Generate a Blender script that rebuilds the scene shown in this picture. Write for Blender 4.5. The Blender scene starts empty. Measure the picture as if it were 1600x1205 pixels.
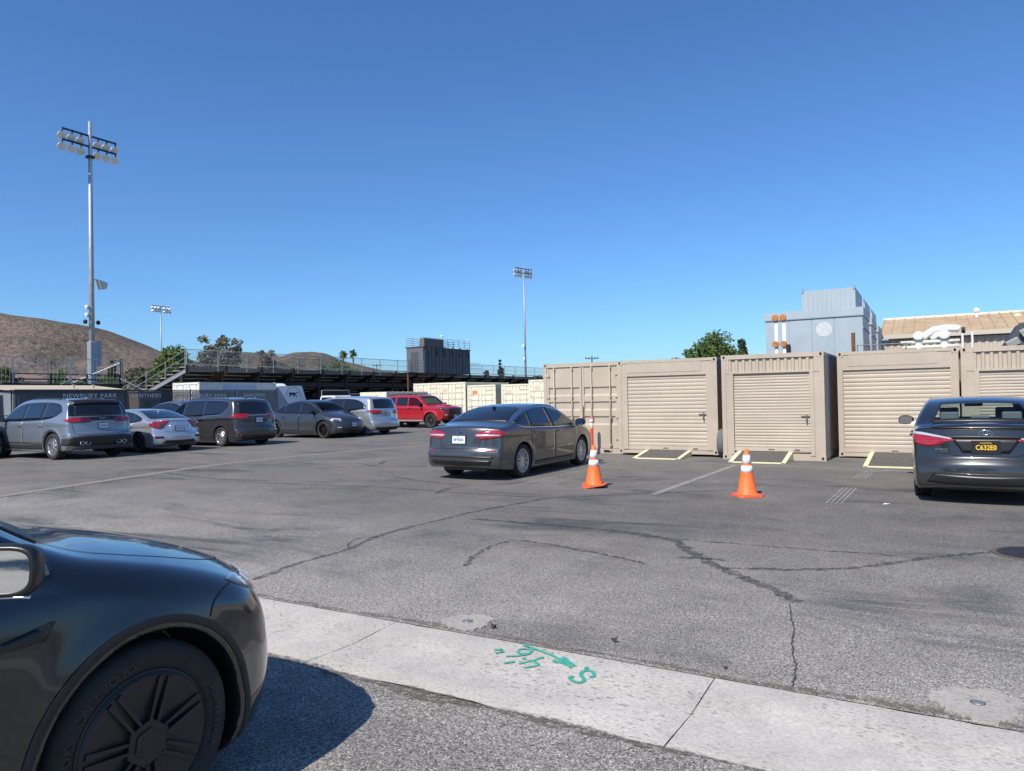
import bpy, bmesh, math, random
import numpy as np
from mathutils import Vector, Matrix
from mathutils.bvhtree import BVHTree
R = math.radians
scn = bpy.context.scene
C = scn.collection
random.seed(7); rng = np.random.default_rng(7)

# ------------------------------------------------------------------ camera, sky, sun, exposure
EYE = Vector((0, 0, 1.58))
cd = bpy.data.cameras.new('camera'); cam = bpy.data.objects.new('camera', cd); C.objects.link(cam)
cd.sensor_width = 36; cd.lens = 36*1130/1600; cd.clip_start = .05; cd.clip_end = 6000
PITCH, ROLL, YAW = R(.9), R(1.1), R(30)
cam.matrix_world = (Matrix.Translation(EYE) @ Matrix.Rotation(YAW, 4, 'Z') @ Matrix.Rotation(R(90)+PITCH, 4, 'X') @ Matrix.Rotation(-ROLL, 4, 'Z'))
scn.camera = cam
SUN_EL, SUN_AZ = R(47), R(5)          # light travels towards +Y, a little towards +X
travel = Vector((math.sin(SUN_AZ)*math.cos(SUN_EL), math.cos(SUN_AZ)*math.cos(SUN_EL), -math.sin(SUN_EL)))
w = bpy.data.worlds.new('World'); scn.world = w; w.use_nodes = True
nt = w.node_tree; nt.nodes.clear()
sky = nt.nodes.new('ShaderNodeTexSky'); sky.sky_type = 'NISHITA'; sky.sun_disc = False
sky.sun_elevation = SUN_EL; sky.sun_rotation = R(180)+SUN_AZ
sky.altitude = 200; sky.air_density = 1.0; sky.dust_density = .6; sky.ozone_density = 4.0
bgn = nt.nodes.new('ShaderNodeBackground'); bgn.inputs[1].default_value = .126
wo = nt.nodes.new('ShaderNodeOutputWorld')
tint = nt.nodes.new('ShaderNodeMix'); tint.data_type = 'RGBA'; tint.blend_type = 'MULTIPLY'; tint.inputs[0].default_value = 1; tint.inputs[7].default_value = (.515, .765, 1.02, 1)   # clear dry air: deeper blue than the model's default
nt.links.new(sky.outputs[0], tint.inputs[6]); nt.links.new(tint.outputs[2], bgn.inputs[0]); nt.links.new(bgn.outputs[0], wo.inputs[0])
sl = bpy.data.lights.new('sun', 'SUN'); sl.energy = 4.7; sl.angle = R(.53); sl.color = (1, .935, .83)
so = bpy.data.objects.new('sun', sl); C.objects.link(so)
so.rotation_euler = travel.to_track_quat('-Z', 'Y').to_euler(); so.location = (-20, -60, 60)
scn.view_settings.view_transform = 'Standard'; scn.view_settings.look = 'None'
scn.view_settings.exposure = 0.28; scn.view_settings.gamma = 1.0
scn.render.engine = 'CYCLES'

# ------------------------------------------------------------------ materials
MATS = {}
def newmat(name):
    m = bpy.data.materials.new(name); m.use_nodes = True; n = m.node_tree.nodes; n.clear()
    out = n.new('ShaderNodeOutputMaterial'); b = n.new('ShaderNodeBsdfPrincipled')
    m.node_tree.links.new(b.outputs[0], out.inputs[0]); return m, n, m.node_tree.links, b, out
def mat(name, col, rough=.5, metal=0., coat=0., spec=.5, var=0., vscale=4., bump=0., bscale=60., dirt=None, dscale=1.5, damt=.5):
    if name in MATS: return MATS[name]
    m, n, l, b, out = newmat(name); MATS[name] = m
    b.inputs['Base Color'].default_value = (*col, 1); b.inputs['Roughness'].default_value = rough
    b.inputs['Metallic'].default_value = metal; b.inputs['Coat Weight'].default_value = coat
    b.inputs['Coat Roughness'].default_value = .03; b.inputs['Specular IOR Level'].default_value = spec
    if var or bump or dirt:
        tc = n.new('ShaderNodeTexCoord')
    if var or dirt:
        nz = n.new('ShaderNodeTexNoise'); nz.inputs['Scale'].default_value = vscale; nz.inputs['Detail'].default_value = 6
        nz.inputs['Roughness'].default_value = .65
        l.new(tc.outputs['Object'], nz.inputs['Vector'])
        mp = n.new('ShaderNodeMapRange'); mp.inputs[1].default_value = .3; mp.inputs[2].default_value = .7
        mp.inputs[3].default_value = 1-var; mp.inputs[4].default_value = 1+var
        l.new(nz.outputs[0], mp.inputs[0])
        mx = n.new('ShaderNodeMix'); mx.data_type = 'RGBA'; mx.blend_type = 'MULTIPLY'; mx.inputs[0].default_value = 1
        mx.inputs[6].default_value = (*col, 1); l.new(mp.outputs[0], mx.inputs[7]); last = mx.outputs[2]
        if dirt:
            n2 = n.new('ShaderNodeTexNoise'); n2.inputs['Scale'].default_value = dscale; n2.inputs['Detail'].default_value = 8
            n2.inputs['Roughness'].default_value = .7; n2.inputs['Distortion'].default_value = .6
            l.new(tc.outputs['Object'], n2.inputs['Vector'])
            m2 = n.new('ShaderNodeMapRange'); m2.inputs[1].default_value = .52; m2.inputs[2].default_value = .75
            m2.inputs[4].default_value = damt; l.new(n2.outputs[0], m2.inputs[0])
            mx2 = n.new('ShaderNodeMix'); mx2.data_type = 'RGBA'; l.new(m2.outputs[0], mx2.inputs[0])
            l.new(last, mx2.inputs[6]); mx2.inputs[7].default_value = (*dirt, 1); last = mx2.outputs[2]
        l.new(last, b.inputs['Base Color'])
    if bump:
        n3 = n.new('ShaderNodeTexNoise'); n3.inputs['Scale'].default_value = bscale; n3.inputs['Detail'].default_value = 4
        l.new(tc.outputs['Object'], n3.inputs['Vector'])
        bp = n.new('ShaderNodeBump'); bp.inputs['Strength'].default_value = bump; bp.inputs['Distance'].default_value = .01
        l.new(n3.outputs[0], bp.inputs['Height']); l.new(bp.outputs[0], b.inputs['Normal'])
    return m
def paint(name, col, metal=.45, rough=.32):
    """car paint: flake base under clear coat, a little road dust; the inner side is dark lining"""
    if name in MATS: return MATS[name]
    m, n, l, b, out = newmat(name); MATS[name] = m
    tc = n.new('ShaderNodeTexCoord'); nz = n.new('ShaderNodeTexNoise'); nz.inputs['Scale'].default_value = 2.2; nz.inputs['Detail'].default_value = 7
    l.new(tc.outputs['Object'], nz.inputs['Vector'])
    sx = n.new('ShaderNodeSeparateXYZ'); l.new(tc.outputs['Object'], sx.inputs[0])
    mr = n.new('ShaderNodeMapRange'); mr.inputs[1].default_value = .75; mr.inputs[2].default_value = .2; mr.inputs[3].default_value = .03; mr.inputs[4].default_value = .3
    l.new(sx.outputs[2], mr.inputs[0])
    mu = n.new('ShaderNodeMath'); mu.operation = 'MULTIPLY'; l.new(mr.outputs[0], mu.inputs[0]); l.new(nz.outputs[0], mu.inputs[1])
    mx = n.new('ShaderNodeMix'); mx.data_type = 'RGBA'; l.new(mu.outputs[0], mx.inputs[0])
    mx.inputs[6].default_value = (*col, 1); mx.inputs[7].default_value = (.2, .185, .16, 1)
    l.new(mx.outputs[2], b.inputs['Base Color'])
    b.inputs['Metallic'].default_value = metal; b.inputs['Roughness'].default_value = rough
    b.inputs['Coat Weight'].default_value = 1; b.inputs['Coat Roughness'].default_value = .04
    d = n.new('ShaderNodeBsdfDiffuse'); d.inputs[0].default_value = (.025, .025, .027, 1)
    g = n.new('ShaderNodeNewGeometry'); ms = n.new('ShaderNodeMixShader')
    l.new(g.outputs['Backfacing'], ms.inputs[0]); l.new(b.outputs[0], ms.inputs[1]); l.new(d.outputs[0], ms.inputs[2]); l.new(ms.outputs[0], out.inputs[0])
    return m
def glass(name, tint, trans=.8):
    """thin tinted pane"""
    if name in MATS: return MATS[name]
    m, n, l, b, out = newmat(name); MATS[name] = m
    b.inputs['Base Color'].default_value = (.006, .008, .01, 1); b.inputs['Roughness'].default_value = .02
    b.inputs['Specular IOR Level'].default_value = .5; b.inputs['IOR'].default_value = 1.5
    t = n.new('ShaderNodeBsdfTransparent'); t.inputs[0].default_value = (*tint, 1)
    lw0 = n.new('ShaderNodeLayerWeight'); lw0.inputs[0].default_value = .5
    lw = n.new('ShaderNodeMath'); lw.operation = 'POWER'; l.new(lw0.outputs['Facing'], lw.inputs[0]); lw.inputs[1].default_value = 4.5
    mp = n.new('ShaderNodeMapRange'); mp.inputs[1].default_value = 0; mp.inputs[2].default_value = 1
    mp.inputs[3].default_value = 1-trans; mp.inputs[4].default_value = 1
    l.new(lw.outputs[0], mp.inputs[0])
    ms = n.new('ShaderNodeMixShader'); l.new(mp.outputs[0], ms.inputs[0]); l.new(t.outputs[0], ms.inputs[1]); l.new(b.outputs[0], ms.inputs[2])
    l.new(ms.outputs[0], out.inputs[0]); return m
def seethru(name, col, opac, rough=.8):
    """knitted windscreen fabric or wire netting too fine to resolve"""
    if name in MATS: return MATS[name]
    m, n, l, b, out = newmat(name); MATS[name] = m
    b.inputs['Base Color'].default_value = (*col, 1); b.inputs['Roughness'].default_value = rough
    t = n.new('ShaderNodeBsdfTransparent'); ms = n.new('ShaderNodeMixShader'); ms.inputs[0].default_value = opac
    l.new(t.outputs[0], ms.inputs[1]); l.new(b.outputs[0], ms.inputs[2]); l.new(ms.outputs[0], out.inputs[0]); return m

# ------------------------------------------------------------------ object helpers
def link(o, parent=None):
    C.objects.link(o)
    if parent is not None: o.parent = parent
    return o
def tag(o, label=None, cat=None, group=None, kind=None):
    if label: o['label'] = label
    if cat: o['category'] = cat
    if group: o['group'] = group
    if kind: o['kind'] = kind
    return o
def thing(name, loc, rz, label, cat, group=None):
    o = bpy.data.objects.new(name, None); o.empty_display_size = .2; link(o); o.location = loc; o.rotation_euler = (0, 0, rz)
    return tag(o, label, cat, group)
def mobj(name, verts, faces, m, parent=None, smooth=False, loc=(0, 0, 0)):
    me = bpy.data.meshes.new(name); me.from_pydata([tuple(v) for v in verts], [], [tuple(f) for f in faces])
    ms = m if isinstance(m, (list, tuple)) else [m]
    for x in ms: me.materials.append(x)
    if smooth: me.polygons.foreach_set('use_smooth', [True]*len(me.polygons))
    me.validate(); me.update()
    o = bpy.data.objects.new(name, me); o.location = loc
    return link(o, parent)
def copy_obj(o, parent=None, name=None):
    c = o.copy(); link(c); c.parent = parent
    if name: c.name = name
    return c
class MB:
    """collects shapes, then builds ONE mesh object"""
    def __init__(s): s.v = []; s.f = []
    def add(s, vs, fs):
        k = len(s.v); s.v += [tuple(v) for v in vs]; s.f += [tuple(i+k for i in f) for f in fs]; return s
    def box(s, x0, x1, y0, y1, z0, z1):
        return s.add([(x0,y0,z0),(x1,y0,z0),(x1,y1,z0),(x0,y1,z0),(x0,y0,z1),(x1,y0,z1),(x1,y1,z1),(x0,y1,z1)],
                     [(0,3,2,1),(4,5,6,7),(0,1,5,4),(1,2,6,5),(2,3,7,6),(3,0,4,7)])
    def prism(s, poly, axis, a, b):
        """poly in the two other axes, extruded along axis from a to b"""
        n = len(poly)
        def P(p, t): return {'x': (t, p[0], p[1]), 'y': (p[0], t, p[1]), 'z': (p[0], p[1], t)}[axis]
        vs = [P(p, a) for p in poly]+[P(p, b) for p in poly]
        fs = [tuple(range(n)), tuple(range(2*n-1, n-1, -1))]+[(i, i+n, (i+1) % n+n, (i+1) % n) for i in range(n)]
        if axis != 'y': fs = [tuple(reversed(f)) for f in fs]
        return s.add(vs, fs)
    def tube(s, pts, r, n=8, caps=True):
        pts = [Vector(p) for p in pts]; rs = r if isinstance(r, (list, tuple)) else [r]*len(pts)
        k0 = len(s.v); prev = None
        for i, p in enumerate(pts):
            d = (pts[min(i+1, len(pts)-1)]-pts[max(i-1, 0)]).normalized()
            if prev is None:
                a = d.cross(Vector((0, 0, 1)));  a = a if a.length > .05 else d.cross(Vector((1, 0, 0)))
            else: a = prev-d*prev.dot(d)
            a.normalize(); prev = a; b = d.cross(a)
            for j in range(n):
                t = 2*math.pi*j/n; s.v.append(tuple(p+(a*math.cos(t)+b*math.sin(t))*rs[i]))
        for i in range(len(pts)-1):
            for j in range(n):
                q = k0+i*n; s.f.append((q+j, q+(j+1) % n, q+n+(j+1) % n, q+n+j))
        if caps:
            s.f.append(tuple(k0+j for j in reversed(range(n)))); q = k0+(len(pts)-1)*n; s.f.append(tuple(q+j for j in range(n)))
        return s
    def lathe(s, prof, n=24, c=(0, 0, 0), axis='z'):
        """prof: (radius, height) list"""
        k0 = len(s.v)
        for (r, h) in prof:
            for j in range(n):
                t = 2*math.pi*j/n; x, y = r*math.cos(t), r*math.sin(t)
                p = (x, y, h) if axis == 'z' else ((x, h, y) if axis == 'y' else (h, x, y))
                s.v.append((p[0]+c[0], p[1]+c[1], p[2]+c[2]))
        for i in range(len(prof)-1):
            for j in range(n):
                q = k0+i*n; f = (q+j, q+(j+1) % n, q+n+(j+1) % n, q+n+j)
                s.f.append(f if axis != 'y' else tuple(reversed(f)))
        return s
    def build(s, name, m, parent=None, smooth=False, loc=(0, 0, 0), bevel=0):
        o = mobj(name, s.v, s.f, m, parent, smooth, loc)
        if bevel:
            b = o.modifiers.new('bevel', 'BEVEL'); b.width = bevel; b.segments = 2; b.limit_method = 'ANGLE'
        return o
def box(name, x0, x1, y0, y1, z0, z1, m, parent=None, bevel=0):
    return MB().box(x0, x1, y0, y1, z0, z1).build(name, m, parent, bevel=bevel)
def autosmooth(o, ang=35):
    me = o.data; me.polygons.foreach_set('use_smooth', [True]*len(me.polygons))
    bm = bmesh.new(); bm.from_mesh(me); ca = math.cos(R(ang))
    for e in bm.edges:
        if len(e.link_faces) == 2 and e.link_faces[0].normal.dot(e.link_faces[1].normal) < ca: e.smooth = False
    bm.to_mesh(me); bm.free(); return o
def text_mesh(name, body, size, m, parent, M, extrude=.001, sx=1., align='CENTER', spacing=1.0, bold=0.):
    """lettering as a flat mesh; M places it (text lies in local XY)"""
    cu = bpy.data.curves.new('txt', 'FONT'); cu.body = body; cu.size = size; cu.extrude = extrude; cu.align_x = align; cu.align_y = 'CENTER'
    cu.space_character = spacing; cu.offset = bold; cu.resolution_u = 3
    t = bpy.data.objects.new('txt', cu); me = bpy.data.meshes.new_from_object(t)
    bpy.data.objects.remove(t); bpy.data.curves.remove(cu)
    me.transform(M @ Matrix.Diagonal((sx, 1, 1, 1))); me.materials.clear(); me.materials.append(m); me.name = name
    return link(bpy.data.objects.new(name, me), parent)
def basis(o, ex, ey):
    ex = Vector(ex).normalized(); ey = Vector(ey).normalized(); ez = ex.cross(ey)
    return Matrix(((ex[0], ey[0], ez[0], o[0]), (ex[1], ey[1], ez[1], o[1]), (ex[2], ey[2], ez[2], o[2]), (0, 0, 0, 1)))
def ribbon(pts, w, z):
    """flat strip along a ground polyline; w may vary per point"""
    n = len(pts); ws = w if isinstance(w, (list, tuple)) else [w]*n; v = []; f = []
    for i, p in enumerate(pts):
        a = Vector(pts[max(i-1, 0)][:2]); b = Vector(pts[min(i+1, n-1)][:2]); d = (b-a).normalized(); q = Vector((-d.y, d.x))*ws[i]/2
        v += [(p[0]+q.x, p[1]+q.y, z), (p[0]-q.x, p[1]-q.y, z)]
        if i: f.append((2*i-2, 2*i-1, 2*i+1, 2*i))
    return v, f
def smooth_line(pts, k=6, jit=0.):
    """Catmull-Rom through points"""
    out = []; P = [np.array(p, float) for p in pts]; P = [2*P[0]-P[1]]+P+[2*P[-1]-P[-2]]
    for i in range(1, len(P)-2):
        for j in range(k):
            t = j/k; a, b, c, d = P[i-1:i+3]
            out.append(.5*((2*b)+(-a+c)*t+(2*a-5*b+4*c-d)*t*t+(-a+3*b-3*c+d)*t**3)+(rng.normal(0, jit, len(b)) if jit else 0))
    out.append(P[-2]); return out
# ------------------------------------------------------------------ ground, pavements, gutter, markings
def ramp_node(n, l, src, stops):
    r = n.new('ShaderNodeValToRGB'); e = r.color_ramp.elements
    while len(e) < len(stops): e.new(.5)
    for i, (p, c) in enumerate(stops):
        e[i].position = p; e[i].color = (*c, 1) if not isinstance(c, float) else (c, c, c, 1)
    l.new(src, r.inputs[0]); return r.outputs[0]
def noise(n, l, vec, scale, detail=5, rough=.6, dist=0.):
    t = n.new('ShaderNodeTexNoise'); t.inputs['Scale'].default_value = scale; t.inputs['Detail'].default_value = detail
    t.inputs['Roughness'].default_value = rough; t.inputs['Distortion'].default_value = dist; l.new(vec, t.inputs['Vector']); return t.outputs[0]
def mixc(n, l, fac, a, b, mode='MIX'):
    m = n.new('ShaderNodeMix'); m.data_type = 'RGBA'; m.blend_type = mode
    for s, k in ((fac, 0), (a, 6), (b, 7)):
        if isinstance(s, (int, float)): m.inputs[k].default_value = s
        elif isinstance(s, tuple): m.inputs[k].default_value = (*s, 1)
        else: l.new(s, m.inputs[k])
    return m.outputs[2]
def asphalt(name, base, stone, stain, dust, tint=(1, .985, .965), coarse=1.):
    m, n, l, b, out = newmat(name); tc = n.new('ShaderNodeTexCoord'); P = tc.outputs['Object']
    mp = n.new('ShaderNodeMapping'); mp.inputs['Scale'].default_value = (.3, 1, 1); l.new(P, mp.inputs[0])
    vo = n.new('ShaderNodeTexVoronoi'); vo.inputs['Scale'].default_value = 155/coarse; l.new(P, vo.inputs['Vector'])
    sep = n.new('ShaderNodeSeparateColor'); l.new(vo.outputs['Color'], sep.inputs[0])
    agg = ramp_node(n, l, sep.outputs[0], [(0, base*.25), (.3, base*.8), (.72, base*1.3), (.93, base*1.65), (1, stone*1.15)])
    fine = ramp_node(n, l, noise(n, l, P, 260, 2), [(.3, .62), (.7, 1.38)])
    col = mixc(n, l, 1, agg, fine, 'MULTIPLY')
    col = mixc(n, l, 1, col, tint, 'MULTIPLY')
    # broad wear: paler and darker fields, tyre polish streaks along the lane, oil spots, wind-blown grit
    grain = ramp_node(n, l, noise(n, l, P, 38, 3, .7), [(.3, .84), (.7, 1.16)]); col = mixc(n, l, 1, col, grain, 'MULTIPLY')
    field = ramp_node(n, l, noise(n, l, P, .22, 4), [(.35, .86), (.65, 1.12)]); col = mixc(n, l, 1, col, field, 'MULTIPLY')
    sy = n.new('ShaderNodeSeparateXYZ'); l.new(P, sy.inputs[0]); wob = n.new('ShaderNodeMath'); wob.operation = 'MULTIPLY_ADD'; l.new(noise(n, l, P, .6, 5), wob.inputs[0]); wob.inputs[1].default_value = 4.; l.new(sy.outputs[1], wob.inputs[2])
    wl = n.new('ShaderNodeMapRange'); wl.inputs[1].default_value = 10.5; wl.inputs[2].default_value = 6.8; wl.inputs[3].default_value = 1.; wl.inputs[4].default_value = 1.7; l.new(wob.outputs[0], wl.inputs[0]); col = mixc(n, l, 1, col, wl.outputs[0], 'MULTIPLY') if not coarse > 1.2 else col   # sun-bleached older paving beside the gutter
    mid = ramp_node(n, l, noise(n, l, P, 1.7, 6, .7), [(.3, .86), (.7, 1.12)]); col = mixc(n, l, 1, col, mid, 'MULTIPLY')
    st = ramp_node(n, l, noise(n, l, mp.outputs[0], 1.2, 8, .7, .8), [(.47, 0.), (.62, 1.)])
    big = ramp_node(n, l, noise(n, l, P, .3, 3), [(.42, 0.), (.58, 1.)])
    mu = n.new('ShaderNodeMath'); mu.operation = 'MULTIPLY'; l.new(st, mu.inputs[0]); l.new(big, mu.inputs[1])
    mu2 = n.new('ShaderNodeMath'); mu2.operation = 'MULTIPLY'; l.new(mu.outputs[0], mu2.inputs[0]); mu2.inputs[1].default_value = stain
    col = mixc(n, l, mu2.outputs[0], col, (.058, .058, .064))
    sp = ramp_node(n, l, noise(n, l, P, 2.9, 2, .4), [(.74, 0.), (.79, .45)]); col = mixc(n, l, sp, col, (.05, .045, .042))
    du = ramp_node(n, l, noise(n, l, P, .5, 8, .74, .3), [(.52, 0.), (.7, dust)]); gr = ramp_node(n, l, noise(n, l, P, 70, 2), [(.42, 0.), (.6, 1.)])
    mu3 = n.new('ShaderNodeMath'); mu3.operation = 'MULTIPLY'; l.new(du, mu3.inputs[0]); l.new(gr, mu3.inputs[1])
    col = mixc(n, l, mu3.outputs[0], col, (.3, .25, .19))
    l.new(col, b.inputs['Base Color']); b.inputs['Roughness'].default_value = .88; b.inputs['Specular IOR Level'].default_value = .35
    h = n.new('ShaderNodeMath'); h.operation = 'MULTIPLY_ADD'; l.new(vo.outputs['Distance'], h.inputs[0]); h.inputs[1].default_value = -.6; l.new(fine, h.inputs[2])
    bp = n.new('ShaderNodeBump'); bp.inputs['Strength'].default_value = .5; bp.inputs['Distance'].default_value = .004; l.new(h.outputs[0], bp.inputs['Height']); l.new(bp.outputs[0], b.inputs['Normal'])
    return m
def sheet(name, x0, x1, y0, y1, z, m, nx=1, ny=1):
    v = [(x0+(x1-x0)*i/nx, y0+(y1-y0)*j/ny, z) for j in range(ny+1) for i in range(nx+1)]
    f = [(j*(nx+1)+i, j*(nx+1)+i+1, (j+1)*(nx+1)+i+1, (j+1)*(nx+1)+i) for j in range(ny) for i in range(nx)]
    return tag(mobj(name, v, f, m), kind='structure')
M_earth = mat('dry_earth', (.2, .16, .1), .95, var=.35, vscale=.05, dirt=(.1, .11, .05), dscale=.02, damt=.6)
M_lot = asphalt('asphalt_lot', .148, .34, .85, .8, tint=(1, .935, .855))
M_near = asphalt('asphalt_coarse', .24, .55, .4, .6, coarse=1.25, tint=(1, .93, .84))
sheet('ground', -3000, 3000, -3000, 3000, -.06, M_earth)
lot = sheet('parking_lot', -46, 60, 4.05, 110, 0, M_lot)
sheet('near_pavement', -60, 60, -60, 3.15, 0, M_near)
# concrete valley gutter laid in slabs
def concrete(name, base, speck):
    m, n, l, b, out = newmat(name); tc = n.new('ShaderNodeTexCoord'); P = tc.outputs['Object']
    gm = n.new('ShaderNodeNewGeometry'); W = gm.outputs['Position']
    col = mixc(n, l, 1, base, ramp_node(n, l, noise(n, l, W, 1.1, 7, .7), [(.3, .74), (.7, 1.14)]), 'MULTIPLY')
    col = mixc(n, l, 1, col, ramp_node(n, l, noise(n, l, W, 55, 3), [(.3, .82), (.7, 1.15)]), 'MULTIPLY')
    mp = n.new('ShaderNodeMapping'); mp.inputs['Scale'].default_value = (.6, 1.5, 1); l.new(W, mp.inputs[0])
    pit = ramp_node(n, l, noise(n, l, mp.outputs[0], 42, 2, .4), [(.6, 0.), (.66, 1.)])
    area = ramp_node(n, l, noise(n, l, W, .9, 3), [(.42, .1), (.6, speck)])
    mu = n.new('ShaderNodeMath'); mu.operation = 'MULTIPLY'; l.new(pit, mu.inputs[0]); l.new(area, mu.inputs[1])
    col = mixc(n, l, mu.outputs[0], col, (.13, .12, .11))
    sm = ramp_node(n, l, noise(n, l, W, 2.3, 5, .6, .5), [(.6, 0.), (.75, .5)]); col = mixc(n, l, sm, col, (.25, .25, .26))
    l.new(col, b.inputs['Base Color']); b.inputs['Roughness'].default_value = .9; b.inputs['Specular IOR Level'].default_value = .3
    bp = n.new('ShaderNodeBump'); bp.inputs['Strength'].default_value = .5; bp.inputs['Distance'].default_value = .004
    l.new(noise(n, l, W, 90, 3), bp.inputs['Height']); l.new(bp.outputs[0], b.inputs['Normal']); return m
M_conc = concrete('gutter_concrete', (.50, .465, .42), .75)
M_conc2 = concrete('collar_concrete', (.37, .345, .31), .7)
gut = sheet('concrete_gutter', -60, 60, 3.1, 4.1, -.028, mat('joint_dirt', (.17, .15, .13), .95))
def slab(x0, x1, seed):
    r = np.random.default_rng(seed); nx, ny = 24, 8; v = []; f = []
    e0 = np.cumsum(r.normal(0, .006, nx+1)); e0 -= np.linspace(e0[0], e0[-1], nx+1); e1 = np.cumsum(r.normal(0, .006, nx+1)); e1 -= np.linspace(e1[0], e1[-1], nx+1)
    for j in range(ny+1):
        t = j/ny
        for i in range(nx+1):
            y = 3.15+.9*t+(e0[i]-.006)*(1-t)*(j == 0)+(e1[i]+.006)*(j == ny)
            z = .006-.022*(1-abs(2*t-1))+(-.012 if i in (0, nx) or j in (0, ny) else 0)+r.normal(0, .0006)
            v.append((x0+.003+(x1-x0-.006)*(i/nx), y, z))
    n0 = len(v)
    for j in range(ny):
        for i in range(nx): f.append((j*(nx+1)+i, j*(nx+1)+i+1, (j+1)*(nx+1)+i+1, (j+1)*(nx+1)+i))
    return v, f
for k in range(-10, 12):
    v, f = slab(-3.33+2.255*k, -3.33+2.255*(k+1), k+50); mobj('slab', v, f, M_conc, gut, smooth=True)
def worn_paint(name, col, lo, hi, sc=30):
    m, n, l, b, out = newmat(name); gm = n.new('ShaderNodeNewGeometry'); W = gm.outputs['Position']
    b.inputs['Base Color'].default_value = (*col, 1); b.inputs['Roughness'].default_value = .8
    t = n.new('ShaderNodeBsdfTransparent'); ms = n.new('ShaderNodeMixShader')
    a = ramp_node(n, l, noise(n, l, W, sc, 6, .75), [(lo, 0.), (hi, 1.)]); l.new(a, ms.inputs[0]); l.new(t.outputs[0], ms.inputs[1]); l.new(b.outputs[0], ms.inputs[2])
    l.new(ms.outputs[0], out.inputs[0]); return m
M_grit = worn_paint('edge_grit', (.17, .14, .105), .42, .62, 22)
M_seal = worn_paint('crack_sealant', (.068, .066, .066), .36, .68, 11)
# dirt line and grit where asphalt meets the gutter
def rough_strip(name, y, w, m, x0=-16, x1=14, z=.004, seed=3, amp=.03):
    r = np.random.default_rng(seed); n = 420; c = np.cumsum(r.normal(0, .01, n)); c -= np.linspace(c[0], c[-1], n); c = np.clip(c, -amp, amp)
    ww = np.clip(w*(.3+1.1*np.abs(np.convolve(r.normal(0, 1, n), np.ones(9)/9, 'same'))*2), .012, w*2.2)
    v, f = ribbon([(x0+(x1-x0)*i/(n-1), y+c[i]) for i in range(n)], list(ww), z); return tag(mobj(name, v, f, m), kind='stuff')
tag(rough_strip('edge_grit', 4.075, .05, M_grit, seed=4, z=.0045), 'brown grit collected along the far edge of the concrete gutter', 'grit')
tag(rough_strip('edge_grit', 3.125, .06, worn_paint('edge_soil', (.13, .11, .09), .42, .62, 22), seed=9, z=.0045), 'dark soil collected along the near edge of the concrete gutter', 'grit')
# sealed cracks and open cracks
M_crk = mat('crack_dark', (.045, .042, .04), .95, var=.4, vscale=20)
CR = [([(-5.229,4.403),(-5.348,5.08),(-5.375,5.783),(-5.574,6.59),(-5.525,7.82),(-5.458,8.664),(-5.227,9.563),(-5.113,9.975),(-3.954,11.071),(-2.757,11.965)], .055, 1),
 ([(-5.185,7.914),(-4.15,7.909),(-3.208,7.868),(-2.493,7.657),(-2.149,7.205),(-1.804,6.749),(-1.427,6.35),(-1.112,6.048),(-.89,5.777)], .085, 1),
 ([(-1.651,6.601),(-.936,6.887),(-.548,7.177),(-.053,7.804),(.534,8.383)], .055, 1),
 ([(-.942,5.677),(-.83,5.151),(-.777,4.76),(-.694,4.334),(-.677,4.11)], .011, 0),
 ([(-3.822,5.655),(-3.966,6.1),(-4.064,6.566),(-3.95,6.917),(-3.357,6.82),(-2.707,6.624),(-2.319,6.45)], .04, 1),
 ([(-11.723,9.671),(-9.92,9.928),(-8.504,10.075),(-6.518,9.961),(-5.113,9.975)], .05, 1),
 ([(-14.7,7.871),(-14.619,9.554),(-14.577,11.122),(-14.255,12.538),(-14.168,14.672),(-13.951,16.555)], .05, 1),
 ([(-15.4,10.38),(-12.985,9.904),(-11.399,10.02)], .05, 1),
 ([(-10.072,11.735),(-8.447,11.133),(-7.403,10.897)], .05, 1), ([(-7.117,9.721),(-7.304,10.354),(-7.237,10.961)], .06, 1),
 ([(-5.375,5.783),(-5.565,5.988),(-5.667,6.255),(-5.496,6.498)], .014, 0), ([(-2.836,7.699),(-2.124,7.711),(-1.165,7.727),(-.317,7.801)], .03, 1),
 ([(-2.133,6.831),(-1.907,6.906),(-1.724,6.903)], .05, 1), ([(-12.5,12.2),(-11.6,13.4),(-12.1,14.6),(-11.0,15.6)], .05, 1), ([(-13.8,13.1),(-12.4,13.6),(-11.2,13.2),(-9.8,13.9)], .05, 1)]
crack_names = ['running from the gutter towards the slim orange cone', 'bending towards the gutter in the middle of the lot', 'leading to the manhole cover', 'thin and open running down to the gutter', 'curling in the middle of the lane', 'crossing the lot left of the grey sedan', 'along the pale line at the left', 'short one crossing the pale line', 'short one left of the grey sedan rear', 'stub behind the grey sedan', 'fine hairline looping beside the long sealed crack', 'faint one right of the middle', 'short spur beside the bending crack', 'far one before the parked row', 'far crossing one before the parked row']
for i, (pts, wd, seal) in enumerate(CR):
    q = smooth_line(pts, 14, .012 if seal else .005); r = np.random.default_rng(i)
    ws = [max(.006, (1.5 if seal else 1)*wd*(.5+.5*abs(math.sin(j*.37+i))+r.normal(0, .2))) for j in range(len(q))]
    v, f = ribbon(q, ws, .003+.0002*i)
    tag(mobj('crack', v, f, M_seal if seal else M_crk), ('dark sealed crack ' if seal else 'crack ')+crack_names[i], 'crack', kind='structure')
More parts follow.
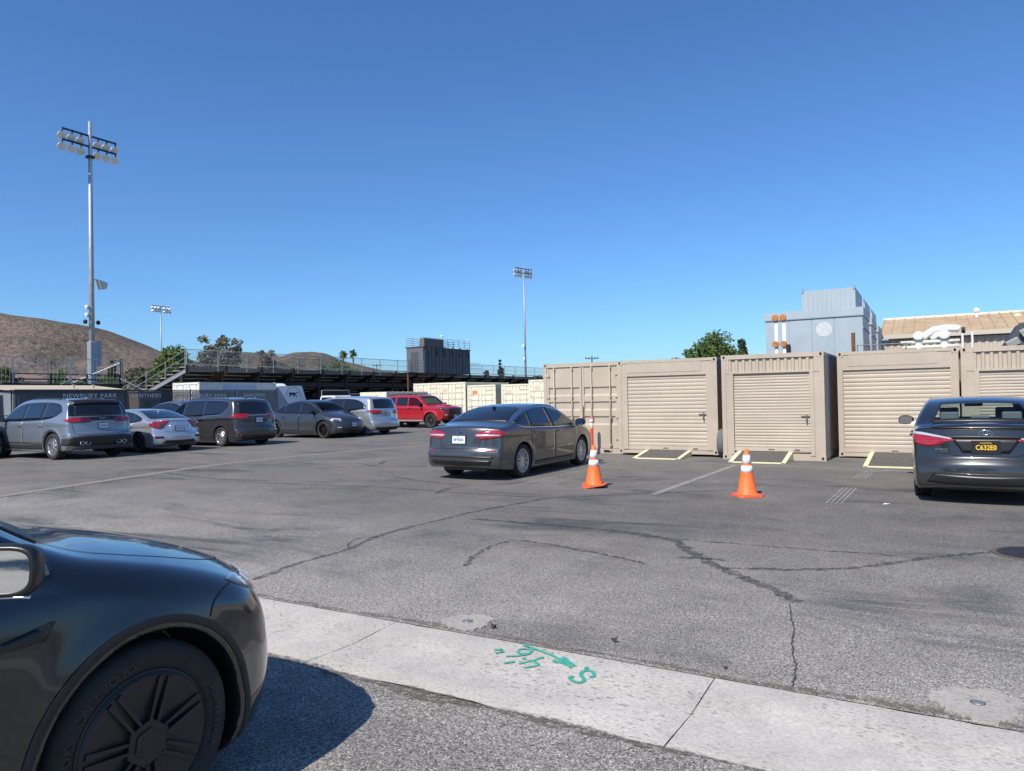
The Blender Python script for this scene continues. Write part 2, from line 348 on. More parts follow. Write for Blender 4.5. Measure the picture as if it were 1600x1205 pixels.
# painted lines, worn
M_line = worn_paint('line_paint_worn', (.45, .44, .41), .4, .62); M_line2 = worn_paint('line_paint_faded', (.42, .41, .39), .47, .62); M_tan = worn_paint('line_paint_tan', (.31, .27, .22), .3, .55)
def line(pts, wd, m, label, z=.0065):
    v, f = ribbon(pts, wd, z); return tag(mobj('painted_line', v, f, m), label, 'painted line', kind='structure')
line([(-7.3, 16.33), (-3.7, 16.08), (.6, 15.7), (6, 15.25)], .085, M_line, 'white painted line running along the front of the storage containers', z=.0072)
line([(-6.33, 16.2), (-6.4, 11.0)], .1, M_line2, 'faded stall line beside the grey sedan')
line([(-3.70, 16.0), (-3.80, 10.95)], .12, M_line, 'white stall line between the two orange cones')
M_line3 = worn_paint('line_paint_scored', (.42, .41, .385), .39, .62, 22)
for x in (-1.16, -1.10, -1.03, -.97):
    line([(x, 15.8), (x-.06, 14.2)], .026, M_line3, 'worn scored stall line by the black sedan, far piece', z=.0066)['group'] = 'far scored strokes'
    line([(x-.09, 12.9), (x-.14, 11.0)], .026, M_line3, 'worn scored stall line by the black sedan, near piece', z=.0066)['group'] = 'near scored strokes'
line(smooth_line([(-13.2, 3.2), (-14.205, 6.519), (-15.146, 9.899), (-15.7, 12.156), (-15.75, 14.155), (-15.5, 16.614), (-14.667, 19.718)]), .26, M_tan, 'long pale tan line across the left of the lot')
for i, y in enumerate((10.9, 13.75, 16.6, 20.2, 23.6, 27.0, 30.0)):
    line([(-20.6, y), (-26.6, y)], .1, M_line2, ['stall line left of the silver SUV', 'stall line between silver SUV and silver sedan', 'stall line between silver sedan and dark minivan', 'stall line right of the dark minivan', 'stall line behind the grey crossover', 'stall line beside the silver minivan', 'stall line beside the red SUV'][i])
# spray-painted survey mark on the gutter (reads from the far side)
M_teal = worn_paint('teal_spray', (.045, .34, .26), .27, .5)
GR = [([(-2.276,4.02),(-2.174,3.985),(-2.024,3.935),(-1.867,3.851)], .022), ([(-1.96,3.93),(-1.9,3.88),(-1.84,3.838)], .05), ([(-1.99,3.868),(-1.92,3.862),(-1.86,3.845)], .03),
 ([(-1.693,3.745),(-1.682,3.778),(-1.713,3.821),(-1.751,3.825),(-1.763,3.782),(-1.738,3.735),(-1.71,3.706),(-1.717,3.665),(-1.756,3.665),(-1.793,3.694),(-1.785,3.723)], .024), ([(-1.775,3.845),(-1.752,3.862)], .026),
 ([(-2.065,3.894),(-2.095,3.828),(-2.154,3.743)], .02), ([(-2.101,3.82),(-2.04,3.777),(-2.096,3.705)], .02), ([(-2.189,3.765),(-2.238,3.715)], .022), ([(-2.176,3.829),(-2.147,3.819)], .024),
 ([(-2.253,3.909),(-2.246,3.944),(-2.203,3.966),(-2.173,3.944),(-2.174,3.896),(-2.223,3.881),(-2.252,3.904)], .018), ([(-2.173,3.944),(-2.168,3.893),(-2.216,3.843),(-2.277,3.807)], .018), ([(-2.397,3.865),(-2.352,3.893)], .022), ([(-2.363,3.821),(-2.327,3.871)], .022)]
gv = MB()
for i, (pts, wd) in enumerate(GR):
    q = smooth_line(pts, 6); v = []; n = len(q)
    vv, ff = ribbon(q, wd, 0)
    vv = [(a, b, .006-.022*(1-abs(2*(b-3.15)/.9-1))+.0045+.0002*i) for a, b, c in vv]; gv.add(vv, ff)
tag(gv.build('survey_paint_mark', M_teal), 'teal spray-painted arrow and lettering on the concrete gutter', 'paint mark', kind='structure')
# concrete collars with small round covers, manhole
def blob(cx, cy, rx, ry, rot, z, m, name, seed, half=None):
    r = np.random.default_rng(seed); n = 120; v = [(0, 0, z)]
    for k in range(n):
        t = 2*math.pi*k/n; q = 1+.1*math.sin(3*t+seed)+.07*math.sin(7*t+2*seed)+.04*math.sin(17*t+seed)+r.normal(0, .025)
        x, y = rx*q*math.cos(t), ry*q*math.sin(t); x, y = x*math.cos(rot)-y*math.sin(rot), x*math.sin(rot)+y*math.cos(rot)
        if half is not None and cy+y < half: y = half-cy
        v.append((x, y, z))
    v = v+[(a, b, z-.02) for a, b, c in v[1:]]
    f = [(0, k+1, (k+1) % n+1) for k in range(n)]+[(k+1, n+k+1, (k+1) % n+n+1, (k+1) % n+1) for k in range(n)]
    return v, f
for (cx, cy, rx, ry, rot, lab, sd, sm) in ((-2.85, 4.25, .17, .17, .2, 'pale broken concrete collar with a small round cap by the gutter middle', 5, .03), (.17, 4.29, .19, .22, -.3, 'round concrete collar with a steel cap by the gutter at the right', 11, .028)):
    t = thing('cleanout_cover', (cx, cy, 0), 0, lab, 'cleanout cover'); v, f = blob(cx, cy, rx, ry, rot, .011, M_conc2, 'c', sd, 4.068)
    mobj('concrete_collar', v, f, M_conc2, t)
    MB().lathe([(0, .0165), (sm*.8, .0165), (sm, .014), (sm*1.05, .011)], 20).build('cap', mat('cap_steel', (.3, .3, .31), .5, .6), t, smooth=True)
    MB().lathe([(sm*1.07, .0125), (sm*1.25, .0125), (sm*1.25, .005)], 20).build('cap_ring', mat('ring_dark', (.06, .055, .05), .8), t, smooth=True)
t = thing('manhole_cover', (.83, 8.38, 0), 0, 'round cast iron manhole cover at the right edge of the lot', 'manhole cover')
MI = mat('cast_iron', (.05, .05, .06), .6, .5, var=.3, vscale=12)
MB().lathe([(.36, .0), (.36, .009), (.315, .009), (.315, .002)], 48).build('frame', mat('iron_rusty', (.13, .1, .08), .8, .2, var=.3), t)
mb = MB().lathe([(0, .006), (.31, .006)], 48)
for r0 in (.06, .12, .18, .24, .29): mb.lathe([(r0-.012, .006), (r0-.012, .011), (r0+.012, .011), (r0+.012, .006)], 48)
mb.build('lid', MI, t)
# small litter and stones that the photograph shows lying about
M_leaf = mat('dead_leaf', (.05, .04, .03), .9)
def litter(x, y, s, lab, m, up=.012):
    a = random.uniform(0, 6); v = [(s*math.cos(a+k*1.05)*(1 if k % 2 else .55), s*.6*math.sin(a+k*1.05), up*(k % 3)/2+.006) for k in range(6)]
    tag(mobj('dead_leaf', v+[(p[0], p[1], p[2]-.003) for p in v], [(0,1,2,3,4,5), (11,10,9,8,7,6)]+[(k, k+6, (k+1) % 6+6, (k+1) % 6) for k in range(6)], m, loc=(x, y, 0)), lab, 'leaf')
litter(-1.78, 4.33, .026, 'dark curled leaf on the asphalt above the green lettering', M_leaf, .03)
litter(-2.62, 4.22, .03, 'dark leaf scrap beside the broken concrete collar', M_leaf, .03)
litter(-1.05, 4.2, .018, 'small dry leaf by the gutter joint', M_leaf)
litter(-.55, 11.2, .05, 'white paper scrap on the asphalt before the black sedan', mat('paper', (.8, .8, .8), .8))
st = []
r_ = np.random.default_rng(12); sv = MB()
for k in range(900):
    x = r_.uniform(-5.5, 1.5); near = r_.random()
    y = (4.1+abs(r_.normal(0, .12))) if near < .45 else ((3.1-abs(r_.normal(0, .12))) if near < .8 else r_.uniform(1.2, 9)); s = r_.uniform(.003, .009)
    a = r_.uniform(0, 6); sv.add([(x+s*math.cos(a), y+s*math.sin(a), .001), (x+s*math.cos(a+2), y+s*math.sin(a+2), .001), (x+s*math.cos(a+4), y+s*math.sin(a+4), .001), (x, y, .002+s*.9)], [(0, 1, 3), (1, 2, 3), (2, 0, 3)])
tag(sv.build('loose_gravel', mat('gravel_stone', (.24, .2, .16), .9, var=.5, vscale=30)), 'loose grit and small stones along the gutter edges', 'gravel', kind='stuff')
# ------------------------------------------------------------------ beige storage containers
BEI = (.445, .378, .302)
def weathered(name, col, dirt, rough=.6, streak=.3, dent=.25):
    """painted steel: faded patches, run marks below seams, shallow dents, rust freckles"""
    m, n, l, b, out = newmat(name); MATS[name] = m; g = n.new('ShaderNodeNewGeometry'); W = g.outputs['Position']
    c = mixc(n, l, 1, col, ramp_node(n, l, noise(n, l, W, 1.1, 6, .65), [(.3, .9), (.7, 1.07)]), 'MULTIPLY')
    mp = n.new('ShaderNodeMapping'); mp.inputs['Scale'].default_value = (9, 9, .55); l.new(W, mp.inputs[0])
    s1 = ramp_node(n, l, noise(n, l, mp.outputs[0], 1.6, 6, .7), [(.52, 0.), (.72, streak)]); c = mixc(n, l, s1, c, dirt)
    s2 = ramp_node(n, l, noise(n, l, W, 2.6, 8, .75, .5), [(.58, 0.), (.74, .45)]); c = mixc(n, l, s2, c, dirt)
    s3 = ramp_node(n, l, noise(n, l, W, 17, 3, .6), [(.74, 0.), (.78, .8)]); c = mixc(n, l, s3, c, (.2, .1, .05))
    l.new(c, b.inputs['Base Color']); b.inputs['Roughness'].default_value = rough; b.inputs['Specular IOR Level'].default_value = .4
    bp = n.new('ShaderNodeBump'); bp.inputs['Strength'].default_value = dent; bp.inputs['Distance'].default_value = .05; l.new(noise(n, l, W, 2.4, 3, .5), bp.inputs['Height']); l.new(bp.outputs[0], b.inputs['Normal']); return m
M_bei0 = mat('beige_container_paint', BEI, .6, var=.07, vscale=1.3, dirt=(.45, .38, .31), dscale=2.2, damt=.3, bump=.06, bscale=30)
M_bei = weathered('beige_steel', BEI, (.33, .27, .21)); M_bei2x = mat('beige_shutter_paint', (.61, .54, .46), .5, var=.05, vscale=1.5, dirt=(.5, .43, .36), dscale=1.8, damt=.25)
M_bei2 = weathered('beige_shutter', (.475, .405, .325), (.37, .305, .24), .5, .22, .15); M_blk = mat('black_rubber', (.018, .018, .018), .8); M_hole = mat('casting_hole', (.012, .01, .009), .95)
M_steel = mat('galvanised_steel', (.42, .44, .46), .45, .7, var=.12, vscale=6); M_rust = mat('rust_brown', (.16, .075, .035), .9, var=.4, vscale=9)
def corrug(x0, x1, pitch, depth):
    """trapezoid wave (position, offset) list"""
    p = []; n = max(1, round((x1-x0)/pitch)); q = (x1-x0)/n
    for i in range(n):
        a = x0+i*q; p += [(a, 0), (a+q*.3, 0), (a+q*.45, depth), (a+q*.85, depth)]
    p.append((x1, 0)); return p
def corr_panel(name, axis, x0, x1, c, z0, z1, pitch, depth, m, parent, slope=0.):
    """vertical corrugated sheet; axis is the run direction, c the plane, depth goes along the other axis"""
    w = corrug(x0, x1, pitch, depth); v = []; f = []
    for (a, d) in w:
        for z in (z0, z1): v.append((a, c+d, z) if axis == 'x' else (c+d, a, z))
    for i in range(len(w)-1): f.append((2*i, 2*i+2, 2*i+3, 2*i+1))
    return mobj(name, v, f, m, parent)
SLATS = {}
def slat_mesh(wd, pitch, m):
    k = (round(wd, 3), round(pitch, 4))
    if k in SLATS: return SLATS[k]
    prof = []; n = 10
    for i in range(n+1):
        t = i/n; prof.append((-.010*math.sin(math.pi*min(1, t*1.08))**.5 if t < .9 else .006, t*pitch))
    prof[-1] = (.004, pitch)
    v = []; f = []
    for (y, z) in prof: v += [(0, y, z), (wd, y, z)]
    for i in range(n): f.append((2*i, 2*i+1, 2*i+3, 2*i+2))
    me = bpy.data.meshes.new('slat'); me.from_pydata(v, [], f); me.materials.append(m)
    me.polygons.foreach_set('use_smooth', [i < n-1 for i in range(n)]); SLATS[k] = me; return me
def shutter(t, x0, x1, yf, z0, z1, n, label=None, latch=None):
    """roll-up door of single slats in a recessed opening"""
    d = box('roll_up_door', x0-.02, x1+.02, yf+.075, yf+.085, z0-.02, z1+.05, M_bei2, t)
    bar = .085; pitch = (z1-z0-bar)/n; me = slat_mesh(x1-x0, pitch, M_bei2)
    for i in range(n):
        o = bpy.data.objects.new('slat', me); link(o, d); o.location = (x0, yf+.06+random.gauss(0, .0012), z0+bar+i*pitch); o.rotation_euler = (0, random.gauss(0, .0009), random.gauss(0, .0006))
    MB().box(x0, x1, yf+.035, yf+.062, z0, z0+bar).box(x0+.02, x1-.02, yf+.05, yf+.07, z0-.025, z0).build('bottom_bar', M_bei2, d)
    MB().box(x1-.36, x1-.24, yf+.028, yf+.036, z0+.02, z0+.05).box(x0+.45*(x1-x0), x0+.45*(x1-x0)+.14, yf+.028, yf+.036, z0+.03, z0+.05).build('lift_handle', mat('handle_dark', (.1, .085, .07), .6), d)
    if latch is not None:
        l = MB().box(x1-.2, x1-.0, yf+.02, yf+.034, latch, latch+.02).box(x1-.09, x1-.065, yf+.01, yf+.04, latch-.07, latch+.05).tube([(x1-.077, yf+.005, latch-.05), (x1-.077, yf+.005, latch-.13)], .016, 8).build('latch', mat('latch_steel', (.2, .18, .16), .45, .6), d)
    return d
def castings(t, x0, x1, y0, y1, zb, zt, m):
    s = .15
    for x in (x0, x1):
        for y in (y0, y1):
            for z in (zb, zt):
                xa, ya, za = (x, y, z)
                X0, X1 = (xa-.004, xa+.13) if x == x0 else (xa-.13, xa+.004); Y0, Y1 = (ya-.004, ya+.13) if y == y0 else (ya-.13, ya+.004); Z0, Z1 = (za-.004, za+.11) if z == zb else (za-.11, za+.008)
                c = box('corner_casting', X0, X1, Y0, Y1, Z0, Z1, m, t)
                if y == y0:
                    n = 12; cx, cz = (X0+X1)/2, (Z0+Z1)/2
                    v = [(cx+.026*math.cos(2*math.pi*k/n), Y0-.002, cz+.036*math.sin(2*math.pi*k/n)) for k in range(n)]
                    mobj('casting_hole', v, [tuple(range(n))], M_hole, c)
def container(x0, x1, yf, zb, zt, depth, label, front, group=None, m=None, cat='container', opening=None, nslat=20, latch=None, header='flat'):
    m = m or M_bei; t = thing('storage_container', ((x0+x1)/2, yf+depth/2, 0), 0, label, cat, group); ox, oy = (x0+x1)/2, yf+depth/2
    a, b, y0, y1 = x0-ox, x1-ox, -depth/2, depth/2; pw = .1
    for x in (a, b-pw):
        MB().box(x, x+pw, y0, y0+.09, zb+.1, zt-.1).build('corner_post', m, t); MB().box(x, x+pw, y1-.09, y1, zb+.1, zt-.1).build('corner_post', m, t)
    for x in (a+.004, b-.064):
        box('top_side_rail', x, x+.06, y0+.09, y1-.09, zt-.07, zt-.005, m, t); box('bottom_side_rail', x, x+.06, y0+.09, y1-.09, zb+.02, zb+.17, m, t)
    corr_panel('side_panel', 'y', y0+.09, y1-.09, a+.012, zb+.17, zt-.07, .278, .036, m, t)
    corr_panel('side_panel', 'y', y0+.09, y1-.09, b-.012, zb+.17, zt-.07, .278, -.036, m, t)
    corr_panel('end_panel', 'x', a+.1, b-.1, y1-.04, zb+.15, zt-.1, .25, .03, m, t)
    w = corrug(y0+.02, y1-.02, .21, -.02); v = []; f = []
    for (yy, d) in w: v += [(a+.03, yy, zt-.004+d), (b-.03, yy, zt-.004+d)]
    for i in range(len(w)-1): f.append((2*i, 2*i+1, 2*i+3, 2*i+2))
    mobj('roof_panel', v, f, m, t)
    box('floor', a+.05, b-.05, y0+.12, y1-.1, zb+.1, zb+.14, M_rust, t)
    castings(t, a, b, y0, y1, zb, zt, m)
    if front == 'doors':
        box('top_rail', a+.13, b-.13, y0+.003, y0+.1, zt-.11, zt, m, t)
        s = MB().box(a+.13, b-.13, y0+.003, y0+.1, zb, zb+.13).build('door_sill', m, t)
        for x in (a+.35, b-.55): box('fork_pocket', x, x+.2, y0+.001, y0+.004, zb+.02, zb+.09, M_hole, s)
        mid = 0; zz0, zz1 = zb+.14, zt-.12
        for sgn in (-1, 1):
            xa, xb = (a+.1, mid-.008) if sgn < 0 else (mid+.008, b-.1)
            d = MB()
            d.box(xa, xa+.06, y0+.02, y0+.07, zz0, zz1).box(xb-.06, xb, y0+.02, y0+.07, zz0, zz1)
            # pressed door skin: flats with recessed bands at two heights
            H = zz1-zz0; zl = [zz0, zz0+.30*H, zz0+.335*H, zz0+.395*H, zz0+.43*H, zz0+.50*H, zz0+.535*H, zz0+.595*H, zz0+.63*H, zz0+.70*H, zz0+.735*H, zz0+.795*H, zz0+.83*H, zz1]
            zl = [zz0, zz0+.28*H, zz0+.30*H, zz0+.37*H, zz0+.39*H, zz0+.46*H, zz0+.48*H, zz0+.55*H, zz0+.57*H, zz0+.64*H, zz0+.66*H, zz0+.73*H, zz0+.75*H, zz1]
            dep = [0, 0, .036, .036, 0, 0, .036, .036, 0, 0, .036, .036, 0, 0]
            k = len(d.v)
            for z, e in zip(zl, dep): d.v += [(xa+.06, y0+.034+e, z), (xb-.06, y0+.034+e, z)]
            d.f += [(k+2*i, k+2*i+1, k+2*i+3, k+2*i+2) for i in range(len(zl)-1)]
            dr = d.build('door', m, t); dr['label'] = 'pressed steel cargo door leaf'
            for fx in (.27, .78):
                x = xa+(xb-xa)*fx if sgn > 0 else xb-(xb-xa)*fx
                rod = MB().tube([(x, y0-.005, zb+.1), (x, y0-.005, zt-.07)], .017, 10).build('lock_rod', m, dr, smooth=True)
                for z in (zb+.085, zz0+.03+.06, zz0+.37*H, zz0+.63*H, zz1-.05): box('rod_bracket', x-.035, x+.035, y0-.024, y0+.03, z-.022, z+.022, m, dr)
                MB().box(x-.012, x+.012, y0-.045, y0-.022, zz0+.22*H, zz0+.4*H).build('rod_handle', m, dr)
            for z in (zz0+.12*H, zz0+.38*H, zz0+.63*H, zz0+.9*H):
                x = xa if sgn < 0 else xb
                MB().box(x-.09 if sgn > 0 else x-.06, x+.06 if sgn > 0 else x+.09, y0-.008, y0+.03, z-.03, z+.03).build('hinge', m, dr)
        return t
    # roll-up front: header, jambs, sill, shutter
    X0, X1, Z0, Z1 = opening[0]-ox, opening[1]-ox, opening[2], opening[3]
    if header == 'flat':
        box('header_panel', a+.02, b-.02, y0+.012, y0+.05, Z1, zt-.02, m, t)
        box('header_sheet', a+.25, b-.4, y0+.004, y0+.012, Z1+.09, zt-.06, m, t)
        box('top_rail', a+.001, b-.001, y0-.002, y0+.1, zt-.07, zt+.004, m, t)
    else:
        corr_panel('header_panel', 'x', X0-.1, X1+.1, y0+.02, Z1, zt-.11, .16, .034, m, t)
        box('header_end', a+.09, X0-.1, y0+.004, y0+.05, Z1-.03, zt-.1, m, t); box('header_end', X1+.1, b-.09, y0+.004, y0+.05, Z1-.03, zt-.1, m, t)
        box('header_trim', X0-.1, X1+.1, y0+.0, y0+.06, Z1-.035, Z1+.002, m, t); box('top_rail', a+.12, b-.12, y0+.001, y0+.11, zt-.1, zt+.002, m, t)
    box('door_jamb', a+.1, X0, y0+.014, y0+.075, zb+.1, Z1, m, t); box('door_jamb', X1, b-.1, y0+.014, y0+.075, zb+.1, Z1, m, t)
    box('head_box', X0, X1, y0+.06, y0+.3, Z1-.02, Z1+.25, M_bei, t)
    if header != 'flat':
        box('door_frame', X0-.09, X0-.0, y0-.006, y0+.012, zb+.11, Z1-.036, m, t); box('door_frame', X1+.0, X1+.09, y0-.006, y0+.012, zb+.11, Z1-.036, m, t)
    box('sill', a+.13, b-.13, y0+.01, y0+.1, zb, max(zb+.08, Z0-.05), m, t)
    shutter(t, X0, X1, y0, Z0, Z1, nslat, latch=latch)
    return t
t1 = container(-9.53, -7.17, 18.30, .0, 2.49, 6.0, 'beige cargo container with swing doors and lock rods, leftmost of the row', 'doors')
MB().box(.02, .055, -3.075, -3.01, .98, 1.30).box(-.06, .055, -3.09, -3.01, .93, .99).build('lock_box', M_bei, t1)
container(-7.12, -4.52, 17.90, .06, 2.46, 6.0, 'beige container with a wide roll-up door between the swing-door container and the corrugated-header one', 'roll', opening=(-6.86, -4.80, .16, 2.05), nslat=19, latch=1.05)
container(-4.33, -2.05, 17.58, .0, 2.47, 6.0, 'beige container with corrugated header and narrow roll-up door behind the right cone', 'roll', opening=(-4.06, -2.36, .2, 2.06), nslat=26, latch=1.0, header='corr')
container(-1.88, .56, 18.60, .04, 2.48, 6.0, 'beige container with a wide plain header left of the black sedan', 'roll', opening=(-1.76, .40, .14, 2.05), nslat=19)
container(.60, 3.04, 18.50, .0, 2.46, 6.0, 'beige container with corrugated header at the right edge behind the black sedan', 'roll', opening=(.93, 2.75, .2, 1.98), nslat=26, header='corr')
# loading ramps with painted edges
M_ramp = mat('ramp_grey', (.1, .09, .08), .9, var=.2, vscale=10, bump=.3, bscale=120); M_yel = mat('pale_yellow_paint', (.74, .68, .43), .6, var=.08, vscale=14)
for (x0, x1, y0, y1, z, lab) in ((-6.38, -5.2, 16.92, 17.92, .15, 'grey ramp with yellow edges before the wide-door container on the left'), (-3.98, -2.76, 16.6, 17.62, .19, 'grey ramp with yellow edges behind the right cone'), (-1.22, -.02, 16.42, 18.62, .15, 'grey ramp with yellow edges partly behind the black sedan')):
    t = thing('loading_ramp', ((x0+x1)/2, y0, 0), 0, lab, 'ramp', None); hx = (x1-x0)/2; D = y1-y0
    MB().prism([(0, .004), (D, .004), (D, z), (0, .02)], 'x', -hx, hx).build('deck', M_ramp, t)
    for s in (-1, 1):
        xa = s*hx; sd = MB().add([(xa-s*.085, .0, .024), (xa+s*.006, .0, .024), (xa+s*.006, D, z+.004), (xa-s*.085, D, z+.004), (xa-s*.085, 0, .0), (xa+s*.006, 0, .0), (xa+s*.006, D, .0), (xa-s*.085, D, .0)], [(0, 1, 2, 3), (4, 7, 6, 5), (0, 4, 5, 1), (1, 5, 6, 2), (2, 6, 7, 3), (3, 7, 4, 0)])
        sd.build('edge_stripe', M_yel, t)
    box('edge_stripe', -hx+.085, hx-.085, -.012, .045, .003, .0295, M_yel, t)
# spare tyre wedged in the gap, gas bottle-like hose loop is the grey arc in the photograph
t = MB().lathe([(.22, -.07), (.27, -.085), (.33, -.08), (.345, -.05), (.35, 0), (.345, .05), (.33, .08), (.27, .085), (.22, .07), (.22, -.07)], 32, axis='x').build('old_tyre', mat('grey_tyre', (.12, .12, .115), .85), None, smooth=True)
t.location = (-4.425, 17.98, .352); t.scale = (.95, 1, 1); tag(t, 'grey old tyre standing in the gap between two containers', 'tyre')

# ------------------------------------------------------------------ traffic cones and delineator posts
M_or = mat('cone_orange', (.88, .17, .035), .5, var=.12, vscale=8, dirt=(.35, .08, .03), dscale=12, damt=.65); M_refl = mat('cone_white_sleeve', (.82, .82, .84), .45, var=.05, vscale=15, dirt=(.5, .48, .45), dscale=9, damt=.4)
def cone(x, y, rz, h, label, base_tilt, m_base):
    t = thing('traffic_cone', (x, y, 0), rz, label, 'traffic cone', 'orange traffic cones'); n = 36; s = h/.8
    def rad(z): return (.145-(.145-.028)*((z-.05)/(.75)))*s*1.14
    MB().lathe([(rad(.05)+.03, .032*s), (rad(.06)+.01, .05*s), (rad(.08), .075*s), (rad(.4), .4*s), (rad(.78), .78*s), (rad(.8)*.8, .798*s), (rad(.8)*.5, .8*s), (rad(.8)*.45, .77*s)], n).build('cone_body', M_or, t, smooth=True)
    for (a, b) in ((.415, .52), (.56, .70)): MB().lathe([(rad(a)+.001, a*s-.001), (rad(a)+.004, a*s), (rad(b)+.004, b*s), (rad(b)+.001, b*s+.001)], n).build('reflective_sleeve', M_refl, t, smooth=True)
    w = .19*s*1.16; mb = MB(); pts = []; c = .05
    for (sx, sy) in ((1, 1), (-1, 1), (-1, -1), (1, -1)):
        pts += [(sx*w, sy*(w-c)), (sx*(w-c), sy*w)] if sx*sy > 0 else [(sx*(w-c), sy*w), (sx*w, sy*(w-c))]
    k = len(pts); r = random.Random(3)
    lo = [(p[0], p[1], .004+base_tilt*max(0, p[0])*.35) for p in pts]; hi = [(p[0]*.96, p[1]*.96, .036+base_tilt*(abs(p[0])*.18)) for p in pts]
    mb.add(lo+hi+[(0, 0, .05), (0, 0, .004)], [(i, (i+1) % k, k+(i+1) % k, k+i) for i in range(k)]+[(k+i, k+(i+1) % k, 2*k) for i in range(k)]+[((i+1) % k, i, 2*k+1) for i in range(k)])
    mb.build('base', m_base, t)
    return t
M_ob = mat('cone_base_orange', (.72, .11, .04), .6, var=.15, vscale=10, dirt=(.2, .08, .05), dscale=6, damt=.5)
c1 = cone(-5.03, 11.47, R(24), .73, 'orange cone with a buckled base and black foot beside the grey sedan', 1.0, M_ob)
MB().lathe([(0, .003), (.2, .003), (.2, .02), (.17, .025)], 8).build('weight_ring', M_blk, c1)
cone(-2.44, 11.32, R(38), .72, 'orange cone with a clean square base standing alone right of centre', 0., M_ob)
M_pr = mat('post_red_orange', (.85, .06, .03), .45, var=.08, vscale=9); M_pk = mat('post_pink_cap', (.85, .12, .22), .5); M_yw = mat('post_yellow_band', (.8, .5, .08), .5)
def delineator(x, y, h, label, r=.045):
    t = thing('delineator_post', (x, y, 0), 0, label, 'delineator post', 'orange delineator posts')
    MB().lathe([(.2, .0), (.2, .03), (.15, .045), (.06, .06)], 8).build('rubber_base', M_blk, t)
    MB().lathe([(r*1.15, .05), (r, .12), (r, h*.72), (r*.98, h*.9)], 18).build('post', M_pr, t, smooth=True)
    for a, b, m in ((.74, .83, M_refl), (.86, .94, M_refl)): MB().lathe([(r+.001, h*a), (r+.004, h*a+.004), (r+.004, h*b-.004), (r+.001, h*b)], 18).build('reflective_band', m, t, smooth=True)
    MB().lathe([(r+.0015, h*.69), (r+.0045, h*.7), (r+.0045, h*.738)], 18).build('yellow_band', M_yw, t, smooth=True)
    MB().lathe([(r*.98, h*.9), (r*.9, h*.97), (r*.55, h*.99), (r*.5, h), (0, h)], 18).build('cap', M_pk, t, smooth=True)
delineator(-7.9, 17.92, 1.0, 'orange delineator post with white bands before the swing-door container, right of the grey sedan')
delineator(-8.75, 17.8, .98, 'orange delineator post mostly hidden behind the grey sedan')
# ------------------------------------------------------------------ vehicles: bodies from profile curves
def poly_sdf_grid(poly, x0, x1, z0, z1, h):
    P = np.array(poly); xs = np.arange(x0, x1+h, h); zs = np.arange(z0, z1+h, h)
    X, Z = np.meshgrid(xs, zs, indexing='ij'); qx = X.ravel(); qz = Z.ravel(); q = qx
    A = P; B = np.roll(P, -1, 0); best = np.full(len(q), 1e9); inside = np.zeros(len(q), bool)
    for a, b in zip(A, B):
        e = b-a; L = e@e
        if L < 1e-12: continue
        wx = qx-a[0]; wz = qz-a[1]; t = np.clip((wx*e[0]+wz*e[1])/L, 0, 1); dx = wx-t*e[0]; dz = wz-t*e[1]; np.minimum(best, dx*dx+dz*dz, out=best)
        if a[1] != b[1]: inside ^= ((a[1] > qz) != (b[1] > qz)) & (qx < (b[0]-a[0])*(qz-a[1])/(b[1]-a[1])+a[0])
    d = np.sqrt(best); d[inside] *= -1
    return xs[0], zs[0], h, d.reshape(X.shape)
def bilin(g, x, z):
    x0, z0, h, D = g; u = np.clip((x-x0)/h, 0, D.shape[0]-1.001); v = np.clip((z-z0)/h, 0, D.shape[1]-1.001)
    i = u.astype(int); j = v.astype(int); a = u-i; b = v-j
    return (D[i, j]*(1-a)+D[i+1, j]*a)*(1-b)+(D[i, j+1]*(1-a)+D[i+1, j+1]*a)*b
def smax(a, b, k):
    h = np.clip(.5+.5*(a-b)/k, 0, 1); return b+(a-b)*h+k*h*(1-h)
def sstep(t): t = np.clip(t, 0, 1); return t*t*(3-2*t)
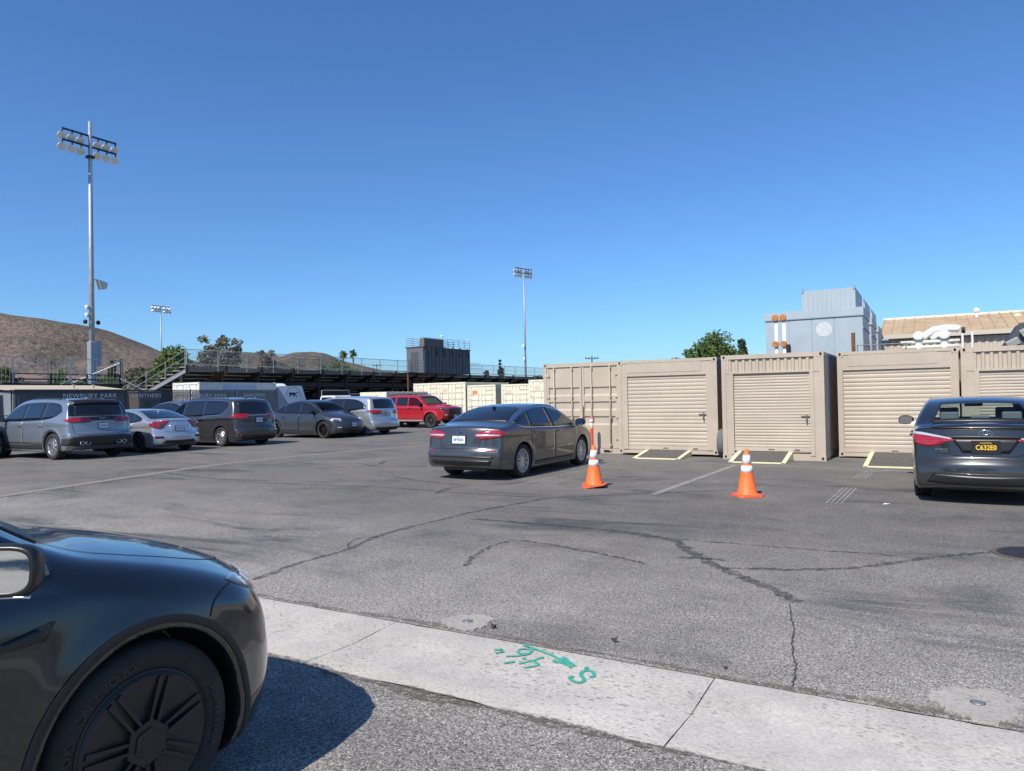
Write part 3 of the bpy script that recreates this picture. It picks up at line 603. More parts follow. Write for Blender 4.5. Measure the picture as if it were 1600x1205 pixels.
def surface_nets(f, o, h):
    s = f < 0; nx, ny, nz = f.shape
    c = np.zeros((nx-1, ny-1, nz-1), int)
    for dx in (0, 1):
        for dy in (0, 1):
            for dz in (0, 1): c += s[dx:nx-1+dx, dy:ny-1+dy, dz:nz-1+dz]
    act = (c > 0) & (c < 8); idx = -np.ones(act.shape, int); I = np.argwhere(act); idx[act] = np.arange(len(I))
    acc = np.zeros((len(I), 3)); cnt = np.zeros(len(I))
    corners = [(a, b, d) for a in (0, 1) for b in (0, 1) for d in (0, 1)]
    for ca in corners:
        for ax in range(3):
            if ca[ax]: continue
            cb = list(ca); cb[ax] = 1; fa = f[I[:, 0]+ca[0], I[:, 1]+ca[1], I[:, 2]+ca[2]]; fb = f[I[:, 0]+cb[0], I[:, 1]+cb[1], I[:, 2]+cb[2]]
            m = (fa < 0) != (fb < 0); t = np.where(m, fa/np.where(m, fa-fb, 1), 0); p = np.tile(np.array(ca, float), (len(I), 1)); p[:, ax] += t
            acc[m] += p[m]; cnt[m] += 1
    V = (I+acc/cnt[:, None])*h+o; F = []
    for ax in range(3):
        sl0 = [slice(1, -1)]*3; sl0[ax] = slice(0, -1); sl1 = [slice(1, -1)]*3; sl1[ax] = slice(1, None)
        a = s[tuple(sl0)]; b = s[tuple(sl1)]
        E = np.argwhere(a != b); 
        off = np.array([1, 1, 1]); off[ax] = 0; E = E+off; u, v = [(1, 2), (2, 0), (0, 1)][ax]
        def cell(du, dv):
            q = E.copy(); q[:, u] -= du; q[:, v] -= dv; return idx[q[:, 0], q[:, 1], q[:, 2]]
        quad = np.stack([cell(1, 1), cell(0, 1), cell(0, 0), cell(1, 0)], 1)
        fl = s[E[:, 0], E[:, 1], E[:, 2]]; quad[~fl] = quad[~fl][:, ::-1]; F.append(quad)
    F = np.concatenate(F); F = F[(F >= 0).all(1)]; return V, F
def cr(pts, k=8): return [tuple(p) for p in smooth_line(pts, k)]
def interp(pts): 
    a = np.array(pts); return lambda x: np.interp(x, a[:, 0], a[:, 1])
class Car:
    cache = {}
    def __init__(s, S):
        s.S = S; W2 = S['W']/2; s.W2 = W2
        top = cr(S['top'], 7); s.xt = min(p[0] for p in top); s.xn = max(p[0] for p in top)
        poly = top+[(x, z) for x, z in S['bottom']]
        key = tuple(map(tuple, S['top']))
        if key not in Car.cache: Car.cache[key] = poly_sdf_grid(poly, s.xt-.35, s.xn+.35, -.15, S['H']+.3, .016)
        s.g = Car.cache[key]
        s.belt = interp(S['belt']); s.res = S.get('res', .025); s.axles = S['axles']; s.Ra = S['Ra']
        s.ytop = S['W']/2
        h = s.res; xs = np.arange(s.xt-.06, s.xn+.06+h, h); yh = np.arange(0, W2+.09, h); ys = np.concatenate([-yh[:0:-1], yh]); zs = np.arange(.08, S['H']+.08, h)
        X, Y, Z = np.meshgrid(xs, yh, zs, indexing='ij')
        f = s.f(X, Y, Z); f = np.concatenate([f[:, :0:-1], f], 1); V, F = surface_nets(f, np.array([xs[0], ys[0], zs[0]]), h)
        for _ in range(2):
            d, G = s.fg(V, h*.4); V = V-(d/np.maximum((G*G).sum(1), .2))[:, None]*G*.9
        d, G = s.fg(V, h*.6); N = G/np.maximum(np.linalg.norm(G, axis=1), 1e-6)[:, None]
        s.V, s.F, s.N = V, F, N
        s.bvh = BVHTree.FromPolygons([Vector(v) for v in V], [tuple(q) for q in F.tolist()])
    def f(s, x, y, z):
        S = s.S; W2 = s.W2; ay = np.abs(y); a = np.minimum(ay/W2, 1.1)
        ap = a**S.get('pw', 2.4)
        xp = x+S['cf']*ap*sstep(x/s.xn)-S['cr']*ap*sstep(x/s.xt)
        zp = z+S['crown']*a*a
        ds = bilin(s.g, xp, zp); be = s.belt(x); th = S['th']
        k = .035; sp = k*np.logaddexp(0, (z-be)/k)
        pf, pr = S['pf'], S['pr']
        plan = 1-pf*np.clip((x-S['xpf'])/(s.xn-S['xpf']), 0, 1)**2-pr*np.clip((S['xpr']-x)/(S['xpr']-s.xt), 0, 1)**2
        zm = S.get('zm', .62); barrel = np.where(z < zm, S.get('b1', .05)*((zm-z)/.42)**2, S.get('b2', .03)*((np.minimum(z, be)-zm)/.35)**2)
        hw = W2*plan-barrel-math.tan(th)*sp
        for (pts, amp, soft) in S.get('crease', []):
            zc = np.interp(x, [p[0] for p in pts], [p[1] for p in pts]); hw = hw-amp/(1+np.exp(np.clip((z-zc)/soft, -40, 40)))
        for (ax, r) in ((s.axles[0], s.Ra), (s.axles[1], s.Ra)):
            rr = np.sqrt((x-ax)**2+(z-S['rt'])**2); hw = hw+S.get('flare', .015)*np.exp(-((np.maximum(rr, r)-r)/S.get('fw', .08))**2)*(z < be)
        d = smax(ds, (ay-hw)*.97, S.get('k', .07))
        for (ax, r) in ((s.axles[0], s.Ra), (s.axles[1], s.Ra)):
            rr = np.sqrt((x-ax)**2+(z-S['rt'])**2); well = np.minimum(r-rr, ay-(W2-.34)); d = smax(d, well, .014)
        return d
    def fg(s, V, e):
        x, y, z = V.T; d = s.f(x, y, z); G = np.stack([s.f(x+e, y, z)-s.f(x-e, y, z), s.f(x, y+e, z)-s.f(x, y-e, z), s.f(x, y, z+e)-s.f(x, y, z-e)], 1)/(2*e); return d, G
    def body(s, name, m, parent, cuts=()):
        V, F, N = s.V, s.F, s.N
        if cuts:
            Cn = V[F].mean(1); Nn = N[F].mean(1); kill = np.zeros(len(F), bool)
            for (view, poly) in cuts:
                if view == 'S': uv = Cn[:, [0, 2]]; ok = np.abs(Nn[:, 1]) > .45
                elif view == 'B': uv = Cn[:, [1, 2]]; ok = (Nn[:, 0] < -.25) & (Cn[:, 0] < 0)
                else: uv = Cn[:, [1, 2]]; ok = (Nn[:, 0] > .2) & (Cn[:, 0] > 0)
                ins = np.zeros(len(F), bool); P = np.array(poly); Q = np.roll(P, -1, 0)
                for a, b in zip(P, Q):
                    c = (a[1] > uv[:, 1]) != (b[1] > uv[:, 1])
                    if a[1] != b[1]: ins ^= c & (uv[:, 0] < (b[0]-a[0])*(uv[:, 1]-a[1])/(b[1]-a[1])+a[0])
                kill |= ins & ok
            F = F[~kill]
        me = bpy.data.meshes.new(name); me.from_pydata(V.tolist(), [], F.tolist()); me.materials.append(m)
        me.polygons.foreach_set('use_smooth', [True]*len(me.polygons)); me.update()
        me.normals_split_custom_set_from_vertices([tuple(n) for n in N.tolist()])
        return link(bpy.data.objects.new(name, me), parent)
    def cast(s, view, a, b):
        if view == 'S': o, d = Vector((a, -4, b)), Vector((0, 1, 0))
        elif view == 'B': o, d = Vector((-6, a, b)), Vector((1, 0, 0))
        elif view == 'F': o, d = Vector((6, a, b)), Vector((-1, 0, 0))
        elif view == 'T': o, d = Vector((a, b, 5)), Vector((0, 0, -1))
        else:
            t = R(view); d = Vector((math.cos(t), math.sin(t), 0)); o = Vector((-d.y, d.x, 0))*a+Vector((0, 0, b))-d*7
        h = s.bvh.ray_cast(o, d)
        if h[0] is None:
            n = s.bvh.find_nearest(o+d*(6.3 if not isinstance(view, str) else (4-s.W2*.9 if view == 'S' else 4)))
            return n[0], n[1]
        nn = h[1]; 
        if nn.dot(d) > 0: nn = -nn
        return h[0], nn
    def patch(s, name, view, top, bot, m, parent, off=.004, thick=.012, n=20, k=6, border=0, bm=None, mirror=True, bulge=0., straight=False, label=None):
        """panel following the body between two edge curves given in a side, rear, front or diagonal view"""
        T = top if straight else cr(top, 8); B = bot if straight else cr(bot, 8)
        def arc(P):
            P = np.array(P); d = np.concatenate([[0], np.cumsum(np.linalg.norm(np.diff(P, axis=0), axis=1))]); d /= d[-1]
            return lambda u: (np.interp(u, d, P[:, 0]), np.interp(u, d, P[:, 1]))
        ft, fb = arc(T), arc(B); us = np.linspace(0, 1, n+1); vs = np.linspace(0, 1, k+1)
        if border:
            Ln = max(.1, np.linalg.norm(np.array(T[0])-np.array(T[-1]))); Hn = max(.06, np.linalg.norm(np.array(ft(.5))-np.array(fb(.5))))
            bu, bv = min(.3, border/Ln), min(.35, border/Hn); us = np.concatenate([[0], np.linspace(bu, 1-bu, n-1), [1]]); vs = np.concatenate([[0], np.linspace(bv, 1-bv, k-1), [1]])
        V = []; Vb = []
        for u in us:
            pt, pb = ft(u), fb(u)
            for v in vs:
                a = pb[0]+(pt[0]-pb[0])*v; b = pb[1]+(pt[1]-pb[1])*v; p, nn = s.cast(view, a, b)
                e = bulge*(1-(2*u-1)**4)*(1-(2*v-1)**4) if bulge else 0
                V.append(p+nn*(off+e)); Vb.append(p-nn*thick)
        K = len(vs); nU = len(us); F = []; MI = []
        for i in range(nU-1):
            for j in range(K-1):
                F.append((i*K+j, (i+1)*K+j, (i+1)*K+j+1, i*K+j+1)); MI.append(1 if border and (i in (0, nU-2) or j in (0, K-2)) else 0)
        ring = [i*K for i in range(nU)]+[(nU-1)*K+j for j in range(1, K)]+[i*K+K-1 for i in range(nU-2, -1, -1)]+[j for j in range(K-2, 0, -1)]
        q = len(V); V2 = V+[Vb[r] for r in ring]; rn = len(ring)
        for i in range(rn): F.append((ring[i], q+i, q+(i+1) % rn, ring[(i+1) % rn])); MI.append(1 if border else 0)
        # orientation
        c = (V[F[0][1]]-V[F[0][0]]).cross(V[F[0][3]]-V[F[0][0]]); _, n0 = s.cast(view, *[(ft(.5)[i]+fb(.5)[i])/2 for i in (0, 1)])
        mid = F[(nU//2)*(K-1)+(K-1)//2]; c = (V2[mid[1]]-V2[mid[0]]).cross(V2[mid[3]]-V2[mid[0]])
        if c.dot(n0) < 0: F = [tuple(reversed(f)) for f in F]
        outs = []
        for sgn in ((1, -1) if mirror else (1,)):
            vv = [(p.x, p.y*sgn, p.z) for p in V2]; ff = F if sgn > 0 else [tuple(reversed(f)) for f in F]
            o = mobj(name, vv, ff, [m, bm or m], parent, smooth=False)
            o.data.polygons.foreach_set('material_index', MI); nt_ = (nU-1)*(K-1)
            o.data.polygons.foreach_set('use_smooth', [i < nt_ for i in range(len(F))])
            if label: o['label'] = label
            outs.append(o)
        return outs
    def strip(s, name, view, pts, wd, m, parent, off=.0025, mirror=True, closed=False, k=6, straight=False, h=0.):
        P = [np.array(p) for p in (pts if straight else cr(pts, k))]
        if straight:
            Q = []
            for a, b in zip(P[:-1], P[1:]):
                nn = max(1, int(np.linalg.norm(b-a)/.05)); Q += [a+(b-a)*i/nn for i in range(nn)]
            P = Q+[P[-1]]
        V = []; F = []; n = len(P)
        for i, p in enumerate(P):
            d = P[min(i+1, n-1)]-P[max(i-1, 0)]; d = d/max(np.linalg.norm(d), 1e-6); q = np.array([-d[1], d[0]])*wd/2
            for sg in (1, 0, -1): 
                hp, nn = s.cast(view, *(p+q*sg)); V.append(hp+nn*(off+(h if sg == 0 else 0)))
            if i: F += [(3*i-3, 3*i-2, 3*i+1, 3*i), (3*i-2, 3*i-1, 3*i+2, 3*i+1)]
        c = (V[F[0][1]]-V[F[0][0]]).cross(V[F[0][3]]-V[F[0][0]]); _, n0 = s.cast(view, *P[0])
        if c.dot(n0) < 0: F = [tuple(reversed(f)) for f in F]
        outs = []
        for sgn in ((1, -1) if mirror else (1,)):
            outs.append(mobj(name, [(p.x, p.y*sgn, p.z) for p in V], F if sgn > 0 else [tuple(reversed(f)) for f in F], m, parent, smooth=True))
        return outs
M_tyre = mat('tyre_rubber', (.02, .02, .02), .8, var=.25, vscale=9, dirt=(.07, .065, .058), dscale=5, damt=.45)
M_trim = mat('black_trim', (.014, .014, .015), .35); M_clad = mat('grey_cladding', (.022, .023, .024), .62, var=.1, vscale=20); M_chrome = mat('chrome', (.75, .76, .78), .12, 1.)
M_alloy = mat('alloy_silver', (.55, .56, .58), .28, .85, var=.06); M_black_alloy = mat('alloy_black', (.02, .02, .022), .3, .4); M_dkalloy = mat('alloy_dark', (.07, .072, .075), .35, .6)
def lens(name, c0, c1):
    m, n, l, b, out = newmat(name); MATS[name] = m; tc = n.new('ShaderNodeTexCoord')
    wv = n.new('ShaderNodeTexWave'); wv.inputs['Scale'].default_value = 14; wv.inputs['Distortion'].default_value = .5; wv.bands_direction = 'Z'; l.new(tc.outputs['Object'], wv.inputs['Vector'])
    vo = n.new('ShaderNodeTexVoronoi'); vo.inputs['Scale'].default_value = 45; l.new(tc.outputs['Object'], vo.inputs['Vector']); ad = n.new('ShaderNodeMath'); ad.operation = 'MULTIPLY'; l.new(wv.outputs[1], ad.inputs[0]); l.new(vo.outputs['Distance'], ad.inputs[1])
    l.new(mixc(n, l, ramp_node(n, l, ad.outputs[0], [(.05, 0.), (.45, 1.)]), c0, c1), b.inputs['Base Color']); b.inputs['Roughness'].default_value = .12; b.inputs['Coat Weight'].default_value = 1; b.inputs['Coat Roughness'].default_value = .02; return m
M_red = lens('tail_lens_red', (.16, .003, .008), (.5, .015, .025))
M_redd = mat('tail_lens_dark', (.1, .004, .008), .1, coat=1.); M_clear = mat('lamp_clear', (.6, .61, .63), .1, .35, coat=1.); M_lampdk = mat('lamp_dark', (.05, .055, .06), .08, coat=1.)
M_plate = mat('plate_white', (.68, .7, .74), .4); M_platek = mat('plate_black', (.012, .012, .012), .35); M_blue = mat('plate_blue_text', (.03, .05, .22), .5); M_pyel = mat('plate_yellow_text', (.85, .5, .02), .45)
M_seat = mat('seat_grey', (.16, .18, .2), .8); M_int = mat('interior_black', (.02, .02, .022), .8)
G_dark = glass('glass_privacy', (.05, .06, .07), .25); G_mid = glass('glass_tinted', (.45, .52, .54), .72); G_clear = glass('glass_clear', (.8, .88, .87), .93); G_blk = mat('glass_black', (.008, .009, .012), .04, coat=.6)
M_seam = mat('panel_gap', (.004, .004, .004), .9); M_amber = mat('amber_lens', (.7, .28, .03), .2, coat=1.)
def wheel_set(root, car, style, r, wd, rim_r, m_rim, track=None):
    """four wheels: tyre with tread and shoulders, rim barrel, spokes, hub; nearer details shared by all four"""
    y = car.W2-.03-wd/2 if track is None else track
    w = wd/2; t = MB(); n = 48
    prof = [(rim_r, -w*.82), (rim_r+.012, -w*.93), (r*.86, -w*1.04), (r*.95, -w*.96), (r*.985, -w*.84), (r, -w*.6), (r, -w*.42), (r-.008, -w*.4), (r-.008, -w*.34), (r, -w*.32), (r, -.03*w), (r-.008, 0), (r, .03*w), (r, w*.32), (r-.008, w*.34), (r-.008, w*.4), (r, w*.42), (r, w*.6), (r*.985, w*.84), (r*.95, w*.96), (r*.86, w*1.04), (rim_r+.012, w*.93), (rim_r, w*.82)]
    t.lathe([(a, -b) for a, b in prof], n, axis='y'); 
    for i in range(0): pass
    W0 = t.build('wheel', M_tyre, root, smooth=True)
    face = -w*.72   # outward is -y for the master (right-hand) wheel
    b = MB().lathe([(rim_r+.004, face-.02), (rim_r*.985, face-.028), (rim_r*.95, face-.01), (rim_r*.93, face+.03), (rim_r*.9, w*.6)], n, axis='y')
    rim = b.build('rim', m_rim if style[0] != 'cover' else M_trim, W0, smooth=True); MB().lathe([(rim_r*.9, face+.1), (.0, face+.12)], 32, axis='y').build('wheel_back', M_trim, W0)
    disc = MB().lathe([(.0, face+.075), (rim_r*.62, face+.075), (rim_r*.62, face+.1)], 28, axis='y').build('brake_disc', mat('brake_steel', (.12, .115, .11), .5, .6), W0)
    kind, ns = style[0], style[1]; sp = MB()
    def bar(a0, a1, r0, r1, w0, w1, y0, y1, th):
        """tapered spoke from angle a0 at r0 to angle a1 at r1"""
        p0 = np.array([math.cos(a0)*r0, math.sin(a0)*r0]); p1 = np.array([math.cos(a1)*r1, math.sin(a1)*r1]); d = (p1-p0)/np.linalg.norm(p1-p0); q = np.array([-d[1], d[0]])
        v = []
        for p, ww, yy in ((p0, w0, y0), (p1, w1, y1)):
            for sx, sy in ((-1, th), (-.55, 0), (.55, 0), (1, th)):
                z = p+q*ww/2*sx; v.append((z[0], yy+sy, z[1]))
        sp.add(v, [(0, 4, 5, 1), (1, 5, 6, 2), (2, 6, 7, 3), (0, 3, 7, 4), (0, 1, 2, 3), (7, 6, 5, 4)])
    for i in range(ns):
        a = 2*math.pi*i/ns+.3
        if kind == 'single': bar(a, a, .05, rim_r*.95, .062, .04, face-.005, face-.018, .03)
        elif kind == 'twin':
            for e in (-1, 1): bar(a+e*.1, a+e*style[2], .055, rim_r*.95, .034, .026, face-.003, face-.018, .03)
        elif kind == 'vee':
            for e in (-1, 1): bar(a, a+e*style[2], .05, rim_r*.95, .05, .03, face-.002, face-.018, .03)
        elif kind == 'cover':
            pass
    if kind != 'cover':
        sp.lathe([(.0, face-.012), (.045, face-.012), (.07, face+.0), (.075, face+.05)], 20, axis='y')
        sp.build('spokes', m_rim, W0)
        if kind in ('twin', 'vee', 'single'):
            nb = MB()
            for i in range(5):
                a = 2*math.pi*i/5; nb.lathe([(0, face-.004), (.009, face-.004), (.009, face+.02)], 6, c=(.056*math.cos(a), 0, .056*math.sin(a)), axis='y')
            nb.build('wheel_nuts', M_trim, W0)['kind'] = 'stuff'
    parts = list(W0.children)
    W0.location = (car.axles[0], -y, r)
    for (ax, sg) in ((car.axles[1], -1), (car.axles[0], 1), (car.axles[1], 1)):
        c = copy_obj(W0, root); c.location = (ax, sg*y, r); c.rotation_euler = (0, R(37)*sg*ax, 0 if sg < 0 else math.pi)
        for p in parts: copy_obj(p, c)
    # dark wheel housings
    for ax in car.axles:
        for sg in (-1, 1):
            Rr = car.Ra-.002; hs = MB(); n2 = 26; ang = [R(-22)+R(224)*i/n2 for i in range(n2+1)]; yo, yi = sg*(car.W2-.045), sg*(car.W2-.345)
            v = []
            for a in ang: v += [(ax+Rr*math.cos(a), yo, r+Rr*math.sin(a)), (ax+Rr*math.cos(a), yi, r+Rr*math.sin(a))]
            f = [(2*i, 2*i+1, 2*i+3, 2*i+2) for i in range(n2)]
            v.append((ax, yi, r)); f += [(2*i+1, len(v)-1, 2*i+3) for i in range(n2)]
            mobj('wheel_housing', v, f, M_trim, root, smooth=False)
    return W0
def licence_plate(car, root, z, text, mt, mp, view='B', w=.305, h=.152, y=0., sub=None, size=.085, name='licence_plate'):
    p, n = car.cast(view, y, z); n = Vector((n.x, 0, n.z*.5)).normalized(); ex = Vector((0, 0, 1)).cross(n).normalized(); ey = n.cross(ex); o = p+n*.016
    M = basis(o, ex, ey); pl = MB().box(-w/2, w/2, -h/2, h/2, -.012, .002); pl.v = [tuple(M @ Vector(v)) for v in pl.v]
    q = pl.build(name, mp, root, bevel=.004)
    fr = MB()
    for (a, b, c, d) in ((-w/2-.012, w/2+.012, h/2-.002, h/2+.012), (-w/2-.012, w/2+.012, -h/2-.012, -h/2+.002), (-w/2-.012, -w/2+.002, -h/2, h/2), (w/2-.002, w/2+.012, -h/2, h/2)): fr.box(a, b, c, d, -.01, .004)
    fr.v = [tuple(M @ Vector(v)) for v in fr.v]; fr.build('plate_frame', M_trim, q)
    text_mesh('plate_number', text, size, mt, q, M @ Matrix.Translation((0, -.006, .0035)), .0006, sx=.82, bold=.0015)
    if sub: text_mesh('plate_caption', sub, .024, mt if mp is not M_plate else mat('plate_red_text', (.5, .03, .04), .5), q, M @ Matrix.Translation((0, h/2-.02, .0035)), .0006)
    return q
def seats(root, car, zfloor, xf, xr, m=None):
    m = m or M_seat; W = car.W2
    def seat(x, y, wd, hr=True):
        s = MB()
        s.prism([(x-.28, zfloor+.1), (x+.28, zfloor+.12), (x+.3, zfloor+.26), (x-.2, zfloor+.22)], 'y', y-wd/2, y+wd/2)
        s.prism([(x-.28, zfloor+.2), (x-.16, zfloor+.2), (x-.3, zfloor+.78), (x-.40, zfloor+.78)], 'y', y-wd/2, y+wd/2)
        o = s.build('seat', m, root, bevel=.03)
        h = MB(); hx = x-.38
        for dy in ((0,) if wd < .7 else (-wd*.3, 0, wd*.3)):
            h.prism([(hx-.04, zfloor+.81), (hx+.06, zfloor+.81), (hx+.03, zfloor+1.0), (hx-.05, zfloor+1.0)], 'y', y+dy-.13, y+dy+.13)
        if wd < .7: h.build('headrest', m, o, bevel=.025)
        else:
            for k, dy in enumerate((-wd*.3, 0, wd*.3)):
                g = MB().prism([(hx-.04, zfloor+.80), (hx+.05, zfloor+.80), (hx+.02, zfloor+(.95 if dy else .9)), (hx-.05, zfloor+(.95 if dy else .9))], 'y', y+dy-.12, y+dy+.12); g.build('headrest', m, o, bevel=.02)
    seat(xf, W*.42, .5); seat(xf, -W*.42, .5); seat(xr, 0, W*1.45)
    d = MB().prism([(xf+.62, zfloor+.3), (xf+.95, zfloor+.3), (xf+1.0, zfloor+.56), (xf+.72, zfloor+.62), (xf+.6, zfloor+.52)], 'y', -W*.82, W*.82).build('dashboard', M_int, root, bevel=.02)
    sw = MB(); c = Vector((xf+.47, W*.42, zfloor+.58)); ux = Vector((.35, 0, .94)).normalized(); uy = Vector((0, 1, 0))
    sw.tube([c+ux*.185*math.cos(2*math.pi*k/20)+uy*.185*math.sin(2*math.pi*k/20) for k in range(21)], .016, 6).tube([c+uy*.18, c-uy*.18], .018, 6).tube([c, c+Vector((.25, 0, -.1))], .03, 6)
    sw.build('steering_wheel', M_int, root, smooth=True)
def mirrors(root, car, x, z, m, wd=.24, h=.16, out=None):
    """door mirrors: shell, arm and glass facing rearwards"""
    p, n = car.cast('S', x, z); res = []
    for sg in (-1, 1):
        y0 = abs(p.y)-.01; s = MB(); prof = []
        # rounded shell: rings from arm outwards
        for i, (t, sc) in enumerate(((0, .35), (.12, .75), (.35, .97), (.65, 1.), (.88, .86), (1., .45))):
            yy = y0+.05+wd*t; ring = []
            for k in range(14):
                a = 2*math.pi*k/14; cx = math.cos(a); cz = math.sin(a); xx = x+.03+.085*sc*cx*(1. if cx > 0 else .45); zz = z+.065+h/2*sc*(abs(cz)**.7)*(1 if cz > 0 else -1); ring.append((xx-.02*t, sg*yy, zz))
            prof.append(ring)
        v = [q for r_ in prof for q in r_]; f = []
        for i in range(len(prof)-1):
            for k in range(14): f.append((i*14+k, i*14+(k+1) % 14, (i+1)*14+(k+1) % 14, (i+1)*14+k))
        f += [tuple(range(13, -1, -1)), tuple(len(v)-14+k for k in range(14))]
        if sg < 0: f = [tuple(reversed(q)) for q in f]
        o = mobj('side_mirror', v, f, m, root, smooth=True)
        a = MB().prism([(x-.05, z-.03), (x+.09, z-.03), (x+.07, z+.03), (x-.02, z+.04)], 'y', sg*(y0-.03), sg*(y0+.1)).build('mirror_arm', M_trim, o)
        xg = x-.018; g = []; n2 = 18
        for k in range(n2):
            t = 2*math.pi*k/n2; cy, cz = math.cos(t), math.sin(t); g.append((xg-.012, sg*(y0+.05+wd*.53+wd*.42*(abs(cy)**.6)*(1 if cy > 0 else -1)), z+.065+h*.42*(abs(cz)**.6)*(1 if cz > 0 else -1)))
        mobj('mirror_glass', g, [tuple(range(n2))], mat('mirror_tinted', (.4, .42, .44), .03, 1.), o); res.append(o)
    return res
def dlo(car, S, root, spec, m_glass, frame=M_trim, cut=False):
    """side windows: one pane per door plus quarter panes, with pillars between"""
    top, bot = cr(spec['top'], 8), cr(spec['bot'], 8)
    ta, ba = np.array(top), np.array(bot)
    o1 = ta[np.argsort(ta[:, 0])]; o2 = ba[np.argsort(ba[:, 0])]
    T = lambda x: float(np.interp(x, o1[:, 0], o1[:, 1])); B = lambda x: float(np.interp(x, o2[:, 0], o2[:, 1]))
    polys = []
    n = 14; x0, x1 = spec['range']
    if frame: car.patch('window_surround', 'S', [(x0+(x1-x0)*i/n, T(x0+(x1-x0)*i/n)+.012) for i in range(n+1)], [(x0+(x1-x0)*i/n, B(x0+(x1-x0)*i/n)-.012) for i in range(n+1)], frame, root, off=.002, thick=.006, n=40, k=7, straight=True) if not cut else None
    for pane in spec['panes']:
        (xb0, xt0), (xb1, xt1) = pane[:2]; g = pane[2] if len(pane) > 2 else m_glass
        tp = [(xt0+(xt1-xt0)*i/n, T(xt0+(xt1-xt0)*i/n)) for i in range(n+1)]; bt = [(xb0+(xb1-xb0)*i/n, B(xb0+(xb1-xb0)*i/n)) for i in range(n+1)]
        tp = [(a, max(b, B(a)+.004)) for a, b in tp]
        car.patch('side_window', 'S', tp, bt, g, root, off=.0045, thick=.004, n=22, k=7, border=.022 if cut else 0, bm=M_trim, straight=True)
        if cut:
            c = np.mean(tp+bt, 0); polys.append(('S', [tuple(c+(np.array(p)-c)*.94) for p in bt+tp[::-1]]))
    return polys, T, B
def screen(car, name, view, wt, zt, wb, zb, m, root, cut=False, border=.03, arch=.02, n=24):
    """windscreen or rear window"""
    tp = [(wt*(2*i/12-1), zt-arch*(2*i/12-1)**2) for i in range(13)]; bt = [(wb*(2*i/12-1), zb-arch*(2*i/12-1)**2) for i in range(13)]
    car.patch(name, view, tp, bt, m, root, off=.005, thick=.004, n=n, k=9, border=border, bm=M_trim, mirror=False, straight=True)
    if cut:
        c = np.mean(tp+bt, 0); return [(view, [(c[0]+(p[0]-c[0])*.95, c[1]+(p[1]-c[1])*.88) for p in bt+tp[::-1]])]
    return []
def doors(car, root, m, edges, B, zlow, arch=None, handle=.13, mh=None, hz=None):
    """door skins a little proud of the body inside dark shut lines, each with its handle"""
    for (x0, x1, low) in edges:
        n = 16; xs = [x0+(x1-x0)*i/n for i in range(n+1)]
        lo = []
        for x in xs:
            z = zlow
            for ax in car.axles:
                d = abs(x-ax); rr = car.Ra+.05
                if d < rr: z = max(z, car.S['rt']+math.sqrt(rr*rr-d*d))
            lo.append((x, z))
        tp = [(x, B(x)-.03) for x in xs]
        car.patch('shut_line', 'S', [(x+(.006 if x == xs[-1] else (-.006 if x == xs[0] else 0)), z+.004) for x, z in tp], [(x+(.006 if x == xs[-1] else (-.006 if x == xs[0] else 0)), z-.006) for x, z in lo], M_seam, root, off=.0012, thick=.004, n=26, k=8, straight=True)
        ds = car.patch('door', 'S', tp, lo, m, root, off=.0032, thick=.003, n=26, k=10, straight=True)
        hx = min(x0, x1)+.13; hzz = (hz or (B(hx)-.1))
        for d, sg in zip(ds, (1, -1)):
            p, nn = car.cast('S', hx, hzz); q = MB(); yo = abs(p.y)
            s_ = -sg
            pts = [(hx-.1, s_*-1*0, 0)]
            q.tube([(hx-.1, -sg*(-1)*0-0, 0)]*2, .001, 3) if False else None
            sy = -1 if sg > 0 else 1
            q.tube([(hx-.105, sy*(yo-.003), hzz), (hx-.085, sy*(yo+.028), hzz+.003), (hx+.085, sy*(yo+.03), hzz+.008), (hx+.105, sy*(yo-.003), hzz+.008)], [.012, .014, .014, .012], 8)
            q.build('door_handle', mh or m, d, smooth=True)
def rb(x, y, z): return (-.7071*x+.7071*y, z)       # right rear corner view (45)
def rf(x, y, z): return (-.7071*x-.7071*y, z)       # right front corner view (135)
def roof_fin(car, root, x, m):
    p, n = car.cast('T', x, 0); return MB().prism([(x-.11, p.z-.01), (x+.1, p.z-.01), (x+.02, p.z+.02), (x-.06, p.z+.055), (x-.1, p.z+.05)], 'y', -.018, .018).build('roof_antenna', m, root, bevel=.006)
def underbody(root, car, zb=.19):
    W = car.W2; a0, a1 = car.axles
    u = MB().box(car.axles[0]+.1, car.axles[1]-.1, -W*.8, W*.8, zb-.02, zb+.05).box(car.xt+.25, car.xn-.25, -W*.55, W*.55, zb+.0, zb+.06)
    u.tube([(a0, -W*.75, car.S['rt']), (a0, W*.75, car.S['rt'])], .045, 8); u.tube([(a1, -W*.75, car.S['rt']), (a1, W*.75, car.S['rt'])], .045, 8)
    u.build('underbody', M_trim, root)
def finish(root, loc, rz): root.location = (*loc, 0); root.rotation_euler = (0, 0, rz)
HEAD = {'N': R(90), 'W': R(180), 'E': 0.}
def rear_axle_place(root, car, p, head):
    """put the middle of the rear axle over ground point p"""
    a = HEAD[head] if isinstance(head, str) else head; d = Vector((math.cos(a), math.sin(a))); o = Vector(p)-d*car.axles[0]; finish(root, (o.x, o.y), a)

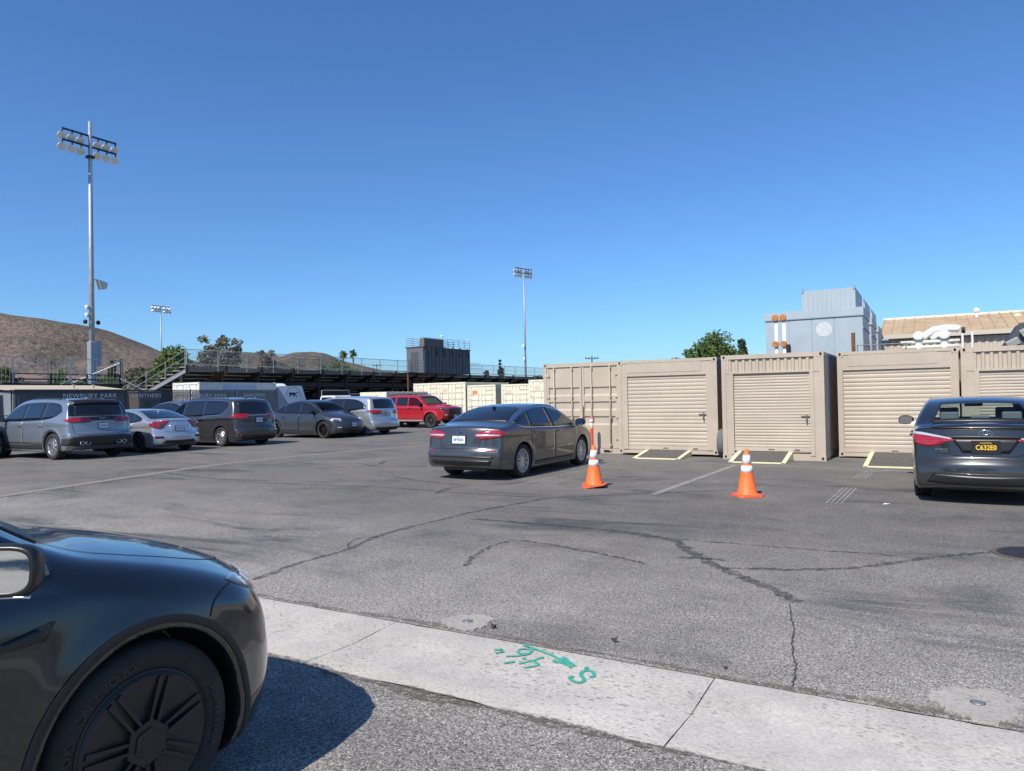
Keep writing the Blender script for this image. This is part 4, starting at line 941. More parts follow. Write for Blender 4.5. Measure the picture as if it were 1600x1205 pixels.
# ---- grey mid-size sedan in the middle of the lot
S = dict(W=1.83, H=1.47, res=.021, axles=(-1.40, 1.40), rt=.335, Ra=.375, th=R(27), crown=.05, cf=.34, cr=.22, pf=.10, pr=.07, xpf=1.0, xpr=-1.1, k=.055, b1=.045, b2=.02, zm=.6, flare=.012,
  top=[(-2.33,.27),(-2.41,.34),(-2.44,.46),(-2.43,.58),(-2.39,.66),(-2.375,.76),(-2.36,.88),(-2.335,.99),(-2.30,1.045),(-2.22,1.065),(-2.0,1.09),(-1.75,1.135),(-1.35,1.27),(-.95,1.385),(-.5,1.452),(0,1.468),(.4,1.42),(.8,1.27),(1.15,1.10),(1.38,1.02),(1.8,.95),(2.1,.86),(2.28,.75),(2.36,.6),(2.37,.42),(2.32,.27)], bottom=[(2.1,.2),(1.0,.185),(-1.0,.185),(-2.1,.23)],
  belt=[(-2.4,1.0),(-1.2,.97),(0,.93),(1.2,.90),(2.4,.9)], crease=[([(-2.3,.86),(0,.80),(1.6,.79)], .014, .012), ([(-1.3,.36),(1.3,.32)], -.012, .02)])
P_gray = paint('paint_gunmetal', (.058, .062, .07), .5, .3)
root = thing('parked_sedan', (0, 0, 0), 0, 'dark grey sedan seen from its rear right corner in the middle of the lot', 'car'); car = Car(S)
car.body('body', P_gray, root); underbody(root, car)
sp = dict(top=[(1.12,.965),(.85,1.13),(.5,1.285),(.1,1.365),(-.4,1.385),(-.9,1.33),(-1.3,1.225),(-1.62,1.10)], bot=[(1.12,.945),(.5,.955),(0,.965),(-.6,.985),(-1.1,1.005),(-1.4,1.03),(-1.62,1.085)], range=(-1.60, 1.1), panes=[((-.02,-.06),(1.08,1.05)), ((-1.02,-.98),(-.09,-.13)), ((-1.58,-1.5),(-1.06,-1.02))])
_, T, B = dlo(car, S, root, sp, G_blk)
o_ = [(x, T(x)+.014) for x in np.linspace(1.1, -1.6, 26)]+[(x, B(x)-.012) for x in np.linspace(-1.6, 1.1, 20)]
car.strip('window_trim', 'S', o_, .018, M_chrome, root, off=.006, straight=True, h=.003)
screen(car, 'rear_window', 'B', .52, 1.40, .66, 1.145, G_blk, root); screen(car, 'windscreen', 'F', .56, 1.395, .7, 1.06, G_dark, root)
doors(car, root, P_gray, [(.0, 1.12, 0), (-1.06, -.02, 0)], B, .27, hz=.86)
car.strip('rocker_trim', 'S', [(-.95,.235),(.95,.23)], .03, M_trim, root, straight=True)
# tail lamps, boot lid, bumper
for nm, m_, t_, b_, of in (('tail_lamp', M_red, [rb(-1.98,-.86,.925), rb(-2.2,-.84,.965), rb(-2.32,-.7,.975), rb(-2.35,-.5,.955), rb(-2.36,-.36,.895)], [rb(-1.98,-.86,.905), rb(-2.2,-.84,.845), rb(-2.35,-.7,.81), rb(-2.37,-.5,.805), rb(-2.36,-.36,.875)], .006),):
    L_ = car.patch(nm, 45, t_, b_, m_, root, off=of, n=26, k=6, bulge=.008)
    for o in L_: o['label'] = 'red wraparound tail lamp with a chrome bar'
lampbar = car.patch('lamp_bar', 45, [rb(-2.2,-.84,.885), rb(-2.34,-.7,.897), rb(-2.37,-.5,.9), rb(-2.37,-.4,.893)], [rb(-2.2,-.84,.868), rb(-2.34,-.7,.866), rb(-2.37,-.5,.862), rb(-2.37,-.4,.872)], M_clear, root, off=.016, n=18, k=3)
car.strip('boot_shut_line', 'B', [(-.62,1.07),(-.6,.99),(-.5,.96),(-.47,.80),(-.44,.64),(-.3,.625),(.3,.625),(.44,.64),(.47,.80),(.5,.96),(.6,.99),(.62,1.07)], .009, M_seam, root, mirror=False, straight=True)
car.patch('bumper_lower', 'B', [(-.70,.40),(0,.41),(.70,.40)], [(-.66,.32),(0,.29),(.66,.32)], M_trim, root, mirror=False, n=24, k=4, off=.004)
car.patch('bumper_insert', 'B', [(-.74,.475),(0,.49),(.74,.475)], [(-.74,.445),(0,.46),(.74,.445)], M_trim, root, mirror=False, n=24, k=2, off=.003)
car.patch('rear_reflector', 'B', [(-.78,.60),(-.5,.585)], [(-.78,.575),(-.5,.57)], M_red, root, straight=True, n=8, k=2)
licence_plate(car, root, .80, '8PTE030', M_blue, M_plate, sub='California', size=.075)
p, n = car.cast('B', 0, .955); b_ = MB().lathe([(.0, .012), (.055, .012), (.062, .006), (.066, -.004)], 24).build('badge', mat('badge_blue', (.03, .06, .25), .2, .3, coat=1.), root)
b_.matrix_local = basis(p+n*.004, (0, -1, 0), (0, 0, 1)) @ Matrix.Diagonal((1, .48, 1, 1))
MB().lathe([(.062, -.002), (.072, .006), (.062, .013)], 24).build('badge_ring', M_chrome, b_)
car.strip('lid_crease', 'B', [(-.44,.70),(0,.69),(.44,.70)], .012, P_gray, root, mirror=False, off=.002, h=.004)
mirrors(root, car, .98, .955, P_gray); roof_fin(car, root, -1.0, M_trim)
# front end (faces the containers)
car.patch('headlamp', 135, [rf(1.85,-.84,.86), rf(2.1,-.72,.84), rf(2.27,-.5,.77)], [rf(1.85,-.86,.83), rf(2.15,-.74,.74), rf(2.3,-.5,.70)], M_clear, root, off=.006, bulge=.006)
car.patch('grille', 'F', [(-.45,.72),(0,.74),(.45,.72)], [(-.42,.45),(0,.4),(.42,.45)], M_trim, root, mirror=False, off=.004)
wheel_set(root, car, ('twin', 10, .12), .335, .235, .235, M_alloy)
car.strip('badge_script', 'S', [(.62,.52),(.86,.523)], .014, M_chrome, root, off=.006, straight=True)
rear_axle_place(root, car, (-7.79, 12.36), 'N'); root.scale = (.98, .98, .98); FUSION = root

# ---- black sedan at the right, see-through cabin
S = dict(W=1.776, H=1.455, res=.021, axles=(-1.35, 1.35), rt=.325, Ra=.362, th=R(24), crown=.055, cf=.34, cr=.2, pf=.10, pr=.06, xpf=1.0, xpr=-1.1, k=.05, b1=.045, b2=.02, zm=.62, flare=.012,
  top=[(-2.26,.24),(-2.33,.30),(-2.345,.42),(-2.335,.54),(-2.30,.61),(-2.27,.66),(-2.255,.76),(-2.24,.88),(-2.215,1.0),(-2.19,1.06),(-2.12,1.075),(-1.95,1.085),(-1.75,1.11),(-1.4,1.25),(-1.0,1.375),(-.6,1.435),(-.1,1.455),(.35,1.42),(.75,1.29),(1.15,1.09),(1.4,1.0),(1.8,.93),(2.1,.83),(2.25,.71),(2.31,.56),(2.3,.38),(2.25,.24)], bottom=[(2.0,.19),(1.0,.18),(-1.0,.18),(-2.0,.2)],
  belt=[(-2.4,1.04),(-1.2,.99),(0,.95),(1.2,.91),(2.4,.9)], crease=[([(-2.3,.80),(0,.76),(1.6,.75)], .012, .012), ([(-1.3,.36),(1.3,.33)], -.012, .02)])
P_blk = paint('paint_black', (.017, .02, .024), .35, .28)
root = thing('parked_sedan', (0, 0, 0), 0, 'black sedan with a yellow-lettered black plate cut off by the right edge', 'car'); car = Car(S)
sp = dict(top=[(1.1,.985),(.8,1.15),(.45,1.29),(.05,1.355),(-.4,1.362),(-.85,1.31),(-1.2,1.22),(-1.5,1.10)], bot=[(1.1,.965),(.5,.975),(0,.985),(-.6,1.0),(-1.1,1.02),(-1.5,1.075)], range=(-1.48, 1.08), panes=[((-.02,-.06),(1.06,1.02)), ((-.95,-.92),(-.12,-.16)), ((-1.46,-1.38),(-1.0,-.97))])
pol, T, B = dlo(car, S, root, sp, G_mid, cut=True)
pol += screen(car, 'rear_window', 'B', .50, 1.385, .64, 1.118, G_clear, root, cut=True, border=.035); pol += screen(car, 'windscreen', 'F', .56, 1.39, .68, 1.04, G_clear, root, cut=True, border=.04)
car.body('body', P_blk, root, pol); underbody(root, car)
seats(root, car, .28, .1, -.75); doors(car, root, P_blk, [(.0, 1.1, 0), (-.98, -.02, 0)], B, .27, hz=.87)
MB().box(-1.75, -1.05, -.6, .6, 1.03, 1.045).build('parcel_shelf', M_int, root); MB().prism([(.62, 1.275), (.68, 1.275), (.67, 1.335), (.63, 1.335)], 'y', -.13, .13).tube([(.64, 0, 1.33), (.62, 0, 1.40)], .012, 6).build('rearview_mirror', M_int, root)
MB().box(-.35, .35, -.03, .03, .5, 1.0).build('belt_pillar', M_int, root).scale = (.05, 1, 1)
car.patch('spoiler_lip', 'B', [(-.6,1.072),(-.3,1.082),(0,1.084),(.3,1.082),(.6,1.072)], [(-.62,1.03),(-.3,1.028),(0,1.026),(.3,1.028),(.62,1.03)], P_blk, root, off=.02, thick=.03, mirror=False, n=24, k=4)
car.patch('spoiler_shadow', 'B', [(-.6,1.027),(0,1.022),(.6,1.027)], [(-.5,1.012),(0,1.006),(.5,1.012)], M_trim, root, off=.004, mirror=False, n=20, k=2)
for nm, m_, t_, b_, of in (('tail_lamp', M_red, [rb(-1.95,-.84,.955), rb(-2.15,-.8,.95), rb(-2.23,-.6,.915), rb(-2.24,-.38,.885)], [rb(-2.0,-.86,.865), rb(-2.18,-.82,.79), rb(-2.25,-.68,.785), rb(-2.25,-.52,.84), rb(-2.24,-.38,.868)], .007), ('lamp_clear_band', M_clear, [rb(-1.96,-.84,.985), rb(-2.15,-.8,.975), rb(-2.23,-.6,.935), rb(-2.24,-.42,.9)], [rb(-1.96,-.84,.95), rb(-2.15,-.8,.935), rb(-2.23,-.6,.905), rb(-2.24,-.42,.885)], .013)):
    car.patch(nm, 45, t_, b_, m_, root, off=of, n=24, k=5, bulge=.006)
car.strip('boot_shut_line', 'B', [(-.66,1.03),(-.63,.93),(-.55,.86),(-.42,.70),(-.3,.665),(0,.66),(.3,.665),(.42,.70),(.55,.86),(.63,.93),(.66,1.03)], .009, M_seam, root, mirror=False)
car.patch('plate_recess', 'B', [(-.40,.90),(0,.905),(.40,.90)], [(-.26,.705),(0,.70),(.26,.705)], mat('recess_dark', (.008, .008, .009), .4), root, off=.003, mirror=False, n=16, k=4)
car.patch('plate_garnish', 'B', [(-.5,.93),(0,.935),(.5,.93)], [(-.5,.90),(0,.905),(.5,.90)], M_trim, root, off=.012, mirror=False, n=20, k=3)
car.patch('bumper_lower', 'B', [(-.62,.42),(0,.40),(.62,.42)], [(-.7,.30),(0,.27),(.7,.30)], M_trim, root, off=.004, mirror=False, n=24, k=4)
car.strip('bumper_crease', 'B', [(-.72,.36),(-.6,.43),(0,.425),(.6,.43),(.72,.36)], .012, P_blk, root, mirror=False, h=.006)
licence_plate(car, root, .785, 'C632E0', M_pyel, M_platek, sub='CALIFORNIA', size=.09)
p, n = car.cast('B', 0, .965); em = MB()
for (a, b, q) in ((.075, .05, 0), (.048, .03, .012), (.02, .05, 0)): em.tube([(a*math.cos(t), b*math.sin(t)+q, .008) for t in np.linspace(0, 2*math.pi, 25)], .0055, 6)
e = em.build('badge', M_chrome, root, smooth=True); e.matrix_local = basis(p+n*.004, (0, -1, 0), (0, 0, 1))
p, n = car.cast('B', .48, .745); text_mesh('model_script', 'COROLLA', .036, M_chrome, root, basis(p+n*.006, (0, -1, 0), (0, 0, 1)), .002, sx=1.25)
p, n = car.cast('B', .46, .715); text_mesh('trim_script', 'ECO PLUS', .022, M_chrome, root, basis(p+n*.006, (0, -1, 0), (0, 0, 1)), .002, sx=1.2)
p, n = car.cast('B', -.55, .72); box('trim_badge', p.x-.006, p.x, p.y-.02, p.y+.02, .705, .735, M_red, root)
mirrors(root, car, .93, .97, P_blk); roof_fin(car, root, -1.05, P_blk)
car.patch('headlamp', 135, [rf(1.8,-.82,.85), rf(2.1,-.7,.8), rf(2.22,-.5,.73)], [rf(1.85,-.84,.76), rf(2.12,-.72,.68), rf(2.26,-.5,.65)], M_clear, root, off=.006)
wheel_set(root, car, ('twin', 5, .2), .325, .215, .225, M_alloy)
rear_axle_place(root, car, (.63, 12.42), 'N')

# ---- silver three-row SUV at the left
S = dict(W=2.0, H=1.80, res=.025, axles=(-1.535, 1.535), rt=.385, Ra=.44, th=R(17), crown=.05, cf=.25, cr=.2, pf=.07, pr=.05, xpf=1.4, xpr=-1.3, k=.07, b1=.03, b2=.02, zm=.75, flare=.02,
  top=[(-2.42,.38),(-2.52,.48),(-2.55,.62),(-2.54,.74),(-2.49,.84),(-2.47,.98),(-2.46,1.1),(-2.42,1.2),(-2.33,1.42),(-2.23,1.62),(-2.13,1.705),(-1.9,1.745),(-1.2,1.785),(-.4,1.80),(.2,1.775),(.65,1.66),(1.05,1.42),(1.35,1.24),(1.6,1.18),(2.1,1.13),(2.4,1.04),(2.52,.88),(2.56,.65),(2.52,.4)], bottom=[(2.3,.27),(1.2,.25),(-1.2,.25),(-2.3,.3)],
  belt=[(-2.6,1.16),(-1.2,1.12),(0,1.08),(1.4,1.05),(2.5,1.05)], crease=[([(-2.5,1.0),(0,.98),(1.8,.97)], .016, .014), ([(-1.3,.56),(1.3,.5)], -.02, .03)])
P_sil = paint('paint_bluish_silver', (.28, .31, .345), .6, .3)
root = thing('parked_suv', (0, 0, 0), 0, 'silver three-row SUV with quad exhaust tips nearest in the left row', 'car', None); car = Car(S)
car.body('body', P_sil, root); underbody(root, car, .27)
sp = dict(top=[(1.2,1.15),(.9,1.38),(.55,1.56),(.1,1.645),(-.6,1.67),(-1.3,1.655),(-1.75,1.60),(-1.93,1.45)], bot=[(1.2,1.13),(.6,1.135),(0,1.145),(-.7,1.165),(-1.2,1.19),(-1.6,1.25),(-1.93,1.40)], range=(-1.92, 1.18), panes=[((.1,.04),(1.16,1.12)), ((-.86,-.95),(.06,.0)), ((-1.9,-1.86),(-1.0,-1.08))])
_, T, B = dlo(car, S, root, sp, G_blk)
doors(car, root, P_sil, [(.08, 1.2, 0), (-1.05, .05, 0)], B, .46, hz=1.0)
car.patch('rear_window', 'B', [(-.68,1.60),(0,1.62),(.68,1.60)], [(-.74,1.27),(0,1.26),(.74,1.27)], G_blk, root, mirror=False, off=.006, n=24, k=6)
car.patch('roof_spoiler', 'B', [(-.68,1.715),(0,1.735),(.68,1.715)], [(-.7,1.60),(0,1.625),(.7,1.60)], M_trim, root, mirror=False, off=.03, thick=.04, n=24, k=4)
car.patch('rear_quarter_glass', 45, [rb(-2.05,-.78,1.60), rb(-2.2,-.74,1.6)], [rb(-2.2,-.86,1.27), rb(-2.38,-.78,1.26)], G_blk, root, off=.005, straight=True, n=8, k=8)
car.patch('lamp_panel', 'B', [(-.8,1.225),(0,1.235),(.8,1.225)], [(-.8,1.12),(0,1.13),(.8,1.12)], M_trim, root, mirror=False, off=.006, n=26, k=4)
car.patch('tail_lamp', 45, [rb(-2.08,-.93,1.155), rb(-2.3,-.9,1.205), rb(-2.40,-.78,1.215), rb(-2.45,-.62,1.205)], [rb(-2.08,-.93,1.145), rb(-2.32,-.9,1.085), rb(-2.42,-.78,1.07), rb(-2.45,-.62,1.08)], M_red, root, off=.012, n=20, k=5, bulge=.006)
car.patch('lamp_smoke', 45, [rb(-2.43,-.7,1.2), rb(-2.46,-.5,1.19), rb(-2.46,-.38,1.17)], [rb(-2.44,-.7,1.07), rb(-2.46,-.5,1.07), rb(-2.46,-.38,1.09)], M_redd, root, off=.02, n=12, k=4)
car.patch('lower_bumper', 'B', [(-.9,.66),(-.6,.70),(0,.70),(.6,.70),(.9,.66)], [(-.82,.395),(0,.39),(.82,.395)], M_clad, root, mirror=False, off=.006, n=28, k=6)
car.patch('bumper_corner', 45, [rb(-2.05,-.98,.62), rb(-2.3,-.95,.64), rb(-2.45,-.8,.68)], [rb(-2.05,-.98,.42), rb(-2.3,-.95,.42), rb(-2.4,-.8,.43)], M_clad, root, off=.006, n=16, k=6)
car.patch('rear_reflector', 'B', [(-.78,.66),(-.55,.665)], [(-.78,.635),(-.55,.64)], M_redd, root, straight=True, off=.01, n=8, k=2)
car.patch('rocker_cladding', 'S', [(-1.05,.47),(0,.43),(1.05,.45)], [(-1.05,.30),(0,.30),(1.05,.30)], M_clad, root, off=.006, n=26, k=4)
for ax in car.axles:
    car.strip('arch_trim', 'S', [(ax+(.47)*math.cos(t), .385+.47*math.sin(t)) for t in np.linspace(R(-15), R(195), 30)], .06, M_clad, root, off=.006, straight=True, h=.004)
for y in (-.62, -.46, .46, .62):
    ex = MB(); n = 20
    ex.tube([(-2.50+.0, y+.065*math.cos(t), .475+.05*math.sin(t)) for t in np.linspace(0, 2*math.pi, n)], .01, 6); ex.build('exhaust_tip', M_chrome, root, smooth=True)
for sg in (-1, 1):
    pts = []
    for x in np.linspace(-1.55, .55, 9):
        p, n = car.cast('T', float(x), -.60*sg); pts.append(p+Vector((0, 0, .022 if -1.5 < x < .5 else .0)))
    MB().tube(pts, .018, 8).build('roof_rail', M_trim, root, smooth=True)
licence_plate(car, root, .97, '9LVC318', M_blue, M_plate, sub='California', size=.075)
p, n = car.cast('B', 0, 1.175); text_mesh('badge', 'GMC', .075, mat('badge_grey', (.25, .25, .27), .3, .8), root, basis(p+n*.012, (0, -1, 0), (0, 0, 1)), .004, sx=1.3, bold=.003)
p, n = car.cast('B', 0, 1.33); MB().tube([p+Vector((-.03, .1, 0)), p+Vector((-.02, -.35, .03))], .01, 6).build('rear_wiper', M_trim, root)
car.strip('gate_shut_line', 'B', [(-.86,1.22),(-.8,.85),(-.7,.74),(0,.73),(.7,.74),(.8,.85),(.86,1.22)], .01, M_seam, root, mirror=False)
mirrors(root, car, 1.0, 1.13, P_sil, .26, .19); roof_fin(car, root, -1.55, P_sil)
screen(car, 'windscreen', 'F', .62, 1.68, .78, 1.24, G_dark, root)
car.patch('headlamp', 135, [rf(2.1,-.92,1.05), rf(2.38,-.75,1.02)], [rf(2.2,-.95,.8), rf(2.45,-.78,.78)], M_clear, root, straight=True)
car.patch('grille', 'F', [(-.55,1.02),(0,1.03),(.55,1.02)], [(-.5,.6),(0,.58),(.5,.6)], M_trim, root, mirror=False)
wheel_set(root, car, ('vee', 6, .27), .385, .25, .25, M_alloy)
rear_axle_place(root, car, (-22.15, 12.50), 'W'); ACADIA = (root, car)

# ---- silver compact sedan with fastback roof
S = dict(W=1.80, H=1.415, res=.025, axles=(-1.35, 1.35), rt=.325, Ra=.365, th=R(27), crown=.05, cf=.34, cr=.24, pf=.10, pr=.06, xpf=1.0, xpr=-1.1, k=.07, b1=.045, b2=.02, zm=.6, flare=.016,
  top=[(-2.2,.26),(-2.28,.32),(-2.30,.44),(-2.29,.56),(-2.25,.64),(-2.23,.74),(-2.21,.86),(-2.19,.97),(-2.17,1.03),(-2.05,1.05),(-1.8,1.09),(-1.4,1.20),(-1.0,1.31),(-.5,1.39),(0,1.415),(.4,1.38),(.8,1.23),(1.2,1.04),(1.45,.97),(1.9,.9),(2.15,.8),(2.28,.65),(2.33,.45),(2.28,.26)], bottom=[(2.0,.19),(1.0,.17),(-1.0,.17),(-2.0,.21)],
  belt=[(-2.4,1.0),(-1.2,.95),(0,.91),(1.2,.88),(2.4,.87)], crease=[([(-2.3,.84),(0,.78),(1.6,.76)], .02, .012), ([(-1.3,.36),(1.3,.3)], -.012, .02)])
P_silv = paint('paint_silver', (.58, .60, .63), .7, .28)
root = thing('parked_sedan', (0, 0, 0), 0, 'silver fastback sedan with C-shaped red tail lamps beside the silver SUV', 'car'); car = Car(S)
car.body('body', P_silv, root); underbody(root, car)
sp = dict(top=[(1.1,.94),(.8,1.11),(.45,1.25),(.05,1.315),(-.4,1.315),(-.85,1.26),(-1.2,1.17),(-1.5,1.06)], bot=[(1.1,.925),(.5,.935),(0,.945),(-.6,.965),(-1.1,.99),(-1.5,1.045)], range=(-1.48, 1.08), panes=[((-.0,-.04),(1.06,1.02)), ((-.95,-.92),(-.07,-.11)), ((-1.46,-1.38),(-.99,-.96))])
_, T, B = dlo(car, S, root, sp, G_blk)
screen(car, 'rear_window', 'B', .50, 1.355, .66, 1.10, G_blk, root); screen(car, 'windscreen', 'F', .56, 1.35, .68, 1.01, G_dark, root)
doors(car, root, P_silv, [(.0, 1.1, 0), (-.98, -.02, 0)], B, .27, hz=.84)
car.patch('tail_lamp', 45, [rb(-1.9,-.87,.93), rb(-2.1,-.83,1.0), rb(-2.2,-.6,1.02), rb(-2.19,-.36,1.035)], [rb(-1.95,-.88,.87), rb(-2.15,-.83,.79), rb(-2.23,-.66,.76), rb(-2.22,-.52,.86), rb(-2.2,-.36,1.0)], M_red, root, off=.008, n=22, k=6, bulge=.008)
car.patch('lamp_inner', 45, [rb(-2.2,-.72,.95), rb(-2.22,-.6,.94)], [rb(-2.2,-.72,.83), rb(-2.22,-.62,.84)], M_lampdk, root, off=.018, straight=True, n=6, k=4)
car.patch('lid_spoiler', 'B', [(-.55,1.045),(0,1.055),(.55,1.045)], [(-.56,1.015),(0,1.02),(.56,1.015)], P_silv, root, off=.02, thick=.02, mirror=False, n=20, k=3)
car.strip('boot_shut_line', 'B', [(-.6,1.0),(-.5,.85),(-.42,.67),(0,.655),(.42,.67),(.5,.85),(.6,1.0)], .009, M_seam, root, mirror=False)
car.patch('plate_recess', 'B', [(-.34,.875),(0,.88),(.34,.875)], [(-.28,.69),(0,.685),(.28,.69)], P_silv, root, off=-.004+.006, mirror=False, n=16, k=4)
car.patch('bumper_lower', 'B', [(-.5,.40),(0,.39),(.5,.40)], [(-.6,.30),(0,.28),(.6,.30)], M_trim, root, off=.004, mirror=False, n=20, k=3)
car.patch('bumper_vent', 'B', [(-.8,.54),(-.55,.52)], [(-.78,.45),(-.52,.47)], M_trim, root, off=.005, straight=True, n=8, k=3); car.patch('rear_reflector', 'B', [(-.8,.535),(-.6,.53)], [(-.79,.505),(-.6,.505)], M_red, root, off=.012, straight=True, n=6, k=2)
licence_plate(car, root, .78, '7XKC462', M_blue, M_plate, size=.07)
mirrors(root, car, .93, .93, P_silv); roof_fin(car, root, -1.0, P_silv)
car.patch('headlamp', 135, [rf(1.8,-.84,.82), rf(2.2,-.6,.76)], [rf(1.85,-.86,.74), rf(2.24,-.6,.66)], M_clear, root, straight=True)
wheel_set(root, car, ('twin', 5, .22), .325, .22, .24, M_dkalloy)
rear_axle_place(root, car, (-22.2, 15.12), R(178)); CIVIC = (root, car)

# ---- dark minivan
S = dict(W=2.0, H=1.77, res=.026, axles=(-1.545, 1.545), rt=.345, Ra=.395, th=R(17), crown=.06, cf=.4, cr=.24, pf=.10, pr=.05, xpf=1.3, xpr=-1.4, k=.09, b1=.04, b2=.02, zm=.7, flare=.012,
  top=[(-2.42,.26),(-2.51,.36),(-2.54,.5),(-2.53,.62),(-2.48,.7),(-2.45,.85),(-2.44,1.0),(-2.40,1.15),(-2.30,1.4),(-2.18,1.6),(-2.08,1.68),(-1.8,1.72),(-1.1,1.76),(-.3,1.77),(.4,1.73),(.9,1.58),(1.35,1.32),(1.7,1.12),(2.1,1.0),(2.4,.86),(2.56,.68),(2.6,.48),(2.55,.28)], bottom=[(2.3,.19),(1.2,.17),(-1.2,.17),(-2.3,.22)],
  belt=[(-2.6,1.10),(-1.2,1.05),(0,1.02),(1.4,.98),(2.5,.95)], crease=[([(-2.5,.98),(-1.6,.97),(0,.93),(1.8,.9)], .03, .012), ([(-1.3,.42),(1.3,.4)], -.014, .02)])
P_gran = paint('paint_granite', (.055, .052, .052), .5, .3)
root = thing('parked_minivan', (0, 0, 0), 0, 'dark granite minivan with wide red tail lamps in the left row', 'car'); car = Car(S)
car.body('body', P_gran, root); underbody(root, car)
sp = dict(top=[(1.75,1.09),(1.45,1.27),(1.1,1.45),(.6,1.6),(0,1.645),(-.8,1.65),(-1.5,1.62),(-1.85,1.58),(-1.95,1.5)], bot=[(1.75,1.065),(1.2,1.075),(.4,1.09),(-.4,1.10),(-1.2,1.125),(-1.6,1.18),(-1.95,1.45)], range=(-1.92, 1.72), panes=[((.62,.56),(1.68,1.62),G_mid), ((-.5,-.52),(.56,.5)), ((-1.88,-1.86),(-.54,-.56))])
_, T, B = dlo(car, S, root, sp, G_blk)
doors(car, root, P_gran, [(.6, 1.65, 0), (-.55, .57, 0)], B, .3, hz=.97)
top_ = [(x, T(x)+.014) for x in np.linspace(1.7, -1.92, 24)]+[(x, B(x)-.01) for x in np.linspace(-1.92, -.6, 10)]
car.strip('window_trim', 'S', top_, .016, M_chrome, root, off=.006, straight=True)
car.patch('rear_window', 'B', [(-.66,1.60),(0,1.63),(.66,1.60)], [(-.76,1.17),(0,1.165),(.76,1.17)], G_blk, root, mirror=False, off=.006, n=24, k=7)
car.patch('tail_lamp', 45, [rb(-2.05,-.94,1.10), rb(-2.3,-.88,1.16), rb(-2.4,-.7,1.165), rb(-2.42,-.45,1.15)], [rb(-2.1,-.95,1.06), rb(-2.33,-.9,.98), rb(-2.43,-.7,.965), rb(-2.44,-.5,.995)], M_red, root, off=.009, n=22, k=5, bulge=.008)
car.patch('garnish', 'B', [(-.5,1.115),(0,1.12),(.5,1.115)], [(-.5,1.085),(0,1.09),(.5,1.085)], M_chrome, root, mirror=False, off=.008, n=20, k=2)
car.patch('bumper_lower', 'B', [(-.8,.42),(0,.40),(.8,.42)], [(-.75,.28),(0,.27),(.75,.28)], M_trim, root, mirror=False, off=.004, n=22, k=3)
car.patch('rear_reflector', 'B', [(-.85,.52),(-.72,.52)], [(-.85,.42),(-.74,.43)], M_redd, root, straight=True, off=.005, n=5, k=3)
car.strip('bumper_crease', 'B', [(-.9,.66),(0,.67),(.9,.66)], .02, P_gran, root, mirror=False, h=.008)
car.strip('gate_shut_line', 'B', [(-.82,1.15),(-.76,.8),(-.68,.70),(0,.69),(.68,.70),(.76,.8),(.82,1.15)], .01, M_seam, root, mirror=False)
licence_plate(car, root, .93, '8CHD704', M_blue, M_plate, size=.075)
p, n = car.cast('B', 0, 1.25); MB().tube([p+Vector((-.03, -.05, 0)), p+Vector((-.02, -.5, .02))], .012, 6).build('rear_wiper', M_trim, root)
for sg in (-1, 1):
    pts = [car.cast('T', float(x), -.66*sg)[0]+Vector((0, 0, .03)) for x in np.linspace(-1.6, .5, 9)]; MB().tube(pts, .016, 8).build('roof_rail', P_gran, root, smooth=True)
screen(car, 'windscreen', 'F', .62, 1.66, .8, 1.16, G_mid, root); mirrors(root, car, 1.35, 1.06, P_gran); roof_fin(car, root, -1.7, P_gran); seats(root, car, .42, .7, -.4)
car.patch('headlamp', 135, [rf(2.0,-.9,.86), rf(2.45,-.55,.78)], [rf(2.05,-.92,.76), rf(2.48,-.55,.7)], M_clear, root, straight=True)
wheel_set(root, car, ('single', 10), .345, .235, .235, M_alloy)
rear_axle_place(root, car, (-22.0, 18.15), 'W')

